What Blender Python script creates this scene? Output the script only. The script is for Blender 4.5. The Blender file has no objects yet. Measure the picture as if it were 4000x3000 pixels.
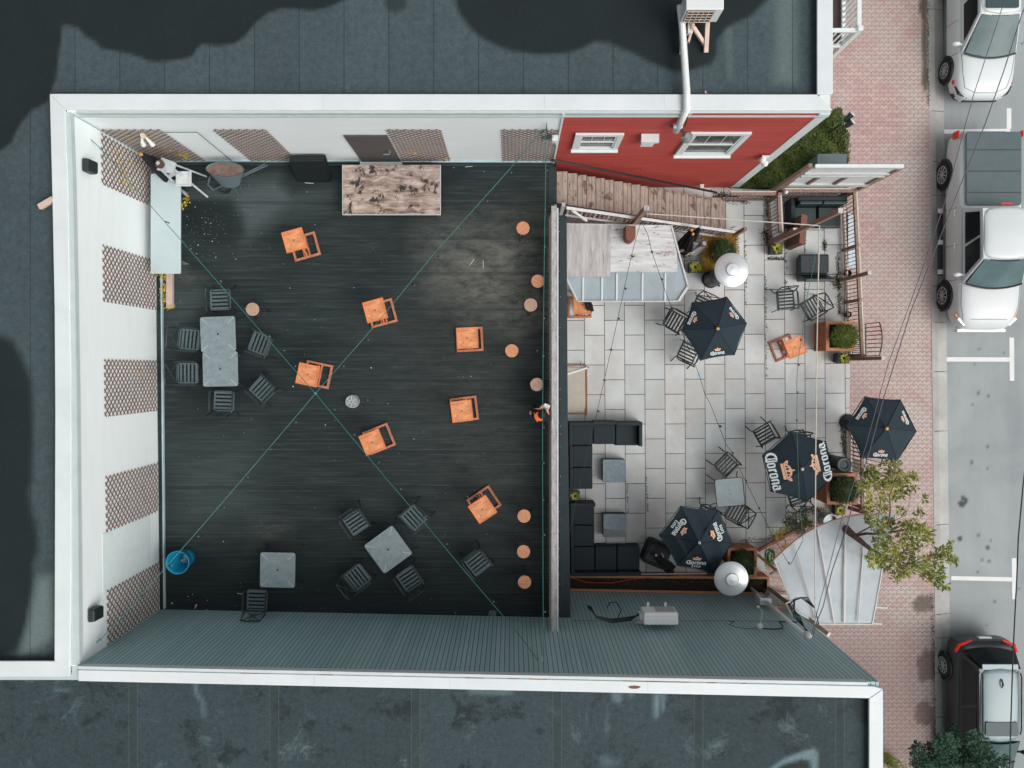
import bpy, math, random
import numpy as np
from mathutils import Vector, Matrix
sc = bpy.context.scene
R = math.radians
rnd = random.Random(7)
# ------------------------------------------------------------------ camera, sky, sun, exposure
CAMZ = 24.0
cam_d = bpy.data.cameras.new('camera'); cam = bpy.data.objects.new('camera', cam_d)
sc.collection.objects.link(cam); sc.camera = cam
cam.location = (0, 0, CAMZ); cam.rotation_euler = (0, 0, 0)
cam_d.sensor_width = 36; cam_d.lens = 36*3050/4000; cam_d.shift_y = -62/4000
cam_d.clip_end = 2000
SUN_EL, SUN_AZ = 50, -34          # azimuth measured from +X, counter-clockwise
w = bpy.data.worlds.new('World'); sc.world = w; w.use_nodes = True
nt = w.node_tree
sky = nt.nodes.new('ShaderNodeTexSky'); sky.sky_type = 'NISHITA'; sky.sun_disc = False
sky.sun_elevation = R(SUN_EL); sky.sun_rotation = R(90-SUN_AZ); sky.air_density = 0.6; sky.dust_density = 6.0; sky.ozone_density = 1.2
hs = nt.nodes.new('ShaderNodeHueSaturation'); hs.inputs['Saturation'].default_value = .3; nt.links.new(sky.outputs[0], hs.inputs['Color'])   # overcast: a greyer sky
nt.links.new(hs.outputs[0], nt.nodes['Background'].inputs[0]); nt.nodes['Background'].inputs[1].default_value = 0.15
sd = bpy.data.lights.new('sun', 'SUN'); sd.energy = 0.95; sd.angle = R(60); sd.color = (1.0, 0.985, 0.96)
so = bpy.data.objects.new('sun', sd); sc.collection.objects.link(so)
_d = Vector((math.cos(R(SUN_EL))*math.cos(R(SUN_AZ)), math.cos(R(SUN_EL))*math.sin(R(SUN_AZ)), math.sin(R(SUN_EL))))
so.rotation_euler = _d.to_track_quat('Z', 'Y').to_euler(); so.location = (0, 0, 40)
sc.view_settings.view_transform = 'Standard'; sc.view_settings.look = 'None'
sc.view_settings.exposure = EXPOSURE = -0.10; sc.view_settings.gamma = 1
# ------------------------------------------------------------------ helpers
def W(px, py, z=0.0):
    "photo pixel (4000 wide) on the horizontal plane at height z -> point"
    d = CAMZ - z
    return Vector(((px-2000)*d/3050, (1438-py)*d/3050, z))
def WX(px, z): return (px-2000)*(CAMZ-z)/3050
def WY(py, z): return (1438-py)*(CAMZ-z)/3050
def lin(c):
    c = c/255
    return c/12.92 if c <= .04045 else ((c+.055)/1.055)**2.4
def C(r, g, b): return (lin(r), lin(g), lin(b), 1)
col = sc.collection
OFF = {}
class MB:
    def __init__(s): s.v = []; s.f = []; s.m = []
    def add(s, vs, fs, mi=0):
        n = len(s.v); s.v += [tuple(v) for v in vs]; s.f += [tuple(i+n for i in f) for f in fs]; s.m += [mi]*len(fs); return s
    def box(s, cx, cy, cz, sx, sy, sz, rz=0, mi=0):
        c, sn = math.cos(rz), math.sin(rz); vs = []
        for dz in (-.5, .5):
            for dx, dy in ((-.5,-.5), (.5,-.5), (.5,.5), (-.5,.5)):
                x, y = dx*sx, dy*sy; vs.append((cx+x*c-y*sn, cy+x*sn+y*c, cz+dz*sz))
        return s.add(vs, [(3,2,1,0), (4,5,6,7), (0,1,5,4), (1,2,6,5), (2,3,7,6), (3,0,4,7)], mi)
    def b2(s, x0, x1, y0, y1, z0, z1, mi=0):
        return s.box((x0+x1)/2, (y0+y1)/2, (z0+z1)/2, abs(x1-x0), abs(y1-y0), abs(z1-z0), 0, mi)
    def bar(s, p, q, w_, h, up=(0,0,1), mi=0):
        p, q = Vector(p), Vector(q); d = (q-p).normalized(); up = Vector(up)
        if abs(d.dot(up)) > .98: up = Vector((0, 1, 0))
        x = d.cross(up).normalized()*w_/2; y = x.cross(d).normalized()*h/2
        vs = [a+b for a in (p, q) for b in (-x-y, x-y, x+y, -x+y)]
        return s.add(vs, [(3,2,1,0), (4,5,6,7), (0,1,5,4), (1,2,6,5), (2,3,7,6), (3,0,4,7)], mi)
    def tube(s, pts, r, n=8, mi=0, cap=True):
        pts = [Vector(p) for p in pts]; rs = r if isinstance(r, (list, tuple)) else [r]*len(pts); rings = []
        prev = None
        for i, p in enumerate(pts):
            d = (pts[min(i+1, len(pts)-1)]-pts[max(i-1, 0)])
            d = d.normalized() if d.length > 1e-9 else Vector((0, 0, 1))
            a = prev if prev is not None and abs(prev.dot(d)) < .97 else (Vector((0,0,1)) if abs(d.z) < .9 else Vector((1,0,0)))
            x = (a - d*a.dot(d)).normalized(); y = d.cross(x); prev = x
            rings.append([p + x*math.cos(2*math.pi*k/n)*rs[i] + y*math.sin(2*math.pi*k/n)*rs[i] for k in range(n)])
        vs = [v for r_ in rings for v in r_]; fs = []
        for i in range(len(pts)-1):
            for k in range(n):
                a, b = i*n+k, i*n+(k+1) % n; fs.append((a, b, b+n, a+n))
        if cap: fs.append(tuple(range(n-1, -1, -1))); fs.append(tuple(range(len(vs)-n, len(vs))))
        return s.add(vs, fs, mi)
    def lathe(s, cx, cy, prof, n=32, mi=0, close=True):
        vs = []; fs = []
        for r, z in prof: vs += [(cx+r*math.cos(2*math.pi*k/n), cy+r*math.sin(2*math.pi*k/n), z) for k in range(n)]
        for i in range(len(prof)-1):
            for k in range(n):
                a, b = i*n+k, i*n+(k+1) % n; fs.append((a, b, b+n, a+n))
        if close: fs.append(tuple(range(n-1, -1, -1))); fs.append(tuple(range(len(vs)-n, len(vs))))
        return s.add(vs, fs, mi)
    def prism(s, poly, z0, z1, mi=0):
        n = len(poly); vs = []
        for zz in (z0, z1):
            for i, p in enumerate(poly):
                z = zz if len(p) < 3 else p[2] + (zz)
                vs.append((p[0], p[1], z))
        ar = sum(poly[i][0]*poly[(i+1) % n][1]-poly[(i+1) % n][0]*poly[i][1] for i in range(n))
        o = list(range(n)) if ar > 0 else list(range(n-1, -1, -1))
        fs = [tuple(reversed(o)), tuple(i+n for i in o)]
        for i in range(n):
            a, b = o[i], o[(i+1) % n]; fs.append((a, b, b+n, a+n))
        return s.add(vs, fs, mi)
    def sphere(s, c, rx, ry=None, rz=None, n=12, m=8, mi=0):
        ry = ry or rx; rz = rz or rx; vs = [(c[0], c[1], c[2]-rz)]; fs = []
        for i in range(1, m):
            t = math.pi*i/m
            for k in range(n):
                a = 2*math.pi*k/n; vs.append((c[0]+rx*math.sin(t)*math.cos(a), c[1]+ry*math.sin(t)*math.sin(a), c[2]-rz*math.cos(t)))
        vs.append((c[0], c[1], c[2]+rz)); L = len(vs)-1
        for k in range(n): fs.append((0, 1+(k+1) % n, 1+k)); fs.append((L, L-n+k, L-n+(k+1) % n))
        for i in range(m-2):
            for k in range(n):
                a, b = 1+i*n+k, 1+i*n+(k+1) % n; fs.append((a, b, b+n, a+n))
        return s.add(vs, fs, mi)
    def leaf(s, c, d, nrm, L, wd, mi=0):
        c, d, nrm = Vector(c), Vector(d).normalized(), Vector(nrm)
        x = d.cross(nrm)
        if x.length < 1e-4: x = Vector((1, 0, 0))
        x = x.normalized()*wd/2
        return s.add([c, c+d*L*.5+x, c+d*L, c+d*L*.5-x], [(0, 1, 2, 3)], mi)
    def cloud(s, c, rad, n, L, wd, rg=rnd, flat=.6, shell=.35):
        for _ in range(n):
            while 1:
                p = Vector([rg.uniform(-1, 1) for _ in range(3)])
                if shell < p.length < 1: break
            q = Vector((c[0]+p.x*rad[0], c[1]+p.y*rad[1], c[2]+p.z*rad[2]))
            d = Vector((rg.uniform(-1, 1), rg.uniform(-1, 1), rg.uniform(-.5, .5)))+p*.6
            nn = Vector((rg.uniform(-1, 1)*(1-flat), rg.uniform(-1, 1)*(1-flat), 1))
            k = rg.uniform(.7, 1.3); s.leaf(q, d, nn, L*k, wd*k)
        return s
    def build(s, name, mat, parent=None, smooth=False, bevel=0, loc=None, rz=0):
        me = bpy.data.meshes.new(name)
        o = OFF.get(parent.name, Vector((0, 0, 0))) if parent is not None and parent.get('_w') else Vector((0, 0, 0))
        vs = [(v[0]-o[0], v[1]-o[1], v[2]-o[2]) for v in s.v] if o.length else s.v
        me.from_pydata(vs, [], s.f); me.update()
        for mt in (mat if isinstance(mat, (list, tuple)) else [mat]): me.materials.append(mt)
        if any(s.m): me.polygons.foreach_set('material_index', s.m)
        if smooth: me.polygons.foreach_set('use_smooth', [True]*len(me.polygons))
        ob = bpy.data.objects.new(name, me); col.objects.link(ob)
        if parent is not None:
            ob.parent = parent
            if parent.get('_w'): ob['_w'] = 1; OFF[ob.name] = OFF[parent.name]
        if loc is not None: ob.location = loc
        ob.rotation_euler.z = rz
        if bevel:
            b = ob.modifiers.new('bevel', 'BEVEL'); b.width = bevel; b.segments = 2; b.limit_method = 'ANGLE'; b.angle_limit = R(40)
        return ob
def tag(o, label=None, cat=None, group=None, kind=None):
    if label: o['label'] = label
    if cat: o['category'] = cat
    if group: o['group'] = group
    if kind: o['kind'] = kind
    return o
def thing(name, label, cat, loc=(0,0,0), rz=0, group=None, world=False):
    o = bpy.data.objects.new(name, None); col.objects.link(o); o.empty_display_size = .2
    o.location = loc; o.rotation_euler.z = rz
    if world: o['_w'] = 1; OFF[o.name] = Vector(loc)
    return tag(o, label, cat, group)
def kids(o): return [c for c in bpy.data.objects if c.parent == o]
def dup(o, loc, rz, label=None, parent=None):
    c = o.copy(); col.objects.link(c)
    if parent is not None: c.parent = parent
    else: c.location = loc; c.rotation_euler.z = rz
    if label: c['label'] = label
    for k in TREE.get(o.name, kids(o)): dup(k, None, 0, None, c)
    return c
TREE = {}
def centre(o_world_loc, ob):     # put a one-mesh world-built thing's origin at its base
    v = Vector(o_world_loc)
    for p in ob.data.vertices: p.co -= v
    ob.location = v; return ob
# ------------------------------------------------------------------ materials
def mk(name):
    m = bpy.data.materials.new(name); m.use_nodes = True; t = m.node_tree
    return m, t, t.nodes['Principled BSDF']
def N(t, typ, **kw):
    n = t.nodes.new(typ)
    for k, v in kw.items():
        if hasattr(n, k) and not k.startswith('i_'): setattr(n, k, v)
    return n
def coords(t, scale=(1,1,1), rot=(0,0,0), loc=(0,0,0), src='Object'):
    tc = N(t, 'ShaderNodeTexCoord'); mp = N(t, 'ShaderNodeMapping')
    mp.inputs['Scale'].default_value = scale; mp.inputs['Rotation'].default_value = rot; mp.inputs['Location'].default_value = loc
    t.links.new(tc.outputs[src], mp.inputs[0]); return mp.outputs[0]
def _n(): pass
def noise(t, vec, scale, detail=4, rough=.55, dist=0):
    n = N(t, 'ShaderNodeTexNoise'); n.inputs['Scale'].default_value = scale; n.inputs['Detail'].default_value = detail
    n.inputs['Roughness'].default_value = rough; n.inputs['Distortion'].default_value = dist
    t.links.new(vec, n.inputs['Vector']); return n.outputs[0]
def ramp(t, fac, stops, interp='LINEAR'):
    n = N(t, 'ShaderNodeValToRGB'); n.color_ramp.interpolation = interp; e = n.color_ramp.elements
    while len(e) < len(stops): e.new(.5)
    for i, (p, c) in enumerate(stops): e[i].position = p; e[i].color = c if len(c) == 4 else (*c, 1)
    t.links.new(fac, n.inputs[0]); return n.outputs[0]
def mixc(t, fac, a, b, mode='MIX'):
    n = N(t, 'ShaderNodeMix', data_type='RGBA', blend_type=mode)
    for i, x in ((0, fac), (6, a), (7, b)):
        if hasattr(x, 'is_linked') or isinstance(x, bpy.types.NodeSocket): t.links.new(x, n.inputs[i])
        else: n.inputs[i].default_value = x
    return n.outputs[2]
def math_(t, op, a, b=None, c=None, clamp=False):
    n = N(t, 'ShaderNodeMath', operation=op); n.use_clamp = clamp
    for i, x in enumerate((a, b, c)):
        if x is None: continue
        if isinstance(x, bpy.types.NodeSocket): t.links.new(x, n.inputs[i])
        else: n.inputs[i].default_value = x
    return n.outputs[0]
def bump(t, p, h, strength=.3, dist=.01):
    n = N(t, 'ShaderNodeBump'); n.inputs['Strength'].default_value = strength; n.inputs['Distance'].default_value = dist
    t.links.new(h, n.inputs['Height']); t.links.new(n.outputs[0], p.inputs['Normal'])
def attr(t, name):
    n = N(t, 'ShaderNodeAttribute'); n.attribute_name = name; return n.outputs['Fac']
def dk(c, k): return (c[0]*k, c[1]*k, c[2]*k, 1)
def plain(name, c, rough=.6, var=.18, scale=6, metal=0, fine=0, spec=.5, bmp=0, stretch=(1,1,1)):
    m, t, p = mk(name); v = coords(t, stretch)
    n = noise(t, v, scale, 5, .6)
    c1 = ramp(t, n, [(.3, dk(c, 1-var)), (.7, dk(c, 1+var))])
    if fine:
        n2 = noise(t, v, 130, 2, .7); c1 = mixc(t, fine, c1, ramp(t, n2, [(.3, dk(c, .5)), (.7, dk(c, 1.6))]))
    t.links.new(c1, p.inputs['Base Color']); p.inputs['Roughness'].default_value = rough; p.inputs['Metallic'].default_value = metal
    p.inputs['Specular IOR Level'].default_value = spec
    if bmp: bump(t, p, n, bmp)
    return m
def grain(name, c1, c2, stretch=(1.2, 14, 14), rough=.75, knots=None, scale=3, lo=.32, hi=.68):
    m, t, p = mk(name); v = coords(t, stretch)
    n = noise(t, v, scale, 7, .65, .6)
    cc = ramp(t, n, [(lo, c1), (hi, c2)])
    if knots:
        n2 = noise(t, coords(t, (stretch[0]*1.6, stretch[1]*.35, stretch[2]*.35)), 2.6, 8, .7, .3)
        cc = mixc(t, ramp(t, n2, [(knots[1], (0,0,0,1)), (knots[1]+.06, (1,1,1,1))]), cc, knots[0])
    t.links.new(cc, p.inputs['Base Color']); p.inputs['Roughness'].default_value = rough; bump(t, p, n, .25, .004)
    return m
def leafmat(name, stops, scale=2.2, fine=22):
    m, t, p = mk(name); v = coords(t)
    a = noise(t, v, scale, 3, .6); b = noise(t, v, fine, 3, .7)
    f = math_(t, 'MULTIPLY_ADD', b, .55, math_(t, 'MULTIPLY', a, .45))
    t.links.new(ramp(t, f, stops), p.inputs['Base Color']); p.inputs['Roughness'].default_value = .6
    p.inputs['Specular IOR Level'].default_value = .3
    return m
M = {}
M['white'] = plain('white_trim', C(220, 227, 226), .45, .03, 2)
_m, _t, _p = mk('white_trim_weathered'); _v = coords(_t); _a = noise(_t, _v, 1.1, 6, .65); _b = noise(_t, coords(_t, (3, 3, 3)), 2.0, 8, .75)
_c = ramp(_t, _a, [(.3, C(212, 220, 219)), (.7, C(225, 231, 230))]); _c = mixc(_t, ramp(_t, _b, [(.62, (0,0,0,1)), (.76, (.4,.4,.4,1))]), _c, C(188, 184, 176))
_t.links.new(_c, _p.inputs['Base Color']); _p.inputs['Roughness'].default_value = .5; M['white_cap'] = _m
M['white_wall'] = plain('white_wall_paint', C(228, 237, 236), .6, .035, 1.2, stretch=(.5, .5, 2))
M['white_metal'] = plain('white_metal', C(222, 226, 224), .35, .04, 3)
M['black'] = plain('black_metal', C(28, 36, 37), .5, .2, 12)
M['black_chair'] = plain('dark_powder_coat', C(34, 44, 46), .5, .25, 14)
M['deckchair'] = plain('weathered_grey_metal', C(84, 100, 104), .55, .5, 16, fine=.3)
M['plastic_black'] = plain('black_plastic', C(26, 33, 35), .45, .15, 8)
M['rattan'] = plain('black_weave', C(34, 45, 49), .75, .3, 40, fine=.45, bmp=.4, stretch=(1, 4, 1))
M['leather'] = plain('black_leatherette', C(30, 46, 49), .42, .2, 8, bmp=.15)
M['canvas'] = plain('navy_canvas', C(27, 45, 54), .85, .12, 5, fine=.25)
M['lettering'] = plain('white_print', C(222, 232, 232), .7, .03, 9)
M['peach'] = plain('peach_print', C(240, 188, 158), .7, .05, 9)
M['orange'] = grain('orange_stained_wood', C(190, 116, 72), C(240, 166, 114), (2, 4, 3), .55, scale=3, knots=(C(168, 112, 84), .60))
M['orange_edge'] = plain('orange_edge', C(226, 130, 72), .5, .1, 6)
M['orange_old'] = grain('faded_orange_wood', C(150, 92, 66), C(205, 136, 104), (4, 4, 4), .7, scale=4)
M['planter'] = grain('cedar_planter', C(140, 84, 48), C(188, 122, 78), (4, 4, 4), .7, scale=4)
M['planter_rim'] = grain('cedar_rim', C(166, 110, 78), C(204, 146, 108), (4, 4, 4), .7, scale=5)
M['stool_top'] = grain('acacia_top', C(176, 118, 84), C(222, 160, 118), (1, 14, 1), .5, scale=3)
M['stool_pale'] = grain('worn_acacia_top', C(150, 122, 108), C(196, 162, 140), (2, 10, 1), .6, scale=4)
M['table_grey'] = plain('grey_table_top', C(124, 138, 142), .5, .22, 7, fine=.25)
M['tile'] = plain('grey_stone_tile', C(120, 138, 144), .5, .3, 9, fine=.3)
M['grey_wood'] = grain('silvered_wood', C(140, 140, 140), C(196, 194, 192), (6, 2, 6), .8, scale=3)
M['white_wood'] = grain('white_washed_wood', C(186, 190, 190), C(214, 214, 210), (3, 9, 3), .75, scale=3, knots=(C(140, 126, 124), .66))
M['brown_wood'] = grain('brown_timber', C(116, 92, 80), C(166, 138, 122), (4, 4, 4), .8, scale=4)
M['dark_brown'] = grain('reddish_brown_wood', C(84, 56, 48), C(122, 84, 72), (3, 3, 3), .7, scale=4)
M['stair_plain'] = grain('weathered_tread', C(140, 130, 122), C(190, 176, 164), (5, 1.2, 6), .8, scale=2.5, knots=(C(104, 82, 64), .555))
M['ply'] = grain('peeling_plywood', C(98, 76, 66), C(200, 182, 170), (1.0, 3.4, 6), .8, scale=2.4, knots=(C(50, 46, 42), .545), lo=.34, hi=.66)
M['ply_wall'] = grain('grey_plywood', C(158, 152, 150), C(204, 203, 203), (7, .8, 6), .8, scale=1.6, knots=(C(126, 106, 98), .60))
M['plank_white'] = grain('white_worn_planks', C(182, 184, 184), C(222, 226, 226), (.7, 7, 6), .75, scale=1.6, knots=(C(150, 130, 124), .575))
M['lattice'] = plain('brown_lattice', C(122, 92, 80), .8, .4, 3)
M['rust'] = plain('rusty_metal', C(122, 82, 66), .85, .3, 30, fine=.5)
M['steel'] = plain('galvanised_steel', C(168, 176, 178), .32, .12, 5, metal=.75)
M['alu'] = plain('aluminium', C(214, 220, 221), .32, .03, 3, metal=.45)
M['tyre'] = plain('tyre_rubber', C(30, 33, 34), .8, .15, 20)
M['chrome'] = plain('alloy_wheel', C(176, 178, 180), .35, .1, 9, metal=.3)
M['glass_dark'] = plain('tinted_glass', C(34, 40, 42), .12, .1, 2, spec=.3)
M['glass_screen'] = plain('windscreen_glass', C(84, 106, 108), .12, .3, 1.0, spec=.25)
M['red_lamp'] = plain('red_lens', C(222, 40, 36), .25, .1, 5)
M['amber'] = plain('amber_lens', C(226, 140, 40), .3, .1, 5)
M['grey_plastic'] = plain('grey_plastic', C(120, 130, 132), .5, .1, 5)
M['dark_grey'] = plain('charcoal_cover', C(84, 98, 102), .6, .08, 3, fine=.15)
M['teal_pot'] = plain('dark_teal_pot', C(30, 48, 54), .5, .12, 4)
M['soil'] = plain('dark_soil', C(44, 40, 34), .95, .5, 20, fine=.5)
M['cable_green'] = plain('green_cable', C(44, 112, 102), .5, .1, 4)
M['cable_dark'] = plain('dark_cable', C(34, 48, 48), .5, .1, 4)
M['cable_grey'] = plain('grey_cable', C(92, 92, 96), .6, .2, 4)
M['rope'] = plain('cream_rope', C(206, 202, 186), .8, .08, 8)
M['bulb'] = plain('clear_bulb', C(98, 108, 108), .15, .1, 6)
M['bulb_black'] = plain('bulb_socket', C(24, 32, 34), .4, .1, 6)
M['blue_clip'] = plain('blue_plastic', C(44, 170, 200), .4, .08, 6)
M['blue_bin'] = plain('bright_blue_plastic', C(30, 152, 190), .35, .08, 5)
M['bag'] = plain('crumpled_plastic', C(132, 140, 146), .35, .4, 14)
M['skin'] = plain('skin', C(216, 152, 130), .5, .06, 12)
M['shirt'] = plain('black_cloth', C(24, 26, 30), .85, .2, 10)
M['cap_orange'] = plain('orange_cloth', C(250, 104, 34), .7, .05, 10)
M['hose'] = plain('green_hose', C(20, 130, 62), .4, .2, 12)
M['redcord'] = plain('red_cord', C(200, 84, 50), .6, .1, 12)
M['leaf_tree'] = leafmat('tree_leaves', [(.3, C(56, 70, 30)), (.46, C(104, 116, 50)), (.56, C(148, 148, 64)), (.68, C(204, 176, 60))], 1.3, 16)
M['leaf_dark'] = leafmat('dark_leaves', [(.3, C(22, 46, 38)), (.55, C(44, 78, 56)), (.72, C(98, 116, 66))])
M['leaf_shrub'] = leafmat('shrub_leaves', [(.3, C(42, 56, 26)), (.55, C(80, 98, 38)), (.72, C(116, 130, 52))])
M['leaf_conifer'] = leafmat('conifer_leaves', [(.3, C(28, 44, 26)), (.55, C(56, 76, 40)), (.72, C(92, 108, 54))])
M['leaf_bed'] = leafmat('ground_cover_leaves', [(.28, C(30, 46, 26)), (.47, C(66, 88, 42)), (.6, C(110, 118, 56)), (.75, C(158, 142, 72))], 1.6)
M['leaf_gold'] = leafmat('golden_juniper', [(.3, C(112, 92, 36)), (.55, C(166, 132, 54)), (.72, C(200, 158, 74))])
M['leaf_yellow'] = leafmat('yellow_leaves', [(.3, C(110, 118, 40)), (.5, C(176, 176, 70)), (.7, C(226, 214, 110))])
M['ivy_yellow'] = leafmat('yellow_ivy', [(.3, C(96, 98, 34)), (.5, C(180, 160, 52)), (.7, C(214, 186, 64))])
M['weed'] = leafmat('weeds', [(.3, C(48, 46, 26)), (.55, C(80, 72, 40)), (.72, C(104, 100, 52))])
M['bark'] = grain('bark', C(88, 66, 58), C(140, 112, 100), (5, 5, 5), .9, scale=4)
M['iron'] = plain('black_iron', C(34, 38, 44), .5, .15, 9)
M['concrete_pale'] = plain('sandy_concrete', C(186, 180, 166), .85, .12, 5, fine=.3)
M['litter'] = plain('white_litter', C(220, 222, 216), .6, .05, 5)
M['terracotta'] = plain('timber_edging', C(158, 108, 84), .8, .15, 8)
_m, _t, _p = mk('stained_tread'); _n1 = noise(_t, coords(_t, (5, 1.2, 6)), 2.5, 7, .65, .6); _c = ramp(_t, _n1, [(.32, C(150, 138, 128)), (.68, C(192, 178, 165))])
_n2 = noise(_t, coords(_t, (2.6, 1.3, .4)), 1.9, 4, .6, .7); _c = mixc(_t, ramp(_t, _n2, [(.585, (0,0,0,1)), (.62, (.8,.8,.8,1))]), _c, C(104, 80, 60))
_n3 = noise(_t, coords(_t, (1, 1, .4), (0,0,0), (5, 3, 0)), 7, 3, .6); _c = mixc(_t, ramp(_t, _n3, [(.66, (0,0,0,1)), (.69, (.7,.7,.7,1))]), _c, C(88, 76, 64))
_t.links.new(_c, _p.inputs['Base Color']); _p.inputs['Roughness'].default_value = .8; M['stair'] = _m
# painted car bodies
def carpaint(name, c, rough=.2):
    m = plain(name, c, rough, .02, 1); m.node_tree.nodes['Principled BSDF'].inputs['Coat Weight'].default_value = .15; return m
M['car_white'] = carpaint('white_car_paint', C(206, 213, 213), .3)
M['car_silver'] = carpaint('pearl_car_paint', C(204, 209, 209), .3)
M['car_side'] = carpaint('pearl_side', C(196, 190, 192), .35)
M['car_black'] = carpaint('black_car_paint', C(34, 40, 42), .3)
M['car_roof'] = carpaint('roof_painted_sky_reflection', C(122, 143, 148), .3)  # sky reflection on the black roof, put into a grey base colour
# translucent plastic sheeting
def sheeting(name, c, alpha):
    m, t, p = mk(name); v = coords(t); n = noise(t, v, 1.3, 4, .6, .5)
    t.links.new(ramp(t, n, [(.3, dk(c, .84)), (.7, dk(c, 1.14))]), p.inputs['Base Color']); p.inputs['Roughness'].default_value = .35
    p.inputs['Alpha'].default_value = alpha; return m
M['poly'] = sheeting('milky_plastic_sheet', C(166, 181, 187), .82)
M['glass_table'] = sheeting('wet_glass_top', C(160, 178, 182), .72)
# ------------------------------------------------------------------ painted-in-place stains and shade as real surface attributes
def sdist(X, Y, poly):
    P = np.array(poly, float); n = len(P); best = np.full(X.shape, 1e9); ins = np.zeros(X.shape, bool)
    for i in range(n):
        x0, y0 = P[i]; x1, y1 = P[(i+1) % n]; dx, dy = x1-x0, y1-y0; L = dx*dx+dy*dy+1e-12
        t = np.clip(((X-x0)*dx+(Y-y0)*dy)/L, 0, 1); best = np.minimum(best, np.hypot(X-x0-t*dx, Y-y0-t*dy))
        c = ((y0 > Y) != (y1 > Y)); xi = x0+(Y-y0)*dx/(dy if abs(dy) > 1e-12 else 1e-12); ins ^= c & (X < xi)
    return np.where(ins, best, -best)
def smask(X, Y, poly, soft): return np.clip(.5+sdist(X, Y, poly)/(2*soft), 0, 1)
def S2(pts, z): return [(WX(a, z), WY(b, z)) for a, b in pts]
def grid_sheet(name, x0, x1, y0, y1, z, step, fields, mat, keep=None, parent=None):
    nx, ny = int((x1-x0)/step)+1, int((y1-y0)/step)+1
    gx = np.linspace(x0, x1, nx); gy = np.linspace(y0, y1, ny); X, Y = np.meshgrid(gx, gy)
    V = np.stack([X.ravel(), Y.ravel(), np.full(X.size, z)], 1)
    i, j = np.meshgrid(np.arange(nx-1), np.arange(ny-1)); a = (j*nx+i).ravel()
    F = np.stack([a, a+1, a+1+nx, a+nx], 1)
    if keep is not None:
        cx = (X[:-1, :-1]+X[1:, 1:])/2; cy = (Y[:-1, :-1]+Y[1:, 1:])/2; F = F[keep(cx, cy).ravel()]
    me = bpy.data.meshes.new(name)
    me.vertices.add(len(V)); me.vertices.foreach_set('co', V.ravel())
    me.loops.add(F.size); me.loops.foreach_set('vertex_index', F.ravel())
    me.polygons.add(len(F)); me.polygons.foreach_set('loop_start', np.arange(0, F.size, 4)); me.polygons.foreach_set('loop_total', np.full(len(F), 4))
    me.update()
    for k, fn in fields.items():
        at = me.attributes.new(k, 'FLOAT', 'POINT'); at.data.foreach_set('value', fn(X, Y).ravel().astype(np.float32))
    me.materials.append(mat); ob = bpy.data.objects.new(name, me); col.objects.link(ob)
    if parent is not None: ob.parent = parent
    return ob
# ---------------- roof A membrane (dark wet areas with shapes of their own)
Z_RA = 6.85
dark1 = [(245,95),(300,108),(330,138),(378,168),(388,188),(480,205),(545,222),(575,237),(610,243),(690,235),(745,223),(757,212),(772,185),(795,172),(840,180),(890,175),(925,165),(960,138),(1000,88),(1045,52),(1100,32),(1160,37),(1230,42),(1270,32),(1310,18),(1345,-2),(1345,-700),(-700,-700),(-700,590),(0,590),(20,578),(47,555),(60,520),(80,485),(120,435),(190,395),(195,366),(205,345),(222,300),(225,240),(240,150)]
dark2 = [(1778,-5),(1785,30),(1805,70),(1840,115),(1890,155),(1955,185),(2000,200),(2090,212),(2150,212),(2215,208),(2270,190),(2325,163),(2380,168),(2440,195),(2485,215),(2530,240),(2580,262),(2640,280),(2680,282),(2740,262),(2780,250),(2800,215),(2800,160),(2850,100),(2940,60),(3000,-5),(3000,-600),(1778,-600)]
dark3 = [(-700,1310),(0,1310),(50,1330),(85,1390),(120,1480),(128,1560),(130,1650),(130,1750),(125,1880),(112,1920),(125,2000),(148,2080),(150,2150),(130,2200),(130,2300),(110,2440),(65,2540),(0,2570),(-700,2600)]
def f_wetA(X, Y):
    v = np.maximum(smask(X, Y, S2(dark1, Z_RA), .035), smask(X, Y, S2(dark2, Z_RA), .05))
    v = np.maximum(v, smask(X, Y, S2(dark3, Z_RA), .09))
    for c, r in (((1545,5),55), ((190,2450),22), ((200,2555),18)):
        x, y = WX(c[0], Z_RA), WY(c[1], Z_RA); v = np.maximum(v, .7*np.clip((r*.0055-np.hypot(X-x, (Y-y)))/.12, 0, 1))
    return v
def f_dustA(X, Y):
    v = np.zeros(X.shape)
    v = np.maximum(v, .8*smask(X, Y, S2([(148,2260),(200,2250),(215,2480),(140,2540),(80,2560),(105,2470)], Z_RA), .12))
    for poly, s in (([(3030,-50),(3110,-50),(3110,320),(3075,326),(3030,318)], .12), ([(3030,318),(3108,318),(3106,323),(3032,324)], .03), ([(2840,120),(2850,300),(2855,300),(2848,120)], .1)):
        v = np.maximum(v, .55*smask(X, Y, S2(poly, Z_RA), s))
    return v
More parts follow.
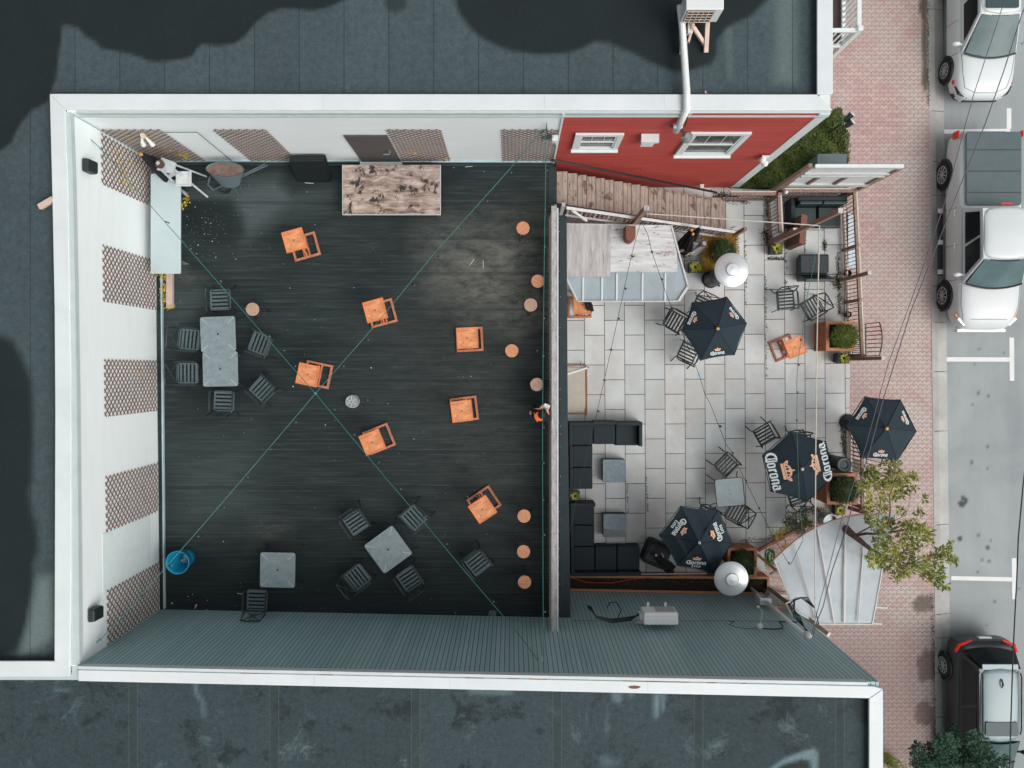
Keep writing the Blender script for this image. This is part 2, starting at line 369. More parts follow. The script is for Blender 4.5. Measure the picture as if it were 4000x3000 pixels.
def roof_mat(name, base, wet, dust, seam_pitch, seam_w, seam_off, seam_c, patch=0, wide=None):
    m, t, p = mk(name); v = coords(t)
    n1 = noise(t, v, .9, 5, .6, .4); n2 = noise(t, v, 55, 3, .75); n3 = noise(t, coords(t, (3.5, .25, 1)), 2, 4, .6)
    c = ramp(t, n1, [(.3, dk(base, .86)), (.7, dk(base, 1.16))])
    c = mixc(t, .35, c, ramp(t, n3, [(.35, dk(base, .8)), (.65, dk(base, 1.3))]))
    sx = N(t, 'ShaderNodeSeparateXYZ'); t.links.new(v, sx.inputs[0])
    # each roll of felt has its own tone
    roll = math_(t, 'FLOOR', math_(t, 'DIVIDE', math_(t, 'ADD', sx.outputs[0], seam_off), seam_pitch))
    wn = N(t, 'ShaderNodeTexWhiteNoise', noise_dimensions='1D'); t.links.new(roll, wn.inputs['W'])
    c = mixc(t, .5, c, mixc(t, wn.outputs[0], dk(base, .82), dk(base, 1.18)))
    if patch:
        pn = noise(t, v, 1.1, 9, .72, .3); c = mixc(t, ramp(t, pn, [(.55, (0,0,0,1)), (.62, (patch,)*3+(1,))]), c, dk(base, .55))
        pn = noise(t, coords(t, (1,1,1), (0,0,0), (7,3,0)), .8, 9, .75, .5); c = mixc(t, ramp(t, pn, [(.57, (0,0,0,1)), (.7, (patch*.8,)*3+(1,))]), c, C(112, 124, 126))
    nm = noise(t, v, 9, 5, .7); c = mixc(t, .7, c, ramp(t, nm, [(.3, (.72,.72,.72,1)), (.7, (1.28,1.28,1.28,1))]), 'MULTIPLY')
    c = mixc(t, math_(t, 'MULTIPLY', attr(t, 'wet'), .93), c, mixc(t, n1, dk(wet, .8), dk(wet, 1.25)))
    c = mixc(t, attr(t, 'dust'), c, dust)
    fr = math_(t, 'FRACT', math_(t, 'DIVIDE', math_(t, 'ADD', sx.outputs[0], seam_off), seam_pitch))
    s = math_(t, 'LESS_THAN', fr, seam_w/seam_pitch)
    c = mixc(t, math_(t, 'MULTIPLY', s, .55), c, seam_c)
    if wide:
        for e in (0.0, wide): 
            d = math_(t, 'ABSOLUTE', math_(t, 'SUBTRACT', fr, e/seam_pitch+.002)); c = mixc(t, math_(t, 'MULTIPLY', math_(t, 'LESS_THAN', d, .0025), .3), c, C(120, 116, 106))
    fine = ramp(t, n2, [(.3, (.52,.62,.62,1)), (.7, (1.16,1.38,1.38,1))]); c = mixc(t, .9, c, fine, 'MULTIPLY')
    t.links.new(c, p.inputs['Base Color']); p.inputs['Roughness'].default_value = .8; p.inputs['Specular IOR Level'].default_value = .25
    bump(t, p, n2, .35, .003); return m
m_roofA = roof_mat('felt_roof_north', C(74, 82, 86), C(27, 34, 35), C(120, 126, 124), .985, .022, 10.0-.39, C(30, 38, 40))
m_roofB = roof_mat('felt_roof_south', C(62, 70, 74), C(44, 50, 46), C(124, 138, 142), 3.10, .19, 8.41, C(56, 64, 64), patch=1.0, wide=.19)
# ---------------- deck
Z_D = 3.0
def f_brown(X, Y):
    v = .9*smask(X, Y, S2([(1690,930),(2000,860),(2120,900),(2130,1250),(2040,1290),(1900,1240),(1800,1280),(1700,1100)], Z_D), .9)
    v = np.maximum(v, .15*smask(X, Y, S2([(1500,1280),(2130,1280),(2130,2100),(1750,2000)], Z_D), 1.2))
    v = np.maximum(v, .8*smask(X, Y, S2([(690,1060),(725,1040),(745,1070),(800,1085),(730,1092),(690,1090)], Z_D), .15))
    v = np.maximum(v, .5*smask(X, Y, S2([(1000,2040),(1120,2060),(1100,2150),(1000,2140)], Z_D), .4))
    return v
def f_light(X, Y):
    v = .95*smask(X, Y, S2([(740,760),(860,775),(905,790),(935,850),(955,930),(1010,900),(1070,870),(1120,820),(1150,790),(1140,720),(1080,700),(860,720),(790,735)], Z_D), .28)
    v = np.maximum(v, .55*smask(X, Y, S2([(700,1110),(820,1100),(830,1250),(640,1340),(650,1150)], Z_D), .4))
    v = np.maximum(v, .45*smask(X, Y, S2([(660,1780),(980,1700),(1000,2040),(700,2100)], Z_D), .6))
    v = np.maximum(v, .4*smask(X, Y, S2([(1100,700),(1330,720),(1330,800),(1120,860)], Z_D), .3))
    return v
def f_dark(X, Y):  # wet patches, and shade by the siding and platform put into the colour
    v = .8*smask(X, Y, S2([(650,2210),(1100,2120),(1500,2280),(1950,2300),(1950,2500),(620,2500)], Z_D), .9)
    v = np.maximum(v, .9*smask(X, Y, S2([(720,790),(900,780),(940,830),(960,920),(900,960),(800,950),(720,900)], Z_D), .12))
    v = np.maximum(v, .9*smask(X, Y, S2([(1120,655),(1330,640),(1350,700),(1140,760),(1090,720)], Z_D), .15))
    v = np.maximum(v, .9*smask(X, Y, S2([(1690,640),(1830,650),(1840,690),(1740,740),(1710,840),(1690,840)], Z_D), .15))
    v = np.maximum(v, .8*smask(X, Y, S2([(780,1230),(900,1215),(960,1400),(1000,1580),(800,1600),(700,1560),(720,1400)], Z_D), .2))
    return v
m, t, p = mk('deck_rolled_felt'); v = coords(t)
sx = N(t, 'ShaderNodeSeparateXYZ'); t.links.new(v, sx.inputs[0])
n1 = noise(t, coords(t, (.3, 6, 1)), 3.0, 7, .66, .12); n2 = noise(t, coords(t, (.5, 1.2, 1)), .9, 5, .6); n3 = noise(t, v, 60, 3, .75)
base = C(41, 49, 49)
c = ramp(t, n1, [(.3, C(24, 32, 33)), (.5, base), (.68, C(74, 78, 76))])
c = mixc(t, .4, c, ramp(t, n2, [(.35, C(27, 36, 37)), (.7, C(54, 60, 59))]))
n5 = noise(t, coords(t, (.10, 9, 1)), 2.6, 5, .7); c = mixc(t, 1, c, ramp(t, n5, [(.32, (.68,.68,.68,1)), (.68, (1.32,1.32,1.32,1))]), 'MULTIPLY')
br = noise(t, coords(t, (.9, 2.2, 1)), 1.9, 9, .75, .3)
c = mixc(t, math_(t, 'MULTIPLY', attr(t, 'brown'), ramp(t, br, [(.38, (0.12,)*3+(1,)), (.62, (.9,)*3+(1,))])), c, C(134, 124, 114))
c = mixc(t, math_(t, 'MULTIPLY', attr(t, 'pale'), .8), c, mixc(t, n1, C(60, 66, 66), C(112, 118, 118)))
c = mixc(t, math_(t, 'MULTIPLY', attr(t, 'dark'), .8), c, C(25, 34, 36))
fr = math_(t, 'FRACT', math_(t, 'DIVIDE', math_(t, 'ADD', sx.outputs[1], 20-.573), .957))
sn = noise(t, v, .7, 3); c = mixc(t, math_(t, 'MULTIPLY', math_(t, 'MULTIPLY', math_(t, 'LESS_THAN', fr, .013), ramp(t, sn, [(.45, (0,0,0,1)), (.6, (1,1,1,1))])), .3), c, C(108, 114, 112))
c = mixc(t, math_(t, 'MULTIPLY', math_(t, 'GREATER_THAN', fr, .90), .35), c, C(26, 34, 36))
c = mixc(t, 1, c, ramp(t, n3, [(.3, (.56,.66,.67,1)), (.7, (.90,1.05,1.06,1))]), 'MULTIPLY')
t.links.new(c, p.inputs['Base Color']); p.inputs['Roughness'].default_value = .7; p.inputs['Specular IOR Level'].default_value = .3; bump(t, p, n3, .3, .003)
m_deck = m
deck = grid_sheet('deck', -9.56, 1.0, -6.8, 5.56, Z_D, .06, {'brown': f_brown, 'pale': f_light, 'dark': f_dark}, m_deck)
tag(deck, kind='structure')
M['deck_edge'] = plain('deck_edge_membrane', C(37, 52, 56), .75, .25, 3, fine=.3)
mb = MB(); mb.b2(1.0, 1.19, 4.42, 5.5, 2.6, 3.0); mb.prism([(1.0, 4.42), (1.47, 4.42), (1.50, -1.2), (1.575, -6.75), (1.0, -6.75)], 2.6, 3.0)
edge = mb.build('deck_ledge', M['deck_edge']); tag(edge, kind='structure')
mb = MB(); mb.prism([(-9.6, 5.56), (1.18, 5.5), (1.18, 4.42), (1.46, 4.40), (1.49, -1.2), (1.56, -6.75), (-9.6, -6.6)], 0, 2.6)
tag(mb.build('deck_base', M['deck_edge']), kind='structure')
mb = MB(); mb.bar((-9.44, 5.4, 3.02), (-9.37, -6.45, 3.02), .07, .04); mb.bar((-9.3, 5.48, 3.02), (1.1, 5.44, 3.02), .05, .04)
tag(mb.build('deck_upstand', M['deck_edge']), kind='structure')
# ---------------- patio slabs
m, t, p = mk('patio_slabs'); 
tc = N(t, 'ShaderNodeTexCoord'); mp = N(t, 'ShaderNodeMapping'); t.links.new(tc.outputs['Object'], mp.inputs[0])
mp.inputs['Rotation'].default_value = (0, 0, R(-.35)+math.pi/2)
br = N(t, 'ShaderNodeTexBrick'); t.links.new(mp.outputs[0], br.inputs[0])
PITX, PITY = .6155, .913
br.offset = .5; br.offset_frequency = 2; br.squash = 1
for k, vv in (('Scale', 1), ('Mortar Size', .0105), ('Mortar Smooth', .2), ('Bias', 0), ('Brick Width', PITY), ('Row Height', PITX)): br.inputs[k].default_value = vv
br.inputs['Color1'].default_value = C(196, 203, 201); br.inputs['Color2'].default_value = C(222, 227, 226); br.inputs['Mortar'].default_value = C(58, 48, 40)
v = coords(t); n1 = noise(t, v, .55, 4, .6, .3); n2 = noise(t, v, 45, 3, .7); n3 = noise(t, v, 3, 5, .6)
c = mixc(t, math_(t, 'MULTIPLY', ramp(t, n1, [(.42, (0,0,0,1)), (.62, (1,1,1,1))]), .6), br.outputs[0], C(192, 186, 182), 'MIX')
c = mixc(t, ramp(t, br.outputs[1], [(0, (0,0,0,1)), (1, (1,1,1,1))]), c, mixc(t, ramp(t, n3, [(.45, (0,0,0,1)), (.6, (1,1,1,1))]), C(66, 58, 50), C(96, 88, 58)))
c = mixc(t, .6, c, ramp(t, n2, [(.3, (.9,.9,.9,1)), (.7, (1.1,1.1,1.1,1))]), 'MULTIPLY')
c = mixc(t, .7, c, ramp(t, n3, [(.3, (.93,.93,.93,1)), (.7, (1.05,1.05,1.05,1))]), 'MULTIPLY')
n4 = noise(t, coords(t, (1,1,1), (0,0,0), (31, 4, 0)), .8, 6, .7); c = mixc(t, ramp(t, n4, [(.66, (0,0,0,1)), (.72, (.45,.45,.45,1))]), c, C(146, 138, 130))
t.links.new(c, p.inputs['Base Color']); p.inputs['Roughness'].default_value = .75; p.inputs['Specular IOR Level'].default_value = .3
bump(t, p, br.outputs[1], -.6, .006); slab_map = mp; m_slab = m
# phase: a vertical joint at photo x=2677,y=1438 and a horizontal joint of its left column
XJ = WX(2675, 0); YJ = WY(1423.6, 0)
mp.inputs['Location'].default_value = (-YJ*1.0, XJ, 0)   # corrected after rotation below
a = mp.inputs['Rotation'].default_value[2]
px_, py_ = XJ*math.cos(a)-YJ*math.sin(a), XJ*math.sin(a)+YJ*math.cos(a)
mp.inputs['Location'].default_value = (PITY*20-px_, PITX*20-py_, 0)
patio_poly = S2([(2160,720),(2860,731),(3300,752),(3312,1000),(3320,1440),(3318,1700),(3322,1950),(3240,2010),(3120,2060),(3010,2122),(2985,2200),(3010,2330),(3010,2420),(2160,2420)], 0)
mb = MB(); mb.prism(patio_poly, -.1, .004); tag(mb.build('patio', m_slab), kind='structure')
# ---------------- interlocking paver sidewalk
m, t, p = mk('interlocking_pavers'); tc = N(t, 'ShaderNodeTexCoord'); v = tc.outputs['Object']
sx = N(t, 'ShaderNodeSeparateXYZ'); t.links.new(v, sx.inputs[0])
PX, PY = .262, .1285
zig = lambda src, per, amp: math_(t, 'MULTIPLY', math_(t, 'SINE', math_(t, 'MULTIPLY', src, 2*math.pi/per)), amp)
sq = lambda src, per, amp: math_(t, 'MULTIPLY', math_(t, 'MINIMUM', math_(t, 'MAXIMUM', math_(t, 'MULTIPLY', math_(t, 'SINE', math_(t, 'MULTIPLY', src, 2*math.pi/per)), 2.5), -1), 1), amp)
xx = math_(t, 'ADD', sx.outputs[0], zig(sx.outputs[1], PY, .016)); yy = math_(t, 'ADD', sx.outputs[1], sq(sx.outputs[0], PX/2, .017))
cb = N(t, 'ShaderNodeCombineXYZ'); t.links.new(math_(t, 'ADD', xx, 50), cb.inputs[0]); t.links.new(math_(t, 'ADD', yy, 50), cb.inputs[1])
br = N(t, 'ShaderNodeTexBrick'); t.links.new(cb.outputs[0], br.inputs[0]); br.offset = .5
for k, vv in (('Scale', 1), ('Mortar Size', .0085), ('Mortar Smooth', .3), ('Bias', 0), ('Brick Width', PX), ('Row Height', PY)): br.inputs[k].default_value = vv
br.inputs['Color1'].default_value = C(180, 152, 148); br.inputs['Color2'].default_value = C(196, 170, 164); br.inputs['Mortar'].default_value = C(128, 106, 102)
n1 = noise(t, coords(t), .5, 4, .6, .6); n2 = noise(t, coords(t), 40, 3, .7); n3 = noise(t, coords(t, (1,1,1), (0,0,0), (9,9,0)), .8, 5, .65, .4)
c = mixc(t, ramp(t, n1, [(.40, (0,0,0,1)), (.62, (.75,.75,.75,1))]), br.outputs[0], mixc(t, br.outputs[1], C(186, 174, 168), C(126, 114, 106)))
c = mixc(t, math_(t, 'MULTIPLY', attr(t, 'grey'), .85), c, mixc(t, br.outputs[1], C(196, 188, 180), C(110, 96, 84)))
c = mixc(t, ramp(t, n3, [(.52, (0,0,0,1)), (.68, (.5,.5,.5,1))]), c, mixc(t, br.outputs[1], C(186, 138, 132), C(116, 86, 82)))
c = mixc(t, attr(t, 'dirt'), c, mixc(t, n2, C(78, 72, 66), C(108, 100, 90)))
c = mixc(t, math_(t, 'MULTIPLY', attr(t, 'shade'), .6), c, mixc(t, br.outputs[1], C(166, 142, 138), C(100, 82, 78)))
c = mixc(t, .6, c, ramp(t, n2, [(.3, (.88,.88,.88,1)), (.7, (1.12,1.12,1.12,1))]), 'MULTIPLY')
t.links.new(c, p.inputs['Base Color']); p.inputs['Roughness'].default_value = .85; p.inputs['Specular IOR Level'].default_value = .25; bump(t, p, br.outputs[1], -.5, .006)
def rough_poly(cx, cy, rx, ry, seed):
    r_ = random.Random(seed); return [(cx+rx*math.cos(a)*(1+r_.uniform(-.22, .22)), cy+ry*math.sin(a)*(1+r_.uniform(-.22, .22))) for a in [2*math.pi*k/22 for k in range(22)]]
def f_dirt(X, Y):
    v = np.zeros(X.shape)
    for q in ((3606,2358,42,38,1), (3622,2600,46,62,2), (3615,2790,42,46,3), (3650,2850,12,60,4), (3612,150,10,160,5), (3608,20,16,60,6), (3614,300,14,60,9), (3340,1820,22,30,7)):
        v = np.maximum(v, smask(X, Y, S2(rough_poly(*q), 0), .035))
    return v*.95
def f_grey(X, Y):
    v = np.maximum(smask(X, Y, S2([(3570,0),(3625,0),(3640,2250),(3560,2200),(3590,1500),(3500,1300)], 0), .3)*.7, smask(X, Y, S2([(3440,2290),(3560,2290),(3640,2350),(3650,2900),(3590,2900),(3560,2450),(3480,2410)], 0), .12))
    return np.maximum(v, .6*smask(X, Y, S2([(3460,1480),(3630,1480),(3630,2000),(3560,2000)], 0), .3))
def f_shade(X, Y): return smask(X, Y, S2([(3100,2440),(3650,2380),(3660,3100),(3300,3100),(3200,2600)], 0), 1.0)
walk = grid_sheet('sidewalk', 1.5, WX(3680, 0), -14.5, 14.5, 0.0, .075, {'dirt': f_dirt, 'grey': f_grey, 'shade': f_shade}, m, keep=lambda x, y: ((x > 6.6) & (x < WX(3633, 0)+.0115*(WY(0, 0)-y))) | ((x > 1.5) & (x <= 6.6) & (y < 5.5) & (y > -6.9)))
tag(walk, kind='structure')
# ---------------- kerb, road, markings
SL = .0115
def kerbx(py, base): return base+SL*py
m, t, p = mk('kerb_concrete'); v = coords(t); n1 = noise(t, v, 1.2, 5, .65, .4); n2 = noise(t, v, 60, 3, .75)
c = ramp(t, n1, [(.3, C(160, 158, 154)), (.7, C(188, 188, 184))]); c = mixc(t, .8, c, ramp(t, n2, [(.3, (.82,.82,.82,1)), (.7, (1.18,1.18,1.18,1))]), 'MULTIPLY')
t.links.new(c, p.inputs['Base Color']); p.inputs['Roughness'].default_value = .85; bump(t, p, n2, .4, .004); m_kerb = m
joints = [-700, -330, 35, 433, 632, 762, 1118, 1258, 1452, 1684, 2050, 2302, 2400, 2492, 2628, 2800, 3010, 3400]
mb = MB(); mg = MB()
for a, b in zip(joints[:-1], joints[1:]):
    g = 1.1
    mb.prism([(WX(kerbx(a, 3623), 0), WY(a+g, 0)), (WX(kerbx(a, 3650), 0), WY(a+g, 0)), (WX(kerbx(b, 3650), 0), WY(b-g, 0)), (WX(kerbx(b, 3623), 0), WY(b-g, 0))], -.3, .012)
    vs = []
    for yy_ in (a+g, b-g):
        for xp, z in ((3650.3, -.02), (3689, -.09), (3689, -.3), (3650.3, -.3)): vs.append((WX(kerbx(yy_, xp), 0), WY(yy_, 0), z))
    mg.add(vs, [(0,4,5,1), (1,5,6,2), (0,1,2,3), (7,6,5,4)])
tag(mb.build('kerb', m_kerb, bevel=.012), kind='structure'); tag(mg.build('gutter_strip', m_kerb), kind='structure')
mb = MB(); mb.b2(12.6, 13.4, -16, 16, -.4, -.16); tag(mb.build('kerb_bed', M['soil']), kind='structure')
Z_R = -.1
m, t, p = mk('road_asphalt'); v = coords(t); n1 = noise(t, v, .5, 4, .6, .5); n2 = noise(t, v, 70, 3, .8); n3 = noise(t, coords(t, (.9,.12,1)), 1.2, 3)
c = ramp(t, n1, [(.3, C(140, 147, 148)), (.7, C(166, 172, 172))]); c = mixc(t, .3, c, ramp(t, n3, [(.3, C(132, 140, 142)), (.7, C(176, 182, 182))]))
c = mixc(t, attr(t, 'spot'), c, C(62, 70, 74)); c = mixc(t, .8, c, ramp(t, n2, [(.3, (.82,.82,.82,1)), (.7, (1.18,1.18,1.18,1))]), 'MULTIPLY')
t.links.new(c, p.inputs['Base Color']); p.inputs['Roughness'].default_value = .85; bump(t, p, n2, .4, .004)
def f_spot(X, Y):
    v = np.zeros(X.shape)
    for q in ((3762,1945,9,9),(3757,1968,14,13),(3772,1955,8,14),(3750,2104,10,10),(3822,2091,6,8),(3858,2139,7,9),(3861,1547,5,7),(3857,1830,4,6),(3822,1535,6,9),(3799,1581,4,5),(3836,2187,5,6),(3864,2192,6,6),(3795,1805,6,10),(3858,1745,5,8),(3870,2112,3,5),(3825,1364,6,4),(3921,1378,4,4),(3808,1423,3,4),(3755,1270,2,2),(3945,1325,3,4),(3854,2443,4,4),(3820,2235,4,5),(3886,2350,6,6),(3980,2300,5,5)):
        v = np.maximum(v, (.95 if q[2] > 6 else .7)*smask(X, Y, S2(rough_poly(*q, q[0]), Z_R), .025))
    return v
tag(grid_sheet('road', WX(3686, Z_R), 21, -14.5, 14.5, Z_R, .05, {'spot': f_spot}, m), kind='structure')
mb = MB(); mb.b2(-150, 150, -150, 150, -.6, -.4); tag(mb.build('ground', plain('distant_ground', C(140, 140, 138), .9, .2, .2)), kind='structure')
m = plain('road_paint', C(228, 230, 228), .7, .05, 3)
m_ = m.node_tree; pp = m_.nodes['Principled BSDF']; 
mb = MB()
for poly in ([(3672,506),(3946,503),(3946,520),(3664,523)], [(3932,423),(3950,423),(3950,502.6),(3932,502.6)], [(3684,1395),(3943,1396),(3943,1413),(3678,1412)], [(3942.6,1318),(3961,1319),(3962,1488),(3944,1487)], [(3716,2250),(3954,2255),(3954,2271),(3716,2266)], [(3952,2180),(3970,2180),(3971,2340),(3954,2340)]):
    mb.prism(S2(poly, Z_R), Z_R-.05, Z_R+.004)
tag(mb.build('road_markings', m), kind='structure')
# ---------------- the white building and its roof
ZC = 7.05
M['gutter'] = plain('gutter_white_shaded', C(206, 215, 214), .5, .05, 3)  # white trim in a duller tone, shade put into the colour
M['fascia'] = plain('fascia_white_shaded', C(188, 200, 199), .5, .05, 3)  # same white as the caps, darkened to stand in for shade
NW = (-9.62, 5.55); NE = (6.93, 5.50); SW = (-9.47, -6.49)
mm, t, p = mk('white_boarding'); v = coords(t); sx = N(t, 'ShaderNodeSeparateXYZ'); t.links.new(v, sx.inputs[0])
n1 = noise(t, coords(t, (.6, .6, 3)), 1.5, 5, .6); c = ramp(t, n1, [(.3, C(236, 246, 245)), (.7, C(243, 250, 249))])
fr = math_(t, 'FRACT', math_(t, 'DIVIDE', sx.outputs[2], .105)); c = mixc(t, math_(t, 'MULTIPLY', math_(t, 'LESS_THAN', fr, .1), .22), c, C(176, 190, 190))
nd = noise(t, coords(t, (1.2, 1.2, .8)), 1.0, 8, .75); c = mixc(t, ramp(t, nd, [(.66, (0,0,0,1)), (.75, (.35,.35,.35,1))]), c, C(190, 194, 186))
t.links.new(c, p.inputs['Base Color']); p.inputs['Roughness'].default_value = .6; m_whitewall = mm
mm, t, p = mk('red_shingle'); v = coords(t); mp2 = N(t, 'ShaderNodeMapping'); tc = N(t, 'ShaderNodeTexCoord'); t.links.new(tc.outputs['Object'], mp2.inputs[0]); mp2.inputs['Rotation'].default_value = (R(-90), 0, 0)
br = N(t, 'ShaderNodeTexBrick'); t.links.new(mp2.outputs[0], br.inputs[0])
for k, vv in (('Scale', 1), ('Mortar Size', .007), ('Mortar Smooth', .2), ('Brick Width', 1.8), ('Row Height', .098)): br.inputs[k].default_value = vv
br.inputs['Color1'].default_value = C(184, 70, 62); br.inputs['Color2'].default_value = C(198, 82, 72); br.inputs['Mortar'].default_value = C(136, 42, 38)
n1 = noise(t, coords(t, (.5, .5, 2.5)), 1.2, 5, .6); c = mixc(t, ramp(t, n1, [(.4, (0,0,0,1)), (.7, (.7,.7,.7,1))]), br.outputs[0], C(172, 62, 56))
t.links.new(c, p.inputs['Base Color']); p.inputs['Roughness'].default_value = .7; bump(t, p, br.outputs[1], -.5, .01); m_red = mm
A = thing('white_building', 'white building with a flat grey felt roof, white parapet and a red shingled end wall', 'building', (0, 8, 0))
A['_w'] = 1; OFF[A.name] = Vector((0, 8, 0))
mb = MB(); mb.prism([(-9.7, 5.575), (1.14, 5.565), (1.14, 5.80), (-9.7, 5.80)], 0, 6.98); mb.prism([(-9.9, 5.54), (-9.62, 5.54), (-9.47, -6.49), (-9.75, -6.49)], 0, 6.98); mb.build('white_wall', m_whitewall, A)
mb = MB(); mb.prism([(1.142, 5.565), (6.72, 5.545), (6.72, 5.80), (1.142, 5.80)], 0, 6.98); mb.build('red_wall', m_red, A)
mb = MB(); mb.b2(6.70, 6.94, 5.528, 12.5, 0, 6.98); mb.build('corner_board', M['white'], A)
mb = MB(); mb.b2(1.10, 1.145, 5.53, 5.564, 3.0, 6.98); mb.build('downpipe', M['white'], A)
r = grid_sheet('flat_roof', -15, 6.7, -6.6, 12.5, Z_RA, .07, {'wet': f_wetA, 'dust': f_dustA}, m_roofA, keep=lambda x, y: (y > 5.75) | (x < -9.75), parent=A); r.location = (0, -8, 0)
mb = MB(); cz = ZC
capN = [(-10.04, 5.958), (6.625, 5.945), (6.97, 5.60), (-9.71, 5.615)]
mb.prism([(a, b) for a, b in capN], 6.99, cz)
mb.prism([(-10.04, 5.956), (-9.71, 5.613), (-9.64, 3.9), (-9.60, 1.3), (-9.575, -.6), (-9.575, -4.5), (-9.604, -6.70), (-9.937, -6.362), (-9.93, -4.2), (-9.92, -.9), (-9.935, 1.3), (-9.985, 3.8)], 6.99, cz-.002)
mb.b2(6.626, 6.97, 5.95, 12.5, 6.99, cz-.002)
mb.prism([(-15, -6.36), (-9.935, -6.362), (-9.602, -6.70), (-15, -6.70)], 6.99, cz)
mb.build('parapet_cap', M['white_cap'], A, bevel=.012)
mb = MB(); mb.b2(-9.5, 6.95, 5.52, 5.545, 6.80, 6.87); mb.b2(-9.5, 6.95, 5.555, 5.61, 6.87, 6.988)
mb.prism([(-9.76, 5.59), (-9.62, 5.59), (-9.56, 3.9), (-9.51, 1.2), (-9.48, -.6), (-9.44, -4.5), (-9.425, -6.47), (-9.6, -6.47), (-9.62, 0)], 6.845, 6.985)
mb.prism([(-15, -6.66), (-9.602, -6.66), (-9.602, -6.36), (-9.435, -6.36), (-9.435, -6.80), (-15, -6.80)], 6.86, 6.97)
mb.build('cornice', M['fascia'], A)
mb = MB(); mb.prism([(-10.06, 6.02), (6.60, 6.0), (6.60, 5.9), (-10.06, 5.9)], 6.8, 6.93); mb.build('roof_flashing', plain('dark_flashing', C(72, 58, 64), .7, .2, 5), A)
# door and handle
d = MB(); d.b2(-4.02, -2.98, 5.53, 5.57, 3.07, 5.38); door = d.build('door', grain('dark_grey_door', C(70, 68, 66), C(96, 92, 90), (1, 1, 9), .6, scale=3), A)
d = MB(); d.tube([(-3.12, 5.50, 4.1), (-3.12, 5.45, 4.1), (-3.28, 5.45, 4.1)], .018, 6); d.b2(-3.15, -3.09, 5.515, 5.53, 4.02, 4.2); d.build('handle', M['steel'], door)
d = MB(); d.b2(-4.08, -2.95, 5.42, 5.56, 3.0, 3.06); d.build('door_sill', M['white'], A)
d = MB(); d.b2(-9.3, -4.1, 5.535, 5.57, 3.0, 3.10); d.b2(-2.92, 1.1, 5.52, 5.56, 3.0, 3.10); d.build('base_flashing', plain('pale_flashing', C(176, 200, 204), .5, .1, 3), A)
d = MB(); d.bar((-9.42, 5.4, 3.05), (-9.32, -6.45, 3.05), .03, .1); d.build('base_flashing', bpy.data.materials['pale_flashing'], A)
def window(x0, x1, z0, z1, bars, open_=False):
    f = MB(); y = 5.478; b = .13
    f.b2(x0, x1, y, y+.06, z1-b, z1); f.b2(x0, x1, y, y+.06, z0, z0+b); f.b2(x0, x0+b, y, y+.06, z0+b, z1-b); f.b2(x1-b, x1, y, y+.06, z0+b, z1-b)
    wdw = f.build('window', M['white'], A)
    g = MB(); g.b2(x0+b, x1-b, y+.046, y+.054, z0+b, z1-b); g.build('pane', M['window_glass'], wdw)
    s = MB(); zm = (z0+z1)/2
    s.b2(x0+b, x1-b, y+.01, y+.042, zm-.035, zm+.035); s.b2(x0+b, x0+b+.05, y+.015, y+.042, z0+b, z1-b); s.b2(x1-b-.05, x1-b, y+.015, y+.042, z0+b, z1-b)
    s.b2(x0+b, x1-b, y+.015, y+.042, z0+b, z0+b+.06)
    for k in range(1, bars): xk = x0+b+(x1-x0-2*b)*k/bars; s.b2(xk-.008, xk+.008, y+.03, y+.043, zm, z1-b)
    s.build('sash', M['white_metal'], wdw)
    q = MB(); q.b2(x0-.02, x1+.02, y-.06, y+.03, z0-.05, z0); q.build('sill', M['white'], wdw)
mm, t, p = mk('window_pane'); n = noise(t, coords(t, (1, 1, 1)), 4, 5, .7, 1.0); t.links.new(ramp(t, n, [(.35, C(40, 52, 52)), (.55, C(88, 100, 98)), (.75, C(140, 148, 142))]), p.inputs['Base Color']); p.inputs['Roughness'].default_value = .12; M['window_glass'] = mm
window(1.50, 2.64, 4.38, 5.63, 3); window(4.19, 5.62, 3.86, 5.71, 3)
d = MB(); d.b2(3.12, 3.42, 5.40, 5.54, 4.95, 5.45); d.b2(3.06, 3.48, 5.34, 5.54, 5.45, 5.55); d.build('vent_hood', M['white'], A)
# ---------------- the south building
Z_RB = 6.88
def yB(X): return -6.488-.0203*(X+9.45)
def f_wetB(X, Y):
    v = .85*smask(X, Y, S2([(3340,2725),(3400,2725),(3400,2810),(3370,2820),(3335,2780)], Z_RB), .1)
    v = np.maximum(v, .8*smask(X, Y, S2([(3020,3010),(3060,2985),(3130,2965),(3165,2970),(3170,3010)], Z_RB), .03)); return v
def f_dustB(X, Y):
    v = np.zeros(X.shape)
    for poly, s, k in (([(755,2665),(768,2665),(775,2710),(800,2740),(802,2800),(790,2800),(788,2745),(760,2712)], .04, .5), ([(2556,2708),(2578,2708),(2574,2760),(2570,2800),(2560,2806),(2555,2770)], .05, .85), ([(2588,2708),(2600,2708),(2592,2780),(2586,2780)], .04, .7),
        ([(2385,2704),(2430,2704),(2428,2735),(2412,2745),(2395,2735)], .05, .6), ([(2455,2704),(2476,2704),(2475,2722),(2458,2722)], .04, .5), ([(1830,2690),(2000,2694),(2000,2712),(1835,2708)], .05, .6), ([(210,2690),(270,2696),(265,2702),(215,2698)], .06, .5),
        ([(3000,3010),(3060,2965),(3150,2930),(3185,2925),(3195,2950),(3192,3010),(3172,3010),(3165,2970),(3130,2965),(3060,2985),(3020,3010)], .04, .9), ([(2350,2960),(2400,2970),(2410,2985),(2360,2985)], .12, .5)):
        v = np.maximum(v, k*smask(X, Y, S2(poly, Z_RB), s))
    return v
B = thing('grey_building', 'building with grey ribbed siding, white gutter and a patched dark felt roof', 'building', (0, -9, 0), world=True)
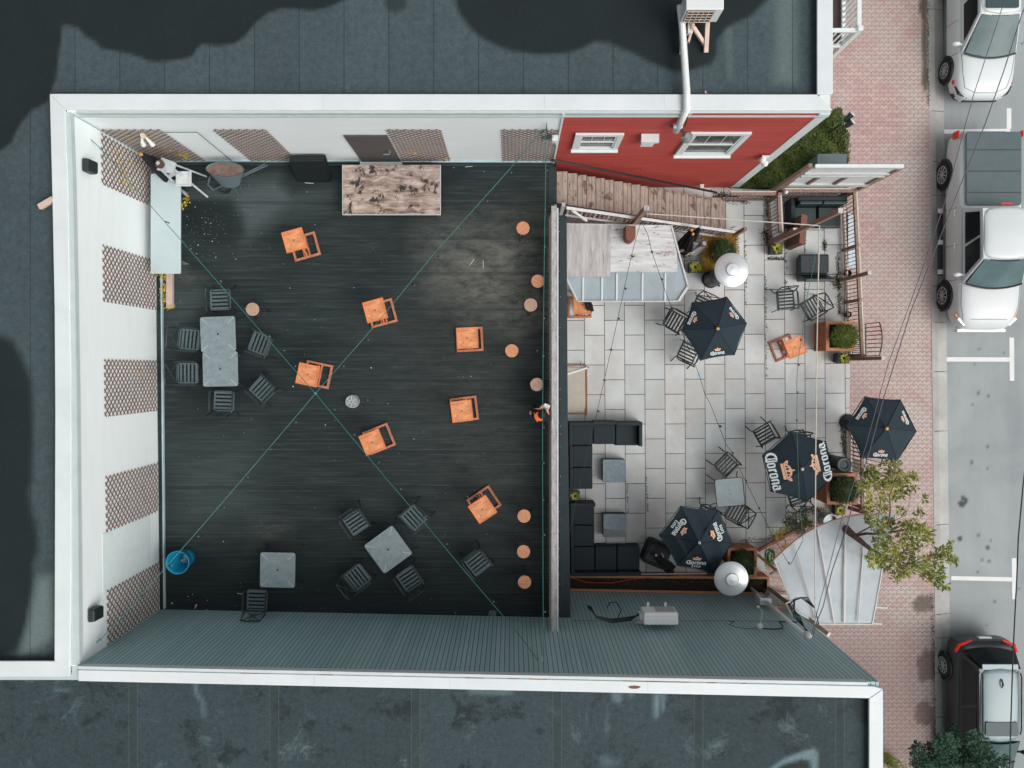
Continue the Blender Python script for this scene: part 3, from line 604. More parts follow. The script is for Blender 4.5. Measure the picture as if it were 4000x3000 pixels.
r = grid_sheet('flat_roof', -15, 8.02, -12.5, -6.5, Z_RB, .07, {'wet': f_wetB, 'dust': f_dustB}, m_roofB, keep=lambda x, y: (y < -6.66-.0203*(x+9.45)), parent=B); r.location = (0, 9, 0)
mm, t, p = mk('grey_ribbed_siding'); v = coords(t); sx = N(t, 'ShaderNodeSeparateXYZ'); t.links.new(v, sx.inputs[0])
n1 = noise(t, coords(t, (1, 1, .4)), .9, 4, .6); c = ramp(t, n1, [(.3, C(146, 182, 185)), (.7, C(164, 196, 199))])
pit = .1095; fr = math_(t, 'FRACT', math_(t, 'DIVIDE', math_(t, 'ADD', sx.outputs[0], 20), pit))

wn = N(t, 'ShaderNodeTexWhiteNoise', noise_dimensions='1D'); t.links.new(math_(t, 'FLOOR', math_(t, 'DIVIDE', math_(t, 'ADD', sx.outputs[0], 20), pit)), wn.inputs['W'])
c = mixc(t, .35, c, mixc(t, wn.outputs[0], dk(C(154,182,185), .85), dk(C(168,192,195), 1.1)))
n2 = noise(t, coords(t, (1, 1, 1)), 60, 3, .7); c = mixc(t, .5, c, ramp(t, n2, [(.3, (.8,.8,.8,1)), (.7, (1.2,1.2,1.2,1))]), 'MULTIPLY')
g = math_(t, 'LESS_THAN', fr, .15); c = mixc(t, math_(t, 'MULTIPLY', g, .92), c, C(58, 88, 92))
t.links.new(c, p.inputs['Base Color']); p.inputs['Roughness'].default_value = .45
mb = MB(); mb.prism([(-9.47, yB(-9.47)), (8.0, yB(8.0)), (8.0, yB(8.0)-.1), (-9.47, yB(-9.47)-.1)], 0, 6.97); mb.build('siding_wall', mm, B)
mb = MB(); mb.b2(7.80, 8.03, -12.5, -7.0, 0, 6.97); mb.build('east_wall', mm, B)
mb = MB(); L0, L1 = -9.5, 7.72
L0 = -9.42
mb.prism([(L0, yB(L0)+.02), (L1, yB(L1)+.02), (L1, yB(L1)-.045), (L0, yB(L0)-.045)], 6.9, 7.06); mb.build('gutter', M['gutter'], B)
mb = MB()
mb.prism([(-9.43, yB(-9.43)-.075), (7.86, yB(8)-.075), (7.86+.2, yB(8)-.13), (7.76, yB(8)-.335), (-9.43, yB(-9.43)-.315)], 6.97, 7.03)
mb.prism([(8.065, yB(8)-.14), (8.08, -12.5), (7.765, -12.5), (7.765, yB(8)-.345)], 6.97, 7.028)
mb.build('parapet_cap', M['white_cap'], B, bevel=.01)

g_ = MB(); rg = random.Random(77)
for xa, xb in ((-4.15,-3.9),(2.4,3.55),(-.1,.15),(.42,.75),(3.0,3.2),(3.55,3.85),(4.25,4.45),(5.0,5.1),(-5.9,-5.5),(-1.0,-.6)):
    g_.bar((xa, yB(xa)-.06, 7.032), (xb, yB(xb)-.06, 7.032), rg.uniform(.012, .03), .01)
g_.build('gutter_rust', M['rust'], B)
g_ = MB(); g_.prism([(2.66+.13*math.cos(a)*(1+.15*math.sin(3*a)), yB(2.7)-.20+.035*math.sin(a)) for a in [2*math.pi*k/18 for k in range(18)]], 7.031, 7.035); g_.build('rust_patch', M['rust'], B)
for xa in (-9.0, -5.9, 3.2, 6.6): pass
g_ = MB()
for xa in (-4.3, -1.35, 2.95): g_.b2(xa, xa+.006, yB(xa)-.31, yB(xa)-.08, 7.0305, 7.032)
for xa in (-4.1, 0.7, 3.3): g_.b2(xa, xa+.006, 5.62, 5.94, 7.0505, 7.052)
g_.build('cap_joint', plain('joint_grey', C(176, 184, 184), .7), B)
# faint square patch on the west wall
xw = lambda y: NW[0]+(SW[0]-NW[0])*(NW[1]-y)/(NW[1]-SW[1])
y0_, y1_ = WY(2222, 3.3), WY(2004, 3.3)
d = MB(); d.prism([(xw(y0_)+.003, y0_), (xw(y0_)+.009, y0_), (xw(y1_)+.009, y1_), (xw(y1_)+.003, y1_)], 3.5, 5.9); d.build('wall_patch', plain('patched_paint', C(222, 234, 232), .7, .04, 5), A)
# ------------------------------------------------------------------ things on the white building's walls
def lattice(name_label, origin, ux, w_, h_, group='diamond lattices on the white walls'):
    "origin: lower corner on the wall, ux: unit vector along the wall, panel w_ x h_"
    ux = Vector((*ux, 0)); uz = Vector((0, 0, 1)); nrm = Vector((ux.y, -ux.x, 0))
    nrm = nrm if (nrm.x > .5 or nrm.y < -.5) else -nrm; t = MB(); du, dz = .092, .088; step = 2*du
    for s in (1, -1):
        k = -int(h_/dz*du/step)-2
        while k*step < w_+h_/dz*du+1:
            u0 = k*step; z0, z1 = 0.0, h_
            # u = u0 + s*du/dz*z
            a = s*du/dz; zs = sorted([(0-u0)/a, (w_-u0)/a]); lo, hi = max(zs[0], 0), min(zs[1], h_)
            if hi-lo > .02:
                off = nrm*(.018 if s > 0 else .008)
                p = Vector(origin)+ux*(u0+a*lo)+uz*lo+off; q = Vector(origin)+ux*(u0+a*hi)+uz*hi+off
                t.bar(p, q, .025, .007, up=nrm)
            k += 1
    o = t.build('lattice_panel', M['lattice']); centre(origin, o)
    return tag(o, name_label, 'trellis', group)
u = Vector((SW[0]-NW[0], SW[1]-NW[1], 0)).normalized(); LW = Vector((NW[0], NW[1], 0))+Vector((-u.y, u.x, 0))*.0
def leftwall(py):   # point on the west wall whose foot shows at photo row py
    y = WY(py, 3.0); k = (y-NW[1])/(SW[1]-NW[1]); return Vector((NW[0]+(SW[0]-NW[0])*k+.012, y, 3.08))
for lab, a, b in (('diamond lattice on the west wall by the corner with yellow ivy in it', 640, 814), ('diamond lattice on the west wall behind the end of the long white table', 1018, 1212),
                  ('middle diamond lattice of the west wall, behind the joined grey tables', 1408, 1604), ('diamond lattice on the west wall above a faint square patch', 1806, 1996), ('diamond lattice on the west wall nearest the grey siding', 2192, 2378)):
    P, Q = leftwall(a), leftwall(b); d = (Q-P); lattice(lab, P, (d.normalized().x, d.normalized().y), d.length, 2.68)
for lab, a, b in (('diamond lattice on the north wall in the corner behind the stepladder', 606, 812), ('diamond lattice on the north wall behind the wheelbarrow', 985, 1168), ('diamond lattice on the north wall right of the dark door', 1572, 1760), ('diamond lattice on the north wall beside the red shingles', 1962, 2163)):
    lattice(lab, (WX(a, 3), 5.555, 3.1), (1, 0), WX(b, 3)-WX(a, 3), 2.75)
def ivy(name, label, pts, L=.07, mat='ivy_yellow', n=16, r=.09):
    t = MB(); rg = random.Random(len(pts)*7+n)
    for p in pts: t.cloud(p, (r, r, r), n, L, L*.7, rg)
    o = t.build(name, M[mat]); centre(pts[0], o); return tag(o, label, 'climbing plant')
def LWp(px, z, dx=.03):  # point on west wall plane showing at column px ... row given by y
    return None
lw = lambda py, z: Vector((NW[0]+.05, (1438-py)*(CAMZ-z)/3050, z))
ivy('climbing_ivy', 'yellow ivy climbing the corner lattice of the west wall', [lw(605, 5.1), lw(620, 5.0), lw(640, 4.8), lw(655, 5.0), lw(680, 4.75), lw(700, 4.6), lw(725, 4.6), lw(745, 4.5), lw(640, 4.4), lw(690, 4.9), lw(715, 4.85)], .055, n=9, r=.12)
nw_ = lambda px, z: Vector(((px-2000)*(CAMZ-z)/3050, 5.52, z))
ivy('climbing_ivy', 'yellow ivy on the north wall lattice beside the stepladder', [nw_(700, 3.9), nw_(712, 3.85), nw_(725, 3.8), nw_(732, 3.6), nw_(590, 5.3), nw_(500, 5.4), nw_(560, 5.0), nw_(650, 4.3)], .05, n=8, r=.08)
ivy('climbing_ivy', 'small yellow twig on the lattice right of the door', [nw_(1610, 4.2), nw_(1622, 4.1), nw_(1748, 3.6)], .06, n=7, r=.07)
ivy('climbing_ivy', 'thin yellow sprig on the middle lattice of the west wall', [lw(1440, 4.0), lw(1465, 4.0), lw(1478, 3.9)], .05, n=5, r=.06)
def speaker(py0, py1, label):
    y = WY((py0+py1)/2, 6.2); x = NW[0]+.15+ (0 if py0 < 1000 else .13)
    t = thing('wall_speaker', label, 'speaker', (x, y, 5.95), world=True, group='black wall speakers')
    mb = MB(); mb.add([(x-.12, y-.15, 6.25), (x+.06, y-.14, 6.25), (x+.06, y+.14, 6.25), (x-.12, y+.15, 6.25), (x-.12, y-.15, 6.6), (x+.03, y-.14, 6.6), (x+.03, y+.14, 6.6), (x-.12, y+.15, 6.6)], [(3,2,1,0), (4,5,6,7), (0,1,5,4), (1,2,6,5), (2,3,7,6), (3,0,4,7)])
    mb.build('cabinet', M['black_chair'], t, bevel=.03)
    g = MB(); g.add([(x+.155, y-.13, 6.0), (x+.155, y+.13, 6.0), (x+.085, y+.14, 6.44), (x+.085, y-.14, 6.44)], [(0,1,2,3)]); 
    gg = MB(); gg.bar((x+.068, y, 6.28), (x+.041, y, 6.57), .23, .01, up=(1,0,0)); gg.build('grille', M['plastic_black'], t)
    b = MB(); b.b2(x-.17, x-.11, y-.06, y+.06, 6.3, 6.45); b.build('bracket', M['black'], t)
speaker(630, 690, 'black loudspeaker on the west wall near the north corner'); speaker(2354, 2416, 'black loudspeaker on the west wall near the grey siding')
# floodlight pair, wall lamp, white sconce, grey lamp on the red wall
t = thing('floodlight', 'twin-headed cream floodlight above the corner lattice on the north wall', 'lamp', (-8.72, 5.5, 5.5), world=True)
mb = MB(); mb.lathe(-8.72, 5.5, [(.05, 5.44), (.06, 5.5), (.06, 5.58)], 12); mb.build('base', plain('cream_plastic', C(222, 200, 178), .5), t)
for s in (-1, 1):
    mb = MB(); mb.tube([(-8.72+s*.05, 5.46, 5.5), (-8.72+s*.09, 5.40, 5.40), (-8.72+s*.11, 5.35, 5.28)], [.025, .04, .062], 10); mb.build('lamp_head', M['white_metal'], t)
t = thing('wall_lamp', 'small white box lamp at the white wall\'s edge by the red shingles', 'lamp', (1.02, 5.47, 5.4), world=True)
mb = MB(); mb.b2(.94, 1.08, 5.36, 5.5, 5.2, 5.62); mb.build('housing', M['white_metal'], t, bevel=.02)
mb = MB(); mb.b2(.98, 1.04, 5.34, 5.357, 5.25, 5.42); mb.build('lens', M['grey_plastic'], t)
t = thing('wall_lamp', 'grey round lamp hanging from a short arm on the red wall', 'lamp', (3.9, 5.45, 6.2), world=True)
mb = MB(); mb.tube([(3.55, 5.45, 6.45), (3.75, 5.40, 6.42), (3.92, 5.33, 6.3)], .03, 8); mb.build('arm', M['black'], t)
mb = MB(); mb.lathe(4.0, 5.28, [(.1, 6.02), (.13, 6.1), (.12, 6.2), (.07, 6.26)], 16); mb.build('lamp_head', M['steel'], t)
t = thing('security_light', 'white twin security light low on the red wall by the corner board', 'lamp', (6.55, 5.42, 3.4), world=True)
mb = MB(); mb.sphere((6.5, 5.40, 3.75), .09); mb.sphere((6.62, 5.36, 3.55), .09); mb.build('lamp_head', M['white_metal'], t); mb = MB(); mb.b2(6.46, 6.64, 5.44, 5.49, 3.5, 3.85); mb.build('base', M['white'], t)
o = MB().b2(5.6, 5.72, 5.36, 5.485, .55, .75).build('socket_box', M['white_metal'], bevel=.01); centre((5.66, 5.42, .55), o); tag(o, 'white electric box at the foot of the red wall', 'socket box')
# roof-top heat pump with its line cover
x0, x1 = WX(2672, 7.75), WX(2818, 7.75); yf = WY(58, 7.7)
t = thing('heat_pump', 'white heat pump on a timber stand on the north roof', 'air conditioner', ((x0+x1)/2, yf+.2, Z_RA), world=True)
mb = MB(); mb.b2(x0, x1, yf, yf+.36, 7.35, 7.95); mb.build('casing', M['white_metal'], t, bevel=.02)
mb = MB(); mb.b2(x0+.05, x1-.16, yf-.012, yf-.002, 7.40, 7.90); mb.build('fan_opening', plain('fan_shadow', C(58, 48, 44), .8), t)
g = MB()
for k in range(6): xk = x0+.06+(x1-x0-.24)*k/5; g.b2(xk-.008, xk+.008, yf-.03, yf-.016, 7.40, 7.90)
for k in range(5): zk = 7.41+.48*k/4; g.b2(x0+.05, x1-.16, yf-.032, yf-.018, zk-.008, zk+.008)
g.build('grille', plain('grille_wire', C(206, 190, 176), .5), t)
PW = plain('sun_bleached_pine', C(214, 190, 174), .8, .12, 6)
s = MB(); s.bar((x0+.12, yf+.4, 7.3), (x0+.12, WY(208, 7.0), 6.93), .08, .09); s.bar((x1-.16, yf+.4, 7.3), (x1-.12, WY(200, 7.0), 6.93), .09, .09); s.bar((x1-.14, WY(172, 7), 6.95), (WX(2708, 7.2), WY(105, 7.2), 7.2), .07, .07); s.bar((WX(2708, 7.2), WY(95, 7.2), 7.25), (WX(2690, 7), WY(165, 7), 6.95), .05, .05)
s.b2(x0+.05, x1-.1, yf+.05, yf+.12, 7.26, 7.34); s.build('timber_stand', PW, t)
b = MB(); b.b2(WX(2682, 7), WX(2700, 7), WY(140, 7), WY(103, 7), 7.0, 7.16); b.build('isolator_box', M['white_metal'], t)
p0 = MB(); p0.tube([(WX(2654, 7.5), WY(20, 7.5), 7.5), (WX(2669, 7.3), WY(96, 7.3), 7.2), (WX(2683, 7.15), WY(360, 7.15), 7.13), (WX(2684, 7.15), WY(424, 7.15), 7.13), (WX(2645, 6.4), WY(495, 6.4)-.06, 6.3)], [.06, .075, .08, .085, .08], 10)
p0.tube([(WX(2630, 6.5), 5.42, 6.5), (WX(2665, 6.5), 5.42, 6.5)], .05, 8)
o = p0.build('line_cover', M['white_metal'], smooth=True); centre((WX(2684, 7), WY(424, 7), 7.1), o); tag(o, 'white pipe cover running over the parapet onto the red wall', 'pipe')
o = MB().tube([(WX(2640, 7.4), WY(40, 7.4), 7.4), (WX(2637, 7.1), WY(70, 7.1), 7.1), (WX(2660, 7), WY(98, 7), 6.95)], .012, 6).tube([(WX(2690, 7), WY(150, 7), 7.0), (WX(2689, 6.95), WY(250, 6.95), 6.9), (WX(2693, 7.1), WY(400, 7.1), 7.09), (WX(2690, 7), WY(438, 7), 6.98), (WX(2676, 6.5), 5.42, 6.5)], .014, 6).build('cable', M['black']); centre((WX(2690, 7), WY(250, 7), 6.9), o); tag(o, 'black cable beside the white pipe cover on the north roof', 'cable')
# timber stub on the west roof, leaf on the roof
mb = MB(); mb.bar((WX(160, 6.9), WY(811, 6.9), 6.95), (WX(215, 6.95), WY(779, 6.95), 7.0), .12, .1); o = mb.build('timber_block', PW, bevel=.008); centre((WX(180, 6.9), WY(800, 6.9), 6.86), o); tag(o, 'pale timber offcut sticking out from under the west parapet', 'timber')
mb = MB(); mb.leaf((WX(2752, 6.9), WY(370, 6.9), 6.9), (1, .3, 0), (0, 0, 1), .09, .05); mb.leaf((WX(2757, 6.9), WY(366, 6.9), 6.91), (-.2, 1, 0), (0, 0, 1), .07, .04); o = mb.build('fallen_leaf', M['peach']); centre((WX(2755, 6.9), WY(368, 6.9), 6.86), o); tag(o, 'orange leaf on the north roof behind the parapet', 'leaf')
# ------------------------------------------------------------------ chairs
def make_chair(m_main, m_slat):
    t = thing('garden_armchair', 'x', 'chair', (0, 0, 0))
    s = MB()
    for k in range(5): s.b2(-.235, .235, -.225+k*.1-.026, -.225+k*.1+.026, .415, .43)
    s.build('seat', m_slat, t)
    f = MB()
    for sx_ in (-1, 1): f.bar((sx_*.25, -.27, .42), (sx_*.25, .25, .42), .032, .03)
    f.bar((-.25, -.27, .42), (.25, -.27, .42), .02, .03); f.bar((-.25, .25, .42), (.25, .25, .42), .03, .03); f.build('seat_frame', m_slat, t)
    for sx_ in (-1, 1):
        a = MB(); a.tube([(sx_*.30, -.29, .61), (sx_*.30, -.24, .645), (sx_*.30, .20, .655), (sx_*.28, .285, .66)], .02, 6)
        a.b2(sx_*.30-.026, sx_*.30+.026, -.26, .2, .655, .668); a.build('armrest', m_main, t)
        l = MB(); l.tube([(sx_*.30, -.26, .645), (sx_*.27, -.26, .42), (sx_*.29, -.30, 0)], .016, 6); l.build('leg', m_main, t)
        l = MB(); l.tube([(sx_*.27, .25, .44), (sx_*.27, .28, .2), (sx_*.28, .42, 0)], .017, 6); l.build('leg', m_main, t)
    b = MB(); T = lambda x, z: (x, .25+(z-.42)*.24, z)
    for sx_ in (-1, 1): b.tube([T(sx_*.27, .42), T(sx_*.275, .7), T(sx_*.25, .93)], .018, 6)
    b.tube([T(-.25, .93), T(-.12, .955), T(.12, .955), T(.25, .93)], .018, 6); b.tube([T(-.27, .50), T(.27, .50)], .014, 6)
    for s_ in (-1, 1):
        for o_ in (-.025, .025): b.tube([T(s_*(-.26), .50+o_*.0), T(s_*o_, .72), T(s_*.24, .93)], .009, 5)
        b.tube([T(s_*.03, .50), T(s_*.03, .95)], .008, 5)
    b.build('backrest', m_main, t)
    TREE[t.name] = list(kids(t)); return t
def place(proto, used, px, py, z, ang, label, group, zref=.43, name=None):
    v = W(px, py, z+zref); loc = (v.x, v.y, z)
    if not used[0]: used[0] = 1; o = proto; o.location = loc; o.rotation_euler.z = R(ang-90); o['label'] = label
    else: o = dup(proto, loc, R(ang-90), label)
    if group: o['group'] = group
    return o
cd = make_chair(M['black_chair'], M['deckchair']); ud = [0]; G = 'slatted armchairs on the dark deck'
for px, py, a, lab in ((861,1170,92,'dark armchair on the north side of the joined grey tables'), (740,1326,174,'dark armchair west of the joined tables, next to the upper table top'), (733,1458,180,'dark armchair west of the joined tables, next to the lower table top'),
        (875,1568,268,'dark armchair facing the joined tables from the south'), (1018,1343,-21,'dark armchair east of the joined tables, below the lone round stool'), (1027,1520,-43,'dark armchair turned away southeast of the joined tables'),
        (1391,2039,124,'dark armchair at the upper left corner of the turned grey table'), (1620,2021,42,'dark armchair under the cable at the upper right of the turned grey table'), (1396,2257,218,'dark armchair at the lower left of the turned grey table'),
        (1601,2261,-56,'dark armchair at the lower right of the turned grey table'), (1865,2197,128,'lone dark armchair between the turned grey table and the bar stools'), (1004,2345,-92,'dark armchair south of the single grey table, against the siding')):
    place(cd, ud, px, py, 3.0, a, lab, G)
cp = make_chair(M['black'], M['black_chair']); cp.name = 'garden_armchair.100'; TREE[cp.name] = list(kids(cp)); up_ = [0]; G = 'slatted armchairs on the pale patio'
for px, py, a, lab in ((2637,1256,150,'black armchair left of the northern parasol, upper one'), (2688,1376,245,'black armchair half under the lower left edge of the northern parasol'), (2742,1200,65,'black armchair hidden but for its back above the northern parasol'),
        (3068,1174,95,'black armchair south of the leather easy chair, upright to the fence'), (3172,1202,30,'black armchair turned askew beside the fence and leather easy chair'), (2986,1697,120,'black armchair left above the parasol with the big lettering'),
        (3112,1728,80,'black armchair whose back shows above the parasol with the big lettering'), (3110,1932,-72,'black armchair sticking out below the parasol with the big lettering'), (2836,1816,135,'black armchair above the wet glass table'),
        (2876,2000,-29,'black armchair below right of the wet glass table'), (2752,2018,60,'black armchair mostly under the crumpled southern parasol')):
    place(cp, up_, px, py, 0, a, lab, G)
# ------------------------------------------------------------------ tables
def rsq(s, r, n=5):
    o = []
    for cx, cy, a0 in ((s-r, s-r, 0), (-s+r, s-r, 90), (-s+r, -s+r, 180), (s-r, -s+r, 270)):
        for k in range(n): a = R(a0+90*k/(n-1)); o.append((cx+r*math.cos(a), cy+r*math.sin(a)))
    return o
def make_table(s, mtop, mleg, glass=False):
    t = thing('patio_table', 'x', 'table', (0, 0, 0))
    a = MB()
    if glass:
        a.prism(rsq(s-.01, .06), .715, .723); top = a.build('table_top', mtop, t)
        a = MB(); q = rsq(s, .07, 6); a.tube([(x, y, .72) for x, y in q+[q[0], q[1]]], .012, 6, cap=False); a.build('rim', mleg, t)
    else:
        a.prism(rsq(s, .06), .70, .728)
        n = len(rsq(s, .06)); top = a.build('table_top', mtop, t, bevel=.006)
        c = MB()
        for sx_ in (-1, 1):
            for sy_ in (-1, 1): c.bar((sx_*(s-.03), sy_*(s-.03), .7295), (sx_*(s-.19), sy_*(s-.19), .7295), .012, .004)
        c.build('crease', M['white_pale'], top)
    h = MB()
    if glass:
        for yy in (0.05, -.06): h.lathe(.0+(-.02 if yy > 0 else .0), yy, [(.014, .724), (.014, .73), (.019, .73), (.019, .724)], 16, close=False)
    else: h.lathe(0, 0, [(.026, .7285), (.026, .731)], 16)
    h.build('parasol_hole', M['black'], top)
    for sx_ in (-1, 1):
        for sy_ in (-1, 1):
            l = MB(); l.tube([(sx_*(s-.2), sy_*(s-.2), .69), (sx_*(s-.1), sy_*(s-.1), .6), (sx_*(s-.03), sy_*(s-.03), .2), (sx_*(s+.06), sy_*(s+.06), 0)], .014, 6); l.build('leg', mleg, t)
    def tr(o): TREE[o.name] = list(kids(o)); [tr(k) for k in kids(o)]
    tr(t); return t
M['white_pale'] = plain('pale_crease', C(176, 188, 190), .4, .05, 4)
tb = make_table(.455, M['table_grey'], M['black_chair']); ut = [0]; G = 'square grey tables on the deck'
for px, py, a, lab in ((851,1305,2,'upper of the two grey square tables pushed together by the west wall'), (860,1441,1,'lower of the two grey square tables pushed together by the west wall'), (1516,2147,36,'grey square table turned like a diamond among four armchairs'), (1084,2227,-1,'grey square table standing alone near the siding with one chair')):
    place(tb, ut, px, py, 3.0, a+90, lab, G, .73)
gt = make_table(.42, M['glass_table'], M['black'], True); v = W(2851, 1923, .72); gt.location = (v.x, v.y, 0); gt.rotation_euler.z = R(5.5); gt.name = 'glass_table'; tag(gt, 'wet square glass table with a thin black rim on the patio', 'table')
# bar tables
def make_bar(mtop, mfr, medge):
    t = thing('bar_table', 'x', 'bar table', (0, 0, 0))
    a = MB(); a.b2(-.25, .25, -.25, .25, 1.04, 1.058); top = a.build('table_top', mtop, t)
    e = MB(); 
    for s_ in (-1, 1): e.b2(-.268, .268, s_*.259-.011, s_*.259+.011, 1.02, 1.075); e.b2(s_*.259-.011, s_*.259+.011, -.248, .248, 1.02, 1.0745)
    e.build('rim', medge, top)
    h = MB(); h.lathe(0, 0, [(.018, 1.0585), (.018, 1.06)], 14); h.build('parasol_hole', M['black'], top)
    b = MB()
    for s_ in (-1, 1): b.b2(-.36, .36, s_*.295-.03, s_*.295+.03, 0, .07); b.b2(s_*.33-.03, s_*.33+.03, -.265, .265, 0, .069)
    for s_ in (-1, 1): b.b2(s_*.07-.022, s_*.07+.022, -.265, .265, 0, .065)
    b.build('base_frame', mfr, t, bevel=.006)
    p_ = MB(); p_.b2(-.048, .048, -.09, .09, .065, 1.02); p_.bar((0, -.24, .05), (0, -.05, .38), .09, .03, up=(1,0,0)); p_.bar((0, .24, .05), (0, .05, .38), .09, .03, up=(1,0,0)); p_.build('pedestal', medge, t)
    def tr(o): TREE[o.name] = list(kids(o)); [tr(k) for k in kids(o)]
    tr(t); return t
bt = make_bar(M['orange'], M['orange_old'], M['orange_edge']); ub = [0]; G = 'small orange bar tables'
for px, py, a, z, lab in ((1149,938,15.6,3,'orange bar table nearest the large peeling plywood board'), (1465,1212,15,3,'orange bar table crossed by the green cable, in the upper middle of the deck'), (1826,1320,3,3,'orange bar table almost square to the deck below the worn brown patch'),
        (1202,1464,-12,3,'orange bar table where the two green cables cross'), (1804,1606,7,3,'orange bar table right of centre whose top hides almost all of its foot'), (1454,1728,22,3,'orange bar table below the cable crossing and right of the round wire basket'),
        (1885,1990,34,3,'orange bar table strongly turned, nearest the three southern stools'), (3107,1356,22,0,'orange bar table on the pale patio beside the tall cedar planter'), (2276,1190,1,0,'faded bar table half under the bar roof with dark cloths on it')):
    place(bt, ub, px, py, z, a+90, lab, G, 1.07)
# bar stools
def make_stool(mtop):
    t = thing('bar_stool', 'x', 'stool', (0, 0, 0))
    a = MB(); a.lathe(0, 0, [(.165, .72), (.172, .73), (.172, .745), (.166, .75)], 36); a.build('seat', mtop, t)
    for k in range(3):
        an = R(90+120*k); l = MB(); c_, s_ = math.cos(an), math.sin(an)
        for o_ in (-.2, .2): l.tube([(.1*math.cos(an+o_*2.5), .1*math.sin(an+o_*2.5), .72), (.2*math.cos(an+o_), .2*math.sin(an+o_), .3), (.24*c_, .24*s_, .01)], .008, 5)
        l.build('leg', M['black'], t)
    r_ = MB(); r_.tube([(.19*math.cos(R(q)), .19*math.sin(R(q)), .3) for q in range(0, 361, 20)], .008, 5, cap=False); r_.build('foot_ring', M['black'], t)
    TREE[t.name] = list(kids(t)); return t
s1 = make_stool(M['stool_top']); us = [0]; G = 'round bar stools along the deck railing'
for px, py, a, lab in ((2043,891,130,'round wooden stool at the northern end of the deck railing'), (2101,1098,60,'round wooden stool beside the railing, just above the paler stool'), (1999,1370,200,'round wooden stool below right of the square orange table'), (2047,2016,10,'uppermost of the three round stools at the south end of the railing'),
                (2045,2155,40,'middle one of the three round stools at the south end of the railing'), (2049,2274,90,'round stool closest to the grey siding')): place(s1, us, px, py, 3, a, lab, G, .75)
s2 = make_stool(M['stool_pale']); s2.name = 'bar_stool.100'; TREE[s2.name] = list(kids(s2)); us = [0]
for px, py, a, lab in ((2073,1191,20,'paler worn round stool third down along the railing'), (2097,1502,70,'greyish worn round stool just above the person'), (986,1208,0,'lone pale round stool near the joined grey tables')): place(s2, us, px, py, 3, a, lab, G, .75)
# ------------------------------------------------------------------ long white table, ladder, wheelbarrow, boards, platform
x0, x1, y0, y1 = WX(588, 3.76), WX(705, 3.76), WY(1069, 3.76), WY(678, 3.76)
t = thing('folding_table', 'long white plastic folding table along the west wall', 'table', ((x0+x1)/2, (y0+y1)/2, 3), world=True)
q = [((x0+x1)/2+a*(x1-x0)/2/.5, (y0+y1)/2+b*(y1-y0)/2/.5) for a, b in [(p_[0], p_[1]) for p_ in rsq(.5, .03)]]
mb = MB(); mb.prism([(a, b) for a, b in q], 3.71, 3.76); mb.build('table_top', plain('pale_blue_white_plastic', C(184, 199, 202), .4, .06, 1.5, fine=.1), t, bevel=.008)
for yy in (y0+.35, y1-.35):
    l = MB(); l.tube([(x0+.08, yy, 3.7), (x0+.1, yy, 3.02), (x1-.1, yy, 3.02), (x1-.08, yy, 3.7)], .016, 6); l.build('leg', M['grey_plastic'], t)
mb = MB(); mb.b2(WX(650, 3.1), WX(674, 3.1), WY(1203, 3.12), WY(1060, 3.12), 3.0, 3.12); o = mb.build('timber_post', grain('pinkish_plank', C(176, 150, 138), C(212, 192, 182), (6, 1.2, 6), .8, scale=3), bevel=.006); centre((WX(662, 3.1), WY(1130, 3.1), 3), o); tag(o, 'pinkish timber lying on the deck at the end of the long white table', 'timber')
P = [W(640+rnd.uniform(-8, 6), y, 3.08) for y in range(1075, 1180, 13)]+[W(x, 1066, 3.1) for x in range(600, 660, 12)]+[W(645, 1197, 3.05), W(665, 1205, 3.05), W(682, 1192, 3.05), W(610, 1058, 3.3), W(598, 1048, 3.4)]
ivy('ivy_plant', 'yellow-leaved ivy creeping between the wall and the pinkish timber', P, .07, n=7, r=.08)
ivy('ivy_plant', 'small yellow-leaved ivy on the deck by the stepladder feet', [W(x, y, 3.08) for x, y in ((717,770),(722,785),(733,775),(711,792),(728,795),(716,803),(731,790))], .07, n=4, r=.05)
t = thing('stepladder', 'old whitish aluminium stepladder with paint tray in the northwest corner', 'stepladder', (-8.4, 4.9, 3), world=True)
TP = [Vector((-8.66, 5.16, 4.62)), Vector((-8.76, 4.98, 4.60))]
feet = {'front': [W(811, 769, 3.02), W(735, 768, 3.02)], 'rear': [W(808, 690, 3.02), W(742, 640, 3.3)]}
lad = plain('ladder_aluminium', C(176, 184, 186), .45, .2, 7)
mb = MB(); mb.bar(TP[0], feet['front'][0], .05, .03); mb.bar(TP[1], feet['front'][1], .05, .03)
mb.build('front_rail', lad, t); mb = MB(); mb.bar(TP[0], W(807, 690, 3.02), .04, .025); mb.build('rear_rail', lad, t)
for k in (.12, .3, .48):
    a_, b_ = TP[0].lerp(feet['front'][0], k), TP[1].lerp(feet['front'][1], k); mb = MB(); mb.bar(a_, b_, .16 if k < .3 else .09, .02); mb.build('tread', lad, t)
mb = MB(); mb.prism([(-8.83, 4.93), (-8.70, 5.24), (-8.35, 5.1), (-8.42, 4.82)], 4.55, 4.6); mb.build('top_plate', lad, t)
x0, x1, y0, y1 = WX(686, 4.0), WX(746, 4.0), WY(727, 4.0), WY(668, 4.0)
tr_ = MB(); tr_.b2(x0, x1, y0, y1, 3.96, 3.975); tr_.b2(x0, x1, y0, y0+.03, 3.975, 4.02); tr_.b2(x1-.03, x1, y0+.03, y1, 3.975, 4.02); tr_.build('paint_tray', plain('white_tray', C(208, 214, 212), .4, .12, 10), t)
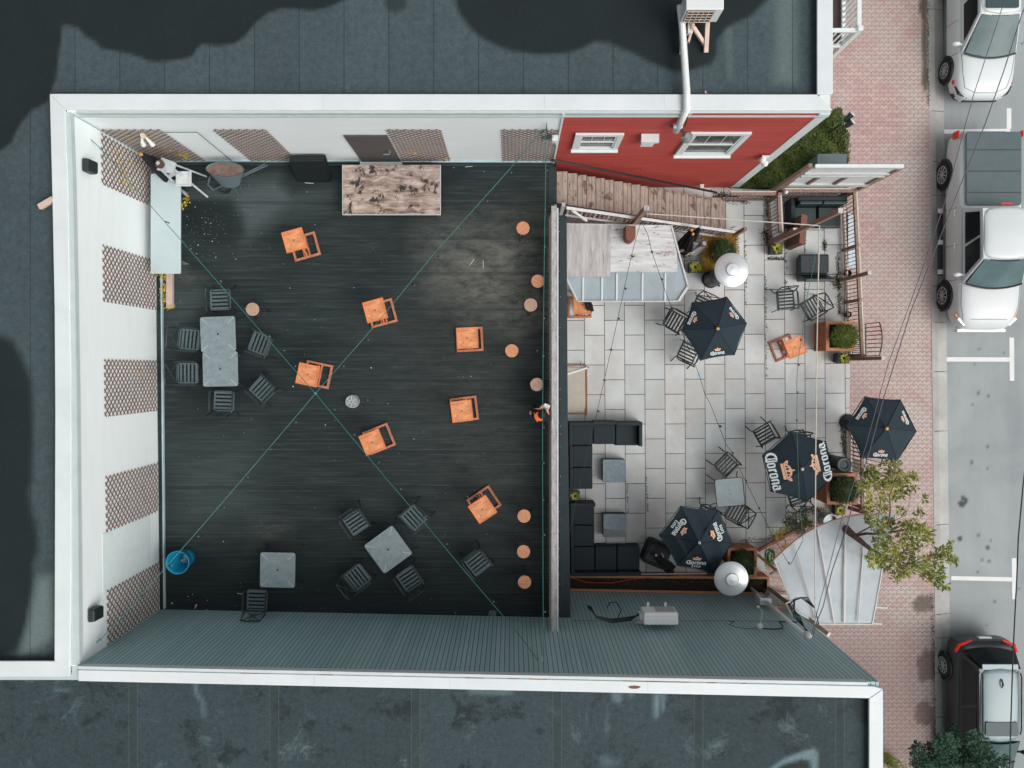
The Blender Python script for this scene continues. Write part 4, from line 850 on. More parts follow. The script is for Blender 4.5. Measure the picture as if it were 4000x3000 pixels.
o = MB().lathe(WX(624, 4.66), WY(641, 4.66), [(.10, 4.6), (.108, 4.68), (.10, 4.7), (.05, 4.69)], 20).build('paint_tin', plain('rusty_tin', C(88, 62, 54), .8, .3, 20)); MB().lathe(0, 0, [(.046, .095), (.046, .1)], 16).build('paint', M['white_pale'], o); centre((WX(624, 4.6), WY(641, 4.6), 4.6), o); tag(o, 'rusty open tin on top of the stepladder', 'tin')
def closed_umbrella(label, base, tip, rmax=.13, finial=True, letters=False, cl=None):
    base, tip = Vector(base), Vector(tip); t = thing('closed_parasol', label, 'parasol', base, world=True, group='folded black parasols')
    d = tip-base; pts = [base+d*k for k in (0, .28)]; p_ = MB(); p_.tube([base, base+d*.97], .02, 8); p_.build('pole', M['orange'], t)
    cn = MB(); n = 18; prof = [(.28, rmax), (.4, rmax*.95), (.6, rmax*.75), (.8, rmax*.5), (.96, rmax*.22)]
    ax = d.normalized(); x = ax.orthogonal().normalized(); y = ax.cross(x); vs = []; fs = []
    for k, r_ in prof:
        for i in range(n): rr = r_*(1 if i % 3 else .6); vs.append(base+d*k+x*rr*math.cos(2*math.pi*i/n)+y*rr*math.sin(2*math.pi*i/n))
    for a in range(len(prof)-1):
        for i in range(n): fs.append((a*n+i, a*n+(i+1) % n, (a+1)*n+(i+1) % n, (a+1)*n+i))
    fs.append(tuple(range(len(vs)-n, len(vs)))); cn.add(vs, fs); cn.build('canopy', M['shirt'], t)
    if letters:
        lp = base+d*letters; nn_ = (Vector((0, 0, 1))-ax*ax.z).normalized(); xx_ = ax.cross(nn_)
        for P_, nm_, mt_ in ((word('Corona', 0, 0, .10), 'lettering', M['lettering']), (crown(0, .1, .12)[0], 'crown_emblem', M['peach'])):
            l_ = MB()
            for j, p_ in enumerate(P_): l_.add([lp+nn_*(rmax*.98+.002+.0002*j)-xx_*a_+ax*b_ for a_, b_ in p_], [tuple(range(len(p_)))])
            l_.build(nm_, mt_, t)
    f = MB(); f.sphere(base+d*.99, .045, n=12); f.build('finial', plain('orange_finial', C(214, 150, 66), .5, .1, 9) if finial else M['white_pale'], t)
    return t
closed_umbrella('folded black parasol with a yellow knob leaning in the northwest corner', (-8.75, 4.9, 3.0), (WX(549, 4.75), WY(601, 4.75), 4.75), .27)
# wheelbarrow
t = thing('wheelbarrow', 'upturned-looking rusty wheelbarrow with grey tray standing by the north wall', 'wheelbarrow', (WX(880, 3.3), WY(700, 3.3), 3), world=True)
c0 = W(885, 668, 3.5); mb = MB(); ring = []
prof = [((.54, .17), 3.62), ((.36, .12), 3.3)]
rim = [(c0.x+.5*math.cos(a)-.03*math.sin(a), c0.y+.02+.20*math.sin(a), 3.62) for a in [2*math.pi*k/20 for k in range(20)]]
bot = [(c0.x+.02+.27*math.cos(a), c0.y-.28+.12*math.sin(a), 3.30) for a in [2*math.pi*k/20 for k in range(20)]]
mb.add(rim+bot, [(i, (i+1) % 20, 20+(i+1) % 20, 20+i) for i in range(20)]); mb.add(bot, [tuple(range(20))])
tray = mb.build('tray', M['dark_grey'], t); ins = MB(); ins.add([(x, y, z-.03) for x, y, z in rim], [tuple(range(20))]); ins.build('rusty_load', plain('rust_dust', C(112, 92, 84), .9, .5, 7, fine=.4), tray)
mb = MB(); mb.tube([W(832, 742, 3.15), W(812, 722, 3.25), W(820, 690, 3.3)], .02, 6); mb.tube([W(832, 742, 3.15), W(890, 716, 3.35), W(985, 672, 3.45), W(1045, 645, 3.5)], .022, 6); mb.tube([W(860, 712, 3.3), W(960, 678, 3.45), W(1035, 640, 3.5)], .02, 6); mb.build('handle', plain('worn_grey_tube', C(84, 96, 100), .5, .3, 12), t)
mb = MB()
for a_, b_, c_ in (((898,722),(935,760),(950,758)), ((934,712),(943,745),(950,758)), ((960,730),(970,733),(976,718))): mb.tube([W(*a_, 3.3), W(*b_, 3.02), W(*c_, 3.02)], .01, 5)
mb.build('stand', bpy.data.materials['worn_grey_tube'], t)
wv = W(875, 735, 3.15); mb = MB(); mb.tube([(wv.x+.17*math.cos(a), wv.y+.1*math.sin(a), 3.17+.12*math.sin(a)) for a in [2*math.pi*k/18 for k in range(19)]], .03, 6, cap=False); mb.build('wheel', M['tyre'], t)
# black boards leaning on the north wall
t = thing('leaning_board_stack', 'stack of square black table tops leaning on the north wall', 'table tops', (-5.3, 5.2, 3), world=True)
for k in range(4):
    mb = MB(); o_ = k*.045; a1, b1 = Vector((WX(1166, 3)+o_*.5, WY(712, 3)+o_*1.0, 3.01)), Vector((WX(1292, 3)+o_*.5, WY(712, 3)+o_*1.0, 3.01)); a2, b2 = Vector((WX(1130, 3.75)+o_*.3, WY(632, 3.75)+o_, 3.78)), Vector((WX(1266, 3.75)+o_*.3, WY(630, 3.75)+o_, 3.78))
    nn = Vector((0, .025, .01)); mb.add([a1, b1, b2, a2, a1+nn, b1+nn, b2+nn, a2+nn], [(0,1,2,3), (7,6,5,4), (0,4,5,1), (1,5,6,2), (2,6,7,3), (3,7,4,0)]); mb.build('board', M['black'] if k else M['plastic_black'], t)
# peeling plywood platform
x0, x1, y0, y1 = WX(1339, 3.5), WX(1719, 3.5), WY(836, 3.5), WY(644, 3.5)
t = thing('plywood_platform', 'large low platform of peeling weathered plywood by the door', 'platform', ((x0+x1)/2, (y0+y1)/2, 3), world=True)
mb = MB(); mb.b2(x0, x1, y0, y1, 3.46, 3.5); mb.build('top_board', M['ply'], t)
mb = MB(); e = M['white_wood']
mb.b2(x0-.014, x1+.014, y0-.016, y0-.002, 3.4, 3.503); mb.b2(x0-.014, x0-.002, y0, y1, 3.4, 3.503); mb.b2(x1+.002, x1+.014, y0, y1, 3.4, 3.503); mb.build('edge_strip', e, t)
for a_, b_ in ((x0+.08, y0+.08), (x1-.08, y0+.08), (x0+.08, y1-.08), (x1-.08, y1-.08)): MB().b2(a_-.04, a_+.04, b_-.04, b_+.04, 3, 3.46).build('leg', M['brown_wood'], t)
# blue bin
v = W(694, 2198, 3.68); u_ = W(736, 2173, 3.0)
t = thing('waste_bin', 'bright blue plastic bin with rubbish in it near the southwest corner', 'bin', (u_.x, u_.y, 3), world=True)
mb = MB(); n = 36; vs = []; fs = []
tilt = Vector((v.x-u_.x, v.y-u_.y, 0))
prof = [(.21, 0), (.24, .3), (.285, .66), (.305, .67), (.305, .70), (.285, .70), (.27, .6), (.2, .03)]
for r_, z in prof:
    k_ = min(z, .7)/.7
    for i in range(n): a = 2*math.pi*i/n; vs.append((u_.x+tilt.x*0+r_*math.cos(a), u_.y+r_*math.sin(a), 3+z))
for a in range(len(prof)-1):
    for i in range(n): fs.append((a*n+i, a*n+(i+1) % n, (a+1)*n+(i+1) % n, (a+1)*n+i))
fs += [tuple(range(n-1, -1, -1)), tuple(range(len(vs)-n, len(vs)))]
mb.add(vs, fs); mb.build('bin_body', M['blue_bin'], t, smooth=True)
mb = MB()
for k in range(16): a, rr = rnd.uniform(0, 6.3), rnd.uniform(0, .12); mb.sphere((u_.x+.03+rr*math.cos(a), u_.y-.0+rr*math.sin(a), 3.18+rnd.uniform(0, .12)), rnd.uniform(.04, .08), rnd.uniform(.03, .07), rnd.uniform(.03, .06), 7, 5)
o = mb.build('rubbish', M['bag']); centre((u_.x, u_.y, 3.1), o); tag(o, 'crumpled grey rubbish inside the blue bin', 'rubbish')
# round wire basket
v = W(1373, 1569, 3.2); t = thing('wire_basket', 'round white wire basket upside down in the middle of the deck', 'basket', (v.x, v.y, 3), world=True); w1 = MB()
for r_ in (.03, .055, .08, .105, .13, .155): w1.tube([(v.x+r_*math.cos(R(q)), v.y+r_*math.sin(R(q)), 3.2) for q in range(0, 361, 20)], .0055, 4, cap=False)
for q in range(6): a = R(30+60*q); w1.tube([(v.x+.02*math.cos(a), v.y+.02*math.sin(a), 3.2), (v.x+.158*math.cos(a), v.y+.158*math.sin(a), 3.2)], .006, 4)
w1.build('wire_top', M['white_metal'], t)
w1 = MB(); 
for q in range(32): a = R(q*11.25); w1.tube([(v.x+.158*math.cos(a), v.y+.158*math.sin(a), 3.2), (v.x+.17*math.cos(a), v.y+.17*math.sin(a), 3.01)], .004, 4)
w1.tube([(v.x+.17*math.cos(R(q)), v.y+.17*math.sin(R(q)), 3.01) for q in range(0, 361, 20)], .006, 4, cap=False); w1.build('wire_side', M['white_metal'], t)
# straws and litter
for (a_, b_, lab) in (((1834,1037),(1852,1012),'slanting white drinking straw on the worn brown patch of the deck'), ((1887,1017),(1888,1047),'upright white drinking straw on the worn brown patch of the deck'), ((1818,652),(1850,649),'white drinking straw near the north wall right of the plywood platform'), ((1191,714),(1225,716),'white strip on the deck below the leaning black table tops'),
        ((927,2318),(949,2321),'white strip beside the armchair at the siding'), ((1826,1937),(1829,1945),'short white straw at the corner of the strongly turned bar table')):
    mb = MB(); mb.tube([W(*a_, 3.012), W(*b_, 3.012)], .007, 6); o = mb.build('drinking_straw', M['litter']); centre(W(*a_, 3.0), o); tag(o, lab, 'straw', 'white straws on the deck')
mb = MB(); rg = random.Random(3)
spots = [(762,809,4),(789,851,3),(802,870,2),(799,914,5),(829,943,5),(824,872,3),(774,957,4),(843,1005,4),(921,1012,3),(1108,1031,2),(1382,1124,3),(1132,1125,3),(1458,969,2),(1230,878,2),(1450,1437,5),(1145,1510,5),(1437,1563,3),(1516,1577,3),(1271,1660,4),(1656,1687,3),(1617,1715,3),(1906,1578,2),(1230,1983,2),(1306,1799,2),(873,2115,4),(1110,1370,3),(1840,1470,3),(2029,1180,3),(2098,1370,4),(705,1176,2),(810,2345,3),(752,2322,3),(808,2382,4),(1780,2394,3),(1640,2361,2),(1200,750,3),(735,2330,4),(672,2356,6),(1773,655,3),(1890,670,2),(731,845,3),(731,879,3),(704,871,3)]
for x, y, s_ in spots: q = W(x, y, 3.006); k = s_*.0028; mb.box(q.x, q.y, 3.008, k*2*rg.uniform(.7, 1.4), k*1.4, .008, rg.uniform(0, 3))
for _ in range(200): q = W(rg.gauss(800, 60), rg.gauss(900, 60), 3.006) if _ < 80 else W(rg.uniform(660, 2120), rg.uniform(680, 2380), 3.006); mb.box(q.x, q.y, 3.006, rg.uniform(.005, .010), rg.uniform(.005, .009), .005, rg.uniform(0, 3))
o = mb.build('litter', M['litter']); tag(o, 'tiny white crumbs scattered over the dark deck', 'litter', kind='stuff')
mb = MB(); q = W(1922, 2394, 3.02)
for k in range(6): mb.bar((q.x-.09+k*.035, q.y-.07, 3.03), (q.x-.06+k*.035, q.y+.07, 3.05), .018, .008)
o = mb.build('crumpled_wrapper', M['bag']); centre((q.x, q.y, 3), o); tag(o, 'crumpled pale wrapper at the foot of the grey siding', 'wrapper')
mb = MB(); q = W(764, 2370, 3.02); mb.add([(q.x-.02, q.y-.06, 3.02), (q.x+.02, q.y+.07, 3.03), (q.x+.05, q.y+.06, 3.03)], [(0,2,1)]); mb.add([(q.x-.02, q.y-.06, 3.06), (q.x+.02, q.y+.07, 3.06), (q.x+.05, q.y+.06, 3.06)], [(0,2,1)]); mb.add([(q.x-.02, q.y-.06, 3.02), (q.x+.02, q.y+.07, 3.03), (q.x+.02, q.y+.07, 3.06), (q.x-.02, q.y-.06, 3.06)], [(0,1,2,3)]); o = mb.build('napkin_wedge', M['peach']); centre((q.x, q.y, 3), o); tag(o, 'orange wedge on the deck by the siding', 'napkin')
# ------------------------------------------------------------------ deck railing
t = thing('deck_railing', 'grey timber railing with pale slats along the east edge of the deck', 'railing', (1.1, -1, 3), world=True)
xr0, xr1 = 1.002, 1.135
mb = MB(); ys = [WY(804, 4.15), -1.9, -4.5, yB(1)-.0]
mb.b2(xr0, xr1, WY(1290, 4.15)+.003, ys[0], 4.11, 4.15); mb.b2(xr0+.003, xr1+.003, WY(1690, 4.15)+.003, WY(1290, 4.15)-.003, 4.11, 4.151); mb.b2(xr0, xr1, WY(2085, 4.15)+.003, WY(1690, 4.15)-.003, 4.11, 4.15); mb.b2(xr0-.002, xr1, yB(1), WY(2085, 4.15)-.003, 4.11, 4.149)
mb.build('handrail', M['grey_wood'], t, bevel=.005)
mb = MB(); mb.b2(xr1+.012, xr1+.045, yB(1), ys[0]-.05, 4.02, 4.14); mb.build('outer_rail', plain('white_rail_edge', C(206, 212, 212), .6, .1, 5), t)
mb = MB(); mb.b2(1.03, 1.07, yB(1), ys[0], 3.14, 3.22); mb.b2(1.03, 1.07, yB(1), ys[0], 3.95, 4.03); mb.build('inner_rail', M['brown_wood'], t)
y = WY(835, 4.1); k = 0; first = None; sm = grain('pale_slat', C(172, 160, 146), C(206, 200, 190), (3, 3, 9), .8, scale=4)
while y > yB(1)+.08 and k < 99:
    if first is None:
        first = MB().box(1.0, 0, 3.58, .018, .092, .98).build('slat', sm, t); first.location = (0, y, 0)
    else: c = first.copy(); col.objects.link(c); c.parent = t; c.location = (0, y, 0)
    y -= .1145; k += 1
for yy in (WY(810, 4), -.5, -3.6, yB(1)+.06): MB().b2(1.075, 1.13, yy-.045, yy+.045, 3.0, 4.108).build('post', M['grey_wood'], t)
# ledge lights
LL = []
for py in [853, 870, 905, 1060, 1102, 1160, 1280, 1316, 1520, 1560, 1650, 1665, 1695, 1745, 1860, 1890, 1943, 1999, 2030, 2075, 2143, 2175, 2244, 2281, 2330, 2380]: LL.append(W(2186+(py-850)*.001, py, 3.03))
mb = MB(); mb.tube(LL, .004, 4); s_ = thing('fairy_lights', 'string of tiny coloured lights on the ledge outside the deck railing', 'string lights', LL[0], world=True); mb.build('wire', M['black'], s_)
cs = [plain('fairy_orange', C(206, 126, 84), .4), plain('fairy_teal', C(70, 150, 140), .4), plain('fairy_white', C(190, 196, 188), .4)]
for k, q in enumerate(LL): MB().sphere(q+Vector((rnd.uniform(-.02, .02), 0, .015)), .014, .011, .011, 7, 5).build('bulb', cs[(k*7) % 3], s_)
# ------------------------------------------------------------------ stairs
t = thing('outdoor_stairs', 'weathered wooden steps running down along the red wall from the deck to the patio', 'stairs', (3.8, 4.9, 0), world=True)
xe = [2178, 2219, 2257, 2293, 2329, 2364, 2399, 2435, 2468, 2502, 2535, 2568, 2600, 2631, 2662, 2692, 2721, 2751, 2781, 2836]
for k in range(19):
    z = 3.0-.165*(k+1) if k < 18 else .06
    xa = (xe[k]-2000)*(CAMZ-z)/3050; xb = (xe[k+1]-2000)*(CAMZ-z)/3050
    yn = 5.36-.1*k/18-.03; ys_ = 4.40-.12*k/18; mid = yn-(yn-ys_)*.5
    mb = MB(); xm = xa+(xb-xa)*.5
    mb.b2(xa-.02, xm-.004, ys_, yn, z-.045, z); mb.b2(xm+.004, xb, ys_, yn, z-.045, z-.001); mb.b2(xb-.016, xb, ys_, yn, z-.03, z+.004, mi=1)  # dark edge strip stands in for the shadow at each nosing
    mb.build('tread', [M['stair'], M['dark_brown']], t)
mb = MB()
for yy in (5.30, 4.40): mb.bar((1.22, yy, 2.60), (6.3, yy-.1, -.18), .04, .24)
mb.build('stringer', M['brown_wood'], t)
t = thing('wall_handrail', 'black metal handrail sloping along the red wall', 'handrail', (3.8, 5.38, 1), world=True)
hp = [W(2150, 625, 3.95), W(2172, 628, 3.92)]
A_, B_ = Vector((1.05, 5.40, 3.92)), Vector((6.45, 5.32, .95))
A_ = W(2168, 627, 3.92); B_ = W(2800, 752, .95)
MB().tube([W(2152, 626, 3.92), A_, B_], .03, 10).build('rail', M['black'], t, smooth=True)
for k in (.03, .5, .97): q = A_.lerp(B_, k); MB().tube([q, q+Vector((0, .02, -.12)), (q.x, q.y+.10, q.z-.16)], .014, 6).build('bracket', M['black'], t)
MB().tube([W(2172, 634, 3.6), (1.16, 5.44, 3.2), (1.17, 5.42, 3.0)], .015, 6).build('end_post', M['black'], t)
t = thing('stair_railing', 'whitened timber railing with grey balusters beside the wooden steps', 'railing', (3.8, 4.3, 0), world=True)
A_, B_ = W(2212, 812, 3.85), W(2868, 906, .95)
mb = MB(); mb.bar(A_, B_, .075, .05); mb.build('top_rail', M['white_wood'], t, bevel=.005)
Al, Bl = W(2195, 838, 3.1), Vector((B_.x-.05, B_.y-.0, .12)); Al = Vector((A_.x+.02, A_.y, 3.0))
mb = MB(); mb.bar(Al+Vector((0, -.02, 0)), Bl+Vector((0, -.02, 0)), .05, .07); mb.build('bottom_rail', M['grey_wood'], t)
n = 40
for k in range(n):
    f_ = (k+.5)/n; a_, b_ = A_.lerp(B_, f_), Al.lerp(Bl, f_); MB().bar(b_+Vector((0, .012, .03)), a_+Vector((0, .0, -.03)), .045, .028, up=(0,1,0)).build('baluster', M['brown_wood'] if k % 3 else M['grey_wood'], t)
MB().bar((A_.x-.09, A_.y+.02, 2.9), (A_.x-.09, A_.y+.02, 4.2), .09, .09, up=(0,1,0)).build('post', M['grey_wood'], t, bevel=.006)
q = W(2900, 900, .95); MB().bar((q.x, q.y, 0), (q.x, q.y, 1.25), .1, .1, up=(0,1,0)).build('post', M['brown_wood'], t, bevel=.006)
MB().bar(W(2235, 822, 3.75), W(2290, 862, 3.0), .06, .06).build('brace', M['white_wood'], t)
MB().bar(W(2165, 794, 3.9)+Vector((0,0,0)), W(2480, 843, 2.6), .03, .03).bar(W(2480, 843, 2.6), W(2640, 866, 1.95), .03, .03).build('pipe_rail', M['black'], t)
q = W(2503, 838, 3.5); qb = Vector((q.x-.12, q.y-.07, 0))
mb = MB(); top = W(2526, 812, 4.3); mb.bar((top.x, top.y, 0), (top.x, top.y, 4.25), .12, .12, up=(0,1,0)); mb.build('post', M['brown_wood'], t, bevel=.006)
mb = MB(); mb.box(top.x, top.y, 4.265, .13, .13, .03); mb.build('post_cap', M['grey_wood'], t)
# ------------------------------------------------------------------ bar shelter
t = thing('bar_shelter', 'lean-to shelter roofed with grey plywood, white planks and milky plastic sheet', 'shelter', (3.1, 2.6, 0), world=True)
zr = 2.35
def PZ(pts, z): return [tuple(W(a, b, z)[:2]) for a, b in pts]
mb = MB(); mb.prism(PZ([(2208,872),(2386,874),(2384,1081),(2208,1081)], zr+.02), zr, zr+.02); mb.build('plywood_sheet', M['ply_wall'], t)
yb = [880, 905, 929, 953, 968, 992, 1017, 1031, 1064]; xr_ = [2621, 2627, 2633, 2638, 2641, 2645, 2646, 2646, 2645]
mb = MB()
for k in range(8):
    mb.prism(PZ([(2384.5, yb[k]-4),(xr_[k], yb[k]),(xr_[k+1], yb[k+1]-1),(2384.5, yb[k+1]-1.2)], zr+.02), zr+.005, zr+.02+.003*(k % 2))
mb.build('roof_planks', M['plank_white'], t)
mb = MB(); mb.prism(PZ([(2209,1060),(2640,1050),(2652,990),(2688,1120),(2647,1177),(2256,1176),(2212,1083)], zr), zr-.012, zr-.006); mb.build('plastic_sheet', M['poly'], t)
fr = MB(); ww = M['white_wood']
for a_, b_, w_ in (((2211,1084),(2257,1177),.05), ((2254,1177),(2650,1177),.035), ((2650,1177),(2688,1119),.07), ((2688,1121),(2622,880),.045), ((2205,874),(2620,882),.02)): fr.bar(W(*a_, zr+.02), W(*b_, zr+.02), w_, .05)
fr.build('roof_frame', ww, t)
for xa, yt in ((2278,1084),(2352,1084),(2410,1068),(2510,1068),(2599,1066)): MB().bar(W(xa, yt, zr+.012), W(xa-1, 1175, zr+.012), .042, .02).build('batten', M['white'], t)
for px, py in ((2216,1080),(2272,1120),(2600,1110),(2640,1070),(2600,900),(2214,900)): q = W(px, py, 2.2); MB().b2(q.x-.04, q.x+.04, q.y-.04, q.y+.04, 0, 2.32).build('post', M['brown_wood'], t)
MB().b2(1.58, 4.55, 2.7, 3.4, .95, 1.0).b2(1.6, 4.5, 2.75, 2.8, 0, .95).build('counter', M['dark_brown'], t)
x0, x1, y0, y1 = WX(2446, 2.9), WX(2484, 2.9), WY(942, 2.9), WY(880, 2.9)
mb = MB(); pl = [(x0, y1), (x0, y0+.14)]+[((x0+x1)/2+(x1-x0)/2*math.cos(R(a)), y0+.14+.14*math.sin(R(a))) for a in range(180, 361, 20)]+[(x1, y1)]
mb.prism(pl, zr+.02, 2.85); o = mb.build('flue_box', M['rust']); centre(((x0+x1)/2, (y0+y1)/2, zr+.02), o); tag(o, 'rusty rounded metal flue box standing on the shelter roof', 'flue')
# ------------------------------------------------------------------ parasols with lettering
def stem(x, y0, y1, w_=.15): return [(x, y0+.07), (x+w_/2, y0-.03), (x+w_, y0+.07), (x+w_, y1-.07), (x+w_/2, y1+.03), (x, y1-.07)]
def dia(x, y, w_, h): return [(x, y), (x+w_/2, y-h/2), (x+w_, y), (x+w_/2, y+h/2)]
H = .62
GL = {
 'o': (.50, [stem(0, 0, H), stem(.29, 0, H), [(.08, .0), (.22, -.06), (.36, .0), (.22, .12)], [(.08, H), (.22, H-.12), (.36, H), (.22, H+.06)]]),
 'r': (.40, [stem(.04, 0, H), [(.0, .06), (.115, -.04), (.23, .06), (.115, .13)], [(.16, H-.14), (.24, H-.2), (.38, H-.04), (.28, H+.05), (.16, H-.02)]]),
 'n': (.52, [stem(.02, 0, H), stem(.31, 0, H), [(.12, H-.16), (.22, H-.1), (.36, H), (.24, H+.05), (.12, H-.03)], [(.30, .06), (.40, -.05), (.50, .06), (.40, .12)]]),
 'a': (.52, [stem(0, 0, .40), stem(.29, 0, H), [(.08, .0), (.2, -.06), (.36, .04), (.2, .12)], [(.06, .42), (.3, .30), (.3, .42), (.12, .48)], [(.04, H-.1), (.1, H+.04), (.36, H), (.30, H-.12)], [(.34, .06), (.42, -.06), (.52, .06), (.44, .12)]]),
 'x': (.44, [[(.0, .05), (.1, -.04), (.42, H-.06), (.32, H+.03)], [(.0, H-.06), (.1, H+.03), (.42, .05), (.32, -.04)]]),
 't': (.36, [stem(.1, 0, .82, .14), [(.0, H-.08), (.36, H-.08), (.36, H+.02), (.0, H+.02)], [(.18, .06), (.26, -.05), (.36, .06), (.26, .12)]]),
 'E': (.56, [stem(.08, 0, .92, .16), [(.08, .78), (.5, .82), (.54, .95), (.1, .95)], [(.2, .42), (.44, .46), (.44, .56), (.2, .54)], [(.08, 0), (.46, -.02), (.54, .14), (.1, .12)]]),
 '.': (.1, [dia(0, .08, .12, .12)]),
}
def crescent(cx, cy, ro, ri, a0, a1, n=14, dx=.1):
    out = []
    for k in range(n):
        t0, t1 = R(a0+(a1-a0)*k/n), R(a0+(a1-a0)*(k+1)/n)
        out.append([(cx+ro*math.cos(t0), cy+ro*math.sin(t0)), (cx+ro*math.cos(t1), cy+ro*math.sin(t1)), (cx+dx+ri*math.cos(t1), cy+ri*math.sin(t1)), (cx+dx+ri*math.cos(t0), cy+ri*math.sin(t0))])
    return out
GL['C'] = (.78, crescent(.42, .44, .50, .36, 42, 300, 16, .07)+[stem(.40, .05, .8, .13), stem(.60, -.02, .74, .12), [(.42, .84), (.6, .74), (.76, .84), (.62, .93)], [(.44, .06), (.6, -.12), (.72, -.02), (.58, .12)]])
def word(txt, cx, base, size):
    wd = sum(GL[c][0] for c in txt)*size; x = cx-wd/2; out = []
    for c in txt:
        a, ps = GL[c]; out += [[(x+px_*size, base+py_*size) for px_, py_ in p_] for p_ in ps]; x += a*size
    return out
def crown(cx, y, s):
    body = [[(-.5,0),(.5,0),(.5,.16),(-.5,.16)], [(-.5,.18),(-.34,.2),(-.36,.42),(-.62,.50),(-.66,.4)], [(.5,.18),(.34,.2),(.36,.42),(.62,.50),(.66,.4)], [(-.42,.18),(.42,.18),(.46,.3),(.3,.52),(0,.62),(-.3,.52),(-.46,.3)], [(-.06,.6),(.06,.6),(.03,.76),(-.03,.76)]]
    hole = [[(-.36,.24),(-.22,.3),(-.3,.42)], [(-.16,.26),(-.04,.3),(-.12,.48),(-.2,.4)], [(.16,.26),(.04,.3),(.12,.48),(.2,.4)], [(.36,.24),(.22,.3),(.3,.42)]]
    f_ = lambda P_: [[(cx+a*s, y+b*s) for a, b in p_] for p_ in P_]
    return f_(body), f_(hole)
def parasol(label, apex, rim, texts, zpole=None, cap='wood', base_r=.25, crumple=0):
    zpole = zpole or 0; apex = Vector(apex); rim = [Vector(r_) for r_ in rim]; cen = sum(rim, Vector())/6
    t = thing('parasol', label, 'parasol', (apex.x, apex.y, 0), world=True, group='open navy parasols')
    cn = MB(); vs = [apex]; fs = []; m_ = 7
    mb = MB()
    for i in range(6):
        a, b = rim[i], rim[(i+1) % 6]; rows = []
        for r_ in range(m_+1):
            f_ = r_/m_; row = []
            for c_ in range(r_+1):
                g = c_/r_ if r_ else 0; p_ = apex.lerp(a.lerp(b, g), f_)
                p_.z -= 0.0; sc_ = .985 if False else 1
                if r_ == m_ and 0 < g < 1: p_ = p_.lerp(Vector((cen.x, cen.y, p_.z)), .035*4*g*(1-g))
                row.append(p_)
            rows.append(row)
        if crumple:
            for r_, row in enumerate(rows[1:-1], 1):
                for p_ in row: p_.z -= crumple*abs(math.sin(p_.x*5.3+p_.y*3.1))*math.sin(math.pi*r_/m_)
        pts = [p_ for row in rows for p_ in row]; ix = lambda r_, c_: r_*(r_+1)//2+c_
        F = []
        for r_ in range(m_):
            for c_ in range(r_+1):
                F.append((ix(r_, c_), ix(r_+1, c_), ix(r_+1, c_+1)))
                if c_ < r_: F.append((ix(r_, c_), ix(r_+1, c_+1), ix(r_, c_+1)))
        mb.add(pts, F)
        dn = Vector((0, 0, -.07)); mb.add([a, b, b+dn, a+dn], [(0, 1, 2, 3)])
    can = mb.build('canopy', M['canvas'], t)
    sm_ = MB()
    for i in range(6): sm_.tube([apex+Vector((0, 0, .004)), apex.lerp(rim[i], .5)+Vector((0, 0, .004)), rim[i]+Vector((0, 0, .004))], .006, 5)
    sm_.build('seam', plain('seam_navy', C(24, 36, 44), .8) if 'seam_navy' not in bpy.data.materials else bpy.data.materials['seam_navy'], can)
    for i, kind in texts:
        a, b = rim[i], rim[(i+1) % 6]; n = (a-apex).cross(b-apex).normalized(); n = n if n.z > 0 else -n
        mid = (a+b)/2; up = (apex-mid); up = (up-n*up.dot(n)); L_ = up.length; up.normalize(); xx_ = up.cross(n).normalized()
        if kind == 'big': ws = word('Corona.', 0, .07, .335); cb_, ch_ = crown(0, .42, .46)
        elif kind == 'extra': ws = word('Corona', 0, .235, .172)+word('Extra', 0, .11, .115); cb_, ch_ = crown(0, .41, .2)
        else: ws = word('Corona', 0, .11, .122); cb_, ch_ = crown(0, .225, .14)
        def put(P_, name, mt, lift):
            l_ = MB()
            for j, p_ in enumerate(P_):
                vv = [mid+xx_*x_+up*y_+n*(lift+.0002*(j % 9)) for x_, y_ in p_]; l_.add(vv, [tuple(range(len(vv)))])
            o_ = l_.build(name, mt, can)
            for pl_ in o_.data.polygons:
                if pl_.normal.dot(n) < 0: pl_.flip()
            return o_
        put(ws, 'lettering', M['lettering'], .005); put(cb_, 'crown_emblem', M['peach'], .005); put(ch_, 'crown_emblem_detail', M['shirt'], .0085)
    MB().tube([(apex.x, apex.y, .04), (apex.x, apex.y, apex.z-.02)], .022, 10).build('pole', M['orange'] if cap == 'wood' else M['black'], t)
    MB().lathe(apex.x, apex.y, [(base_r, 0), (base_r, .05), (base_r*.4, .09), (.04, .12), (.03, .3)], 28).build('base', M['plastic_black'], t)
    if cap == 'ring': MB().lathe(apex.x, apex.y, [(.02, apex.z+.01), (.022, apex.z+.03), (.034, apex.z+.03), (.036, apex.z+.01)], 20, close=False).build('finial', M['white_metal'], t)
    else: MB().lathe(apex.x, apex.y, [(.045, apex.z+.0), (.05, apex.z+.02), (.04, apex.z+.045), (.015, apex.z+.055)], 20).build('finial', plain('finial_'+cap, C(206, 158, 92) if cap == 'wood' else C(186, 182, 166), .5, .1, 9), t)
    r2 = MB()
    for i in range(6): r2.bar(apex+Vector((0,0,-.03)), rim[i]+Vector((0,0,-.03)), .014, .014)
    r2.build('ribs', M['black'], t)
    return t
def rimv(px, zs): return [W(a, b, z) for (a, b), z in zip(px, zs)]
parasol('navy parasol with small white lettering in the northern half of the patio', W(2803, 1284, 2.42), rimv([(2918,1263),(2839,1158),(2703,1181),(2661,1290),(2736,1409),(2870,1387)], [2.0]*6), [(0,'s'),(2,'s'),(4,'s')])
parasol('navy parasol standing outside the fence over the brick sidewalk', W(3463, 1674, 2.50), rimv([(3581,1685),(3518,1560),(3380,1548),(3305,1661),(3366,1789),(3505,1802)], [2.1]*6), [(0,'s'),(2,'s'),(4,'s')])
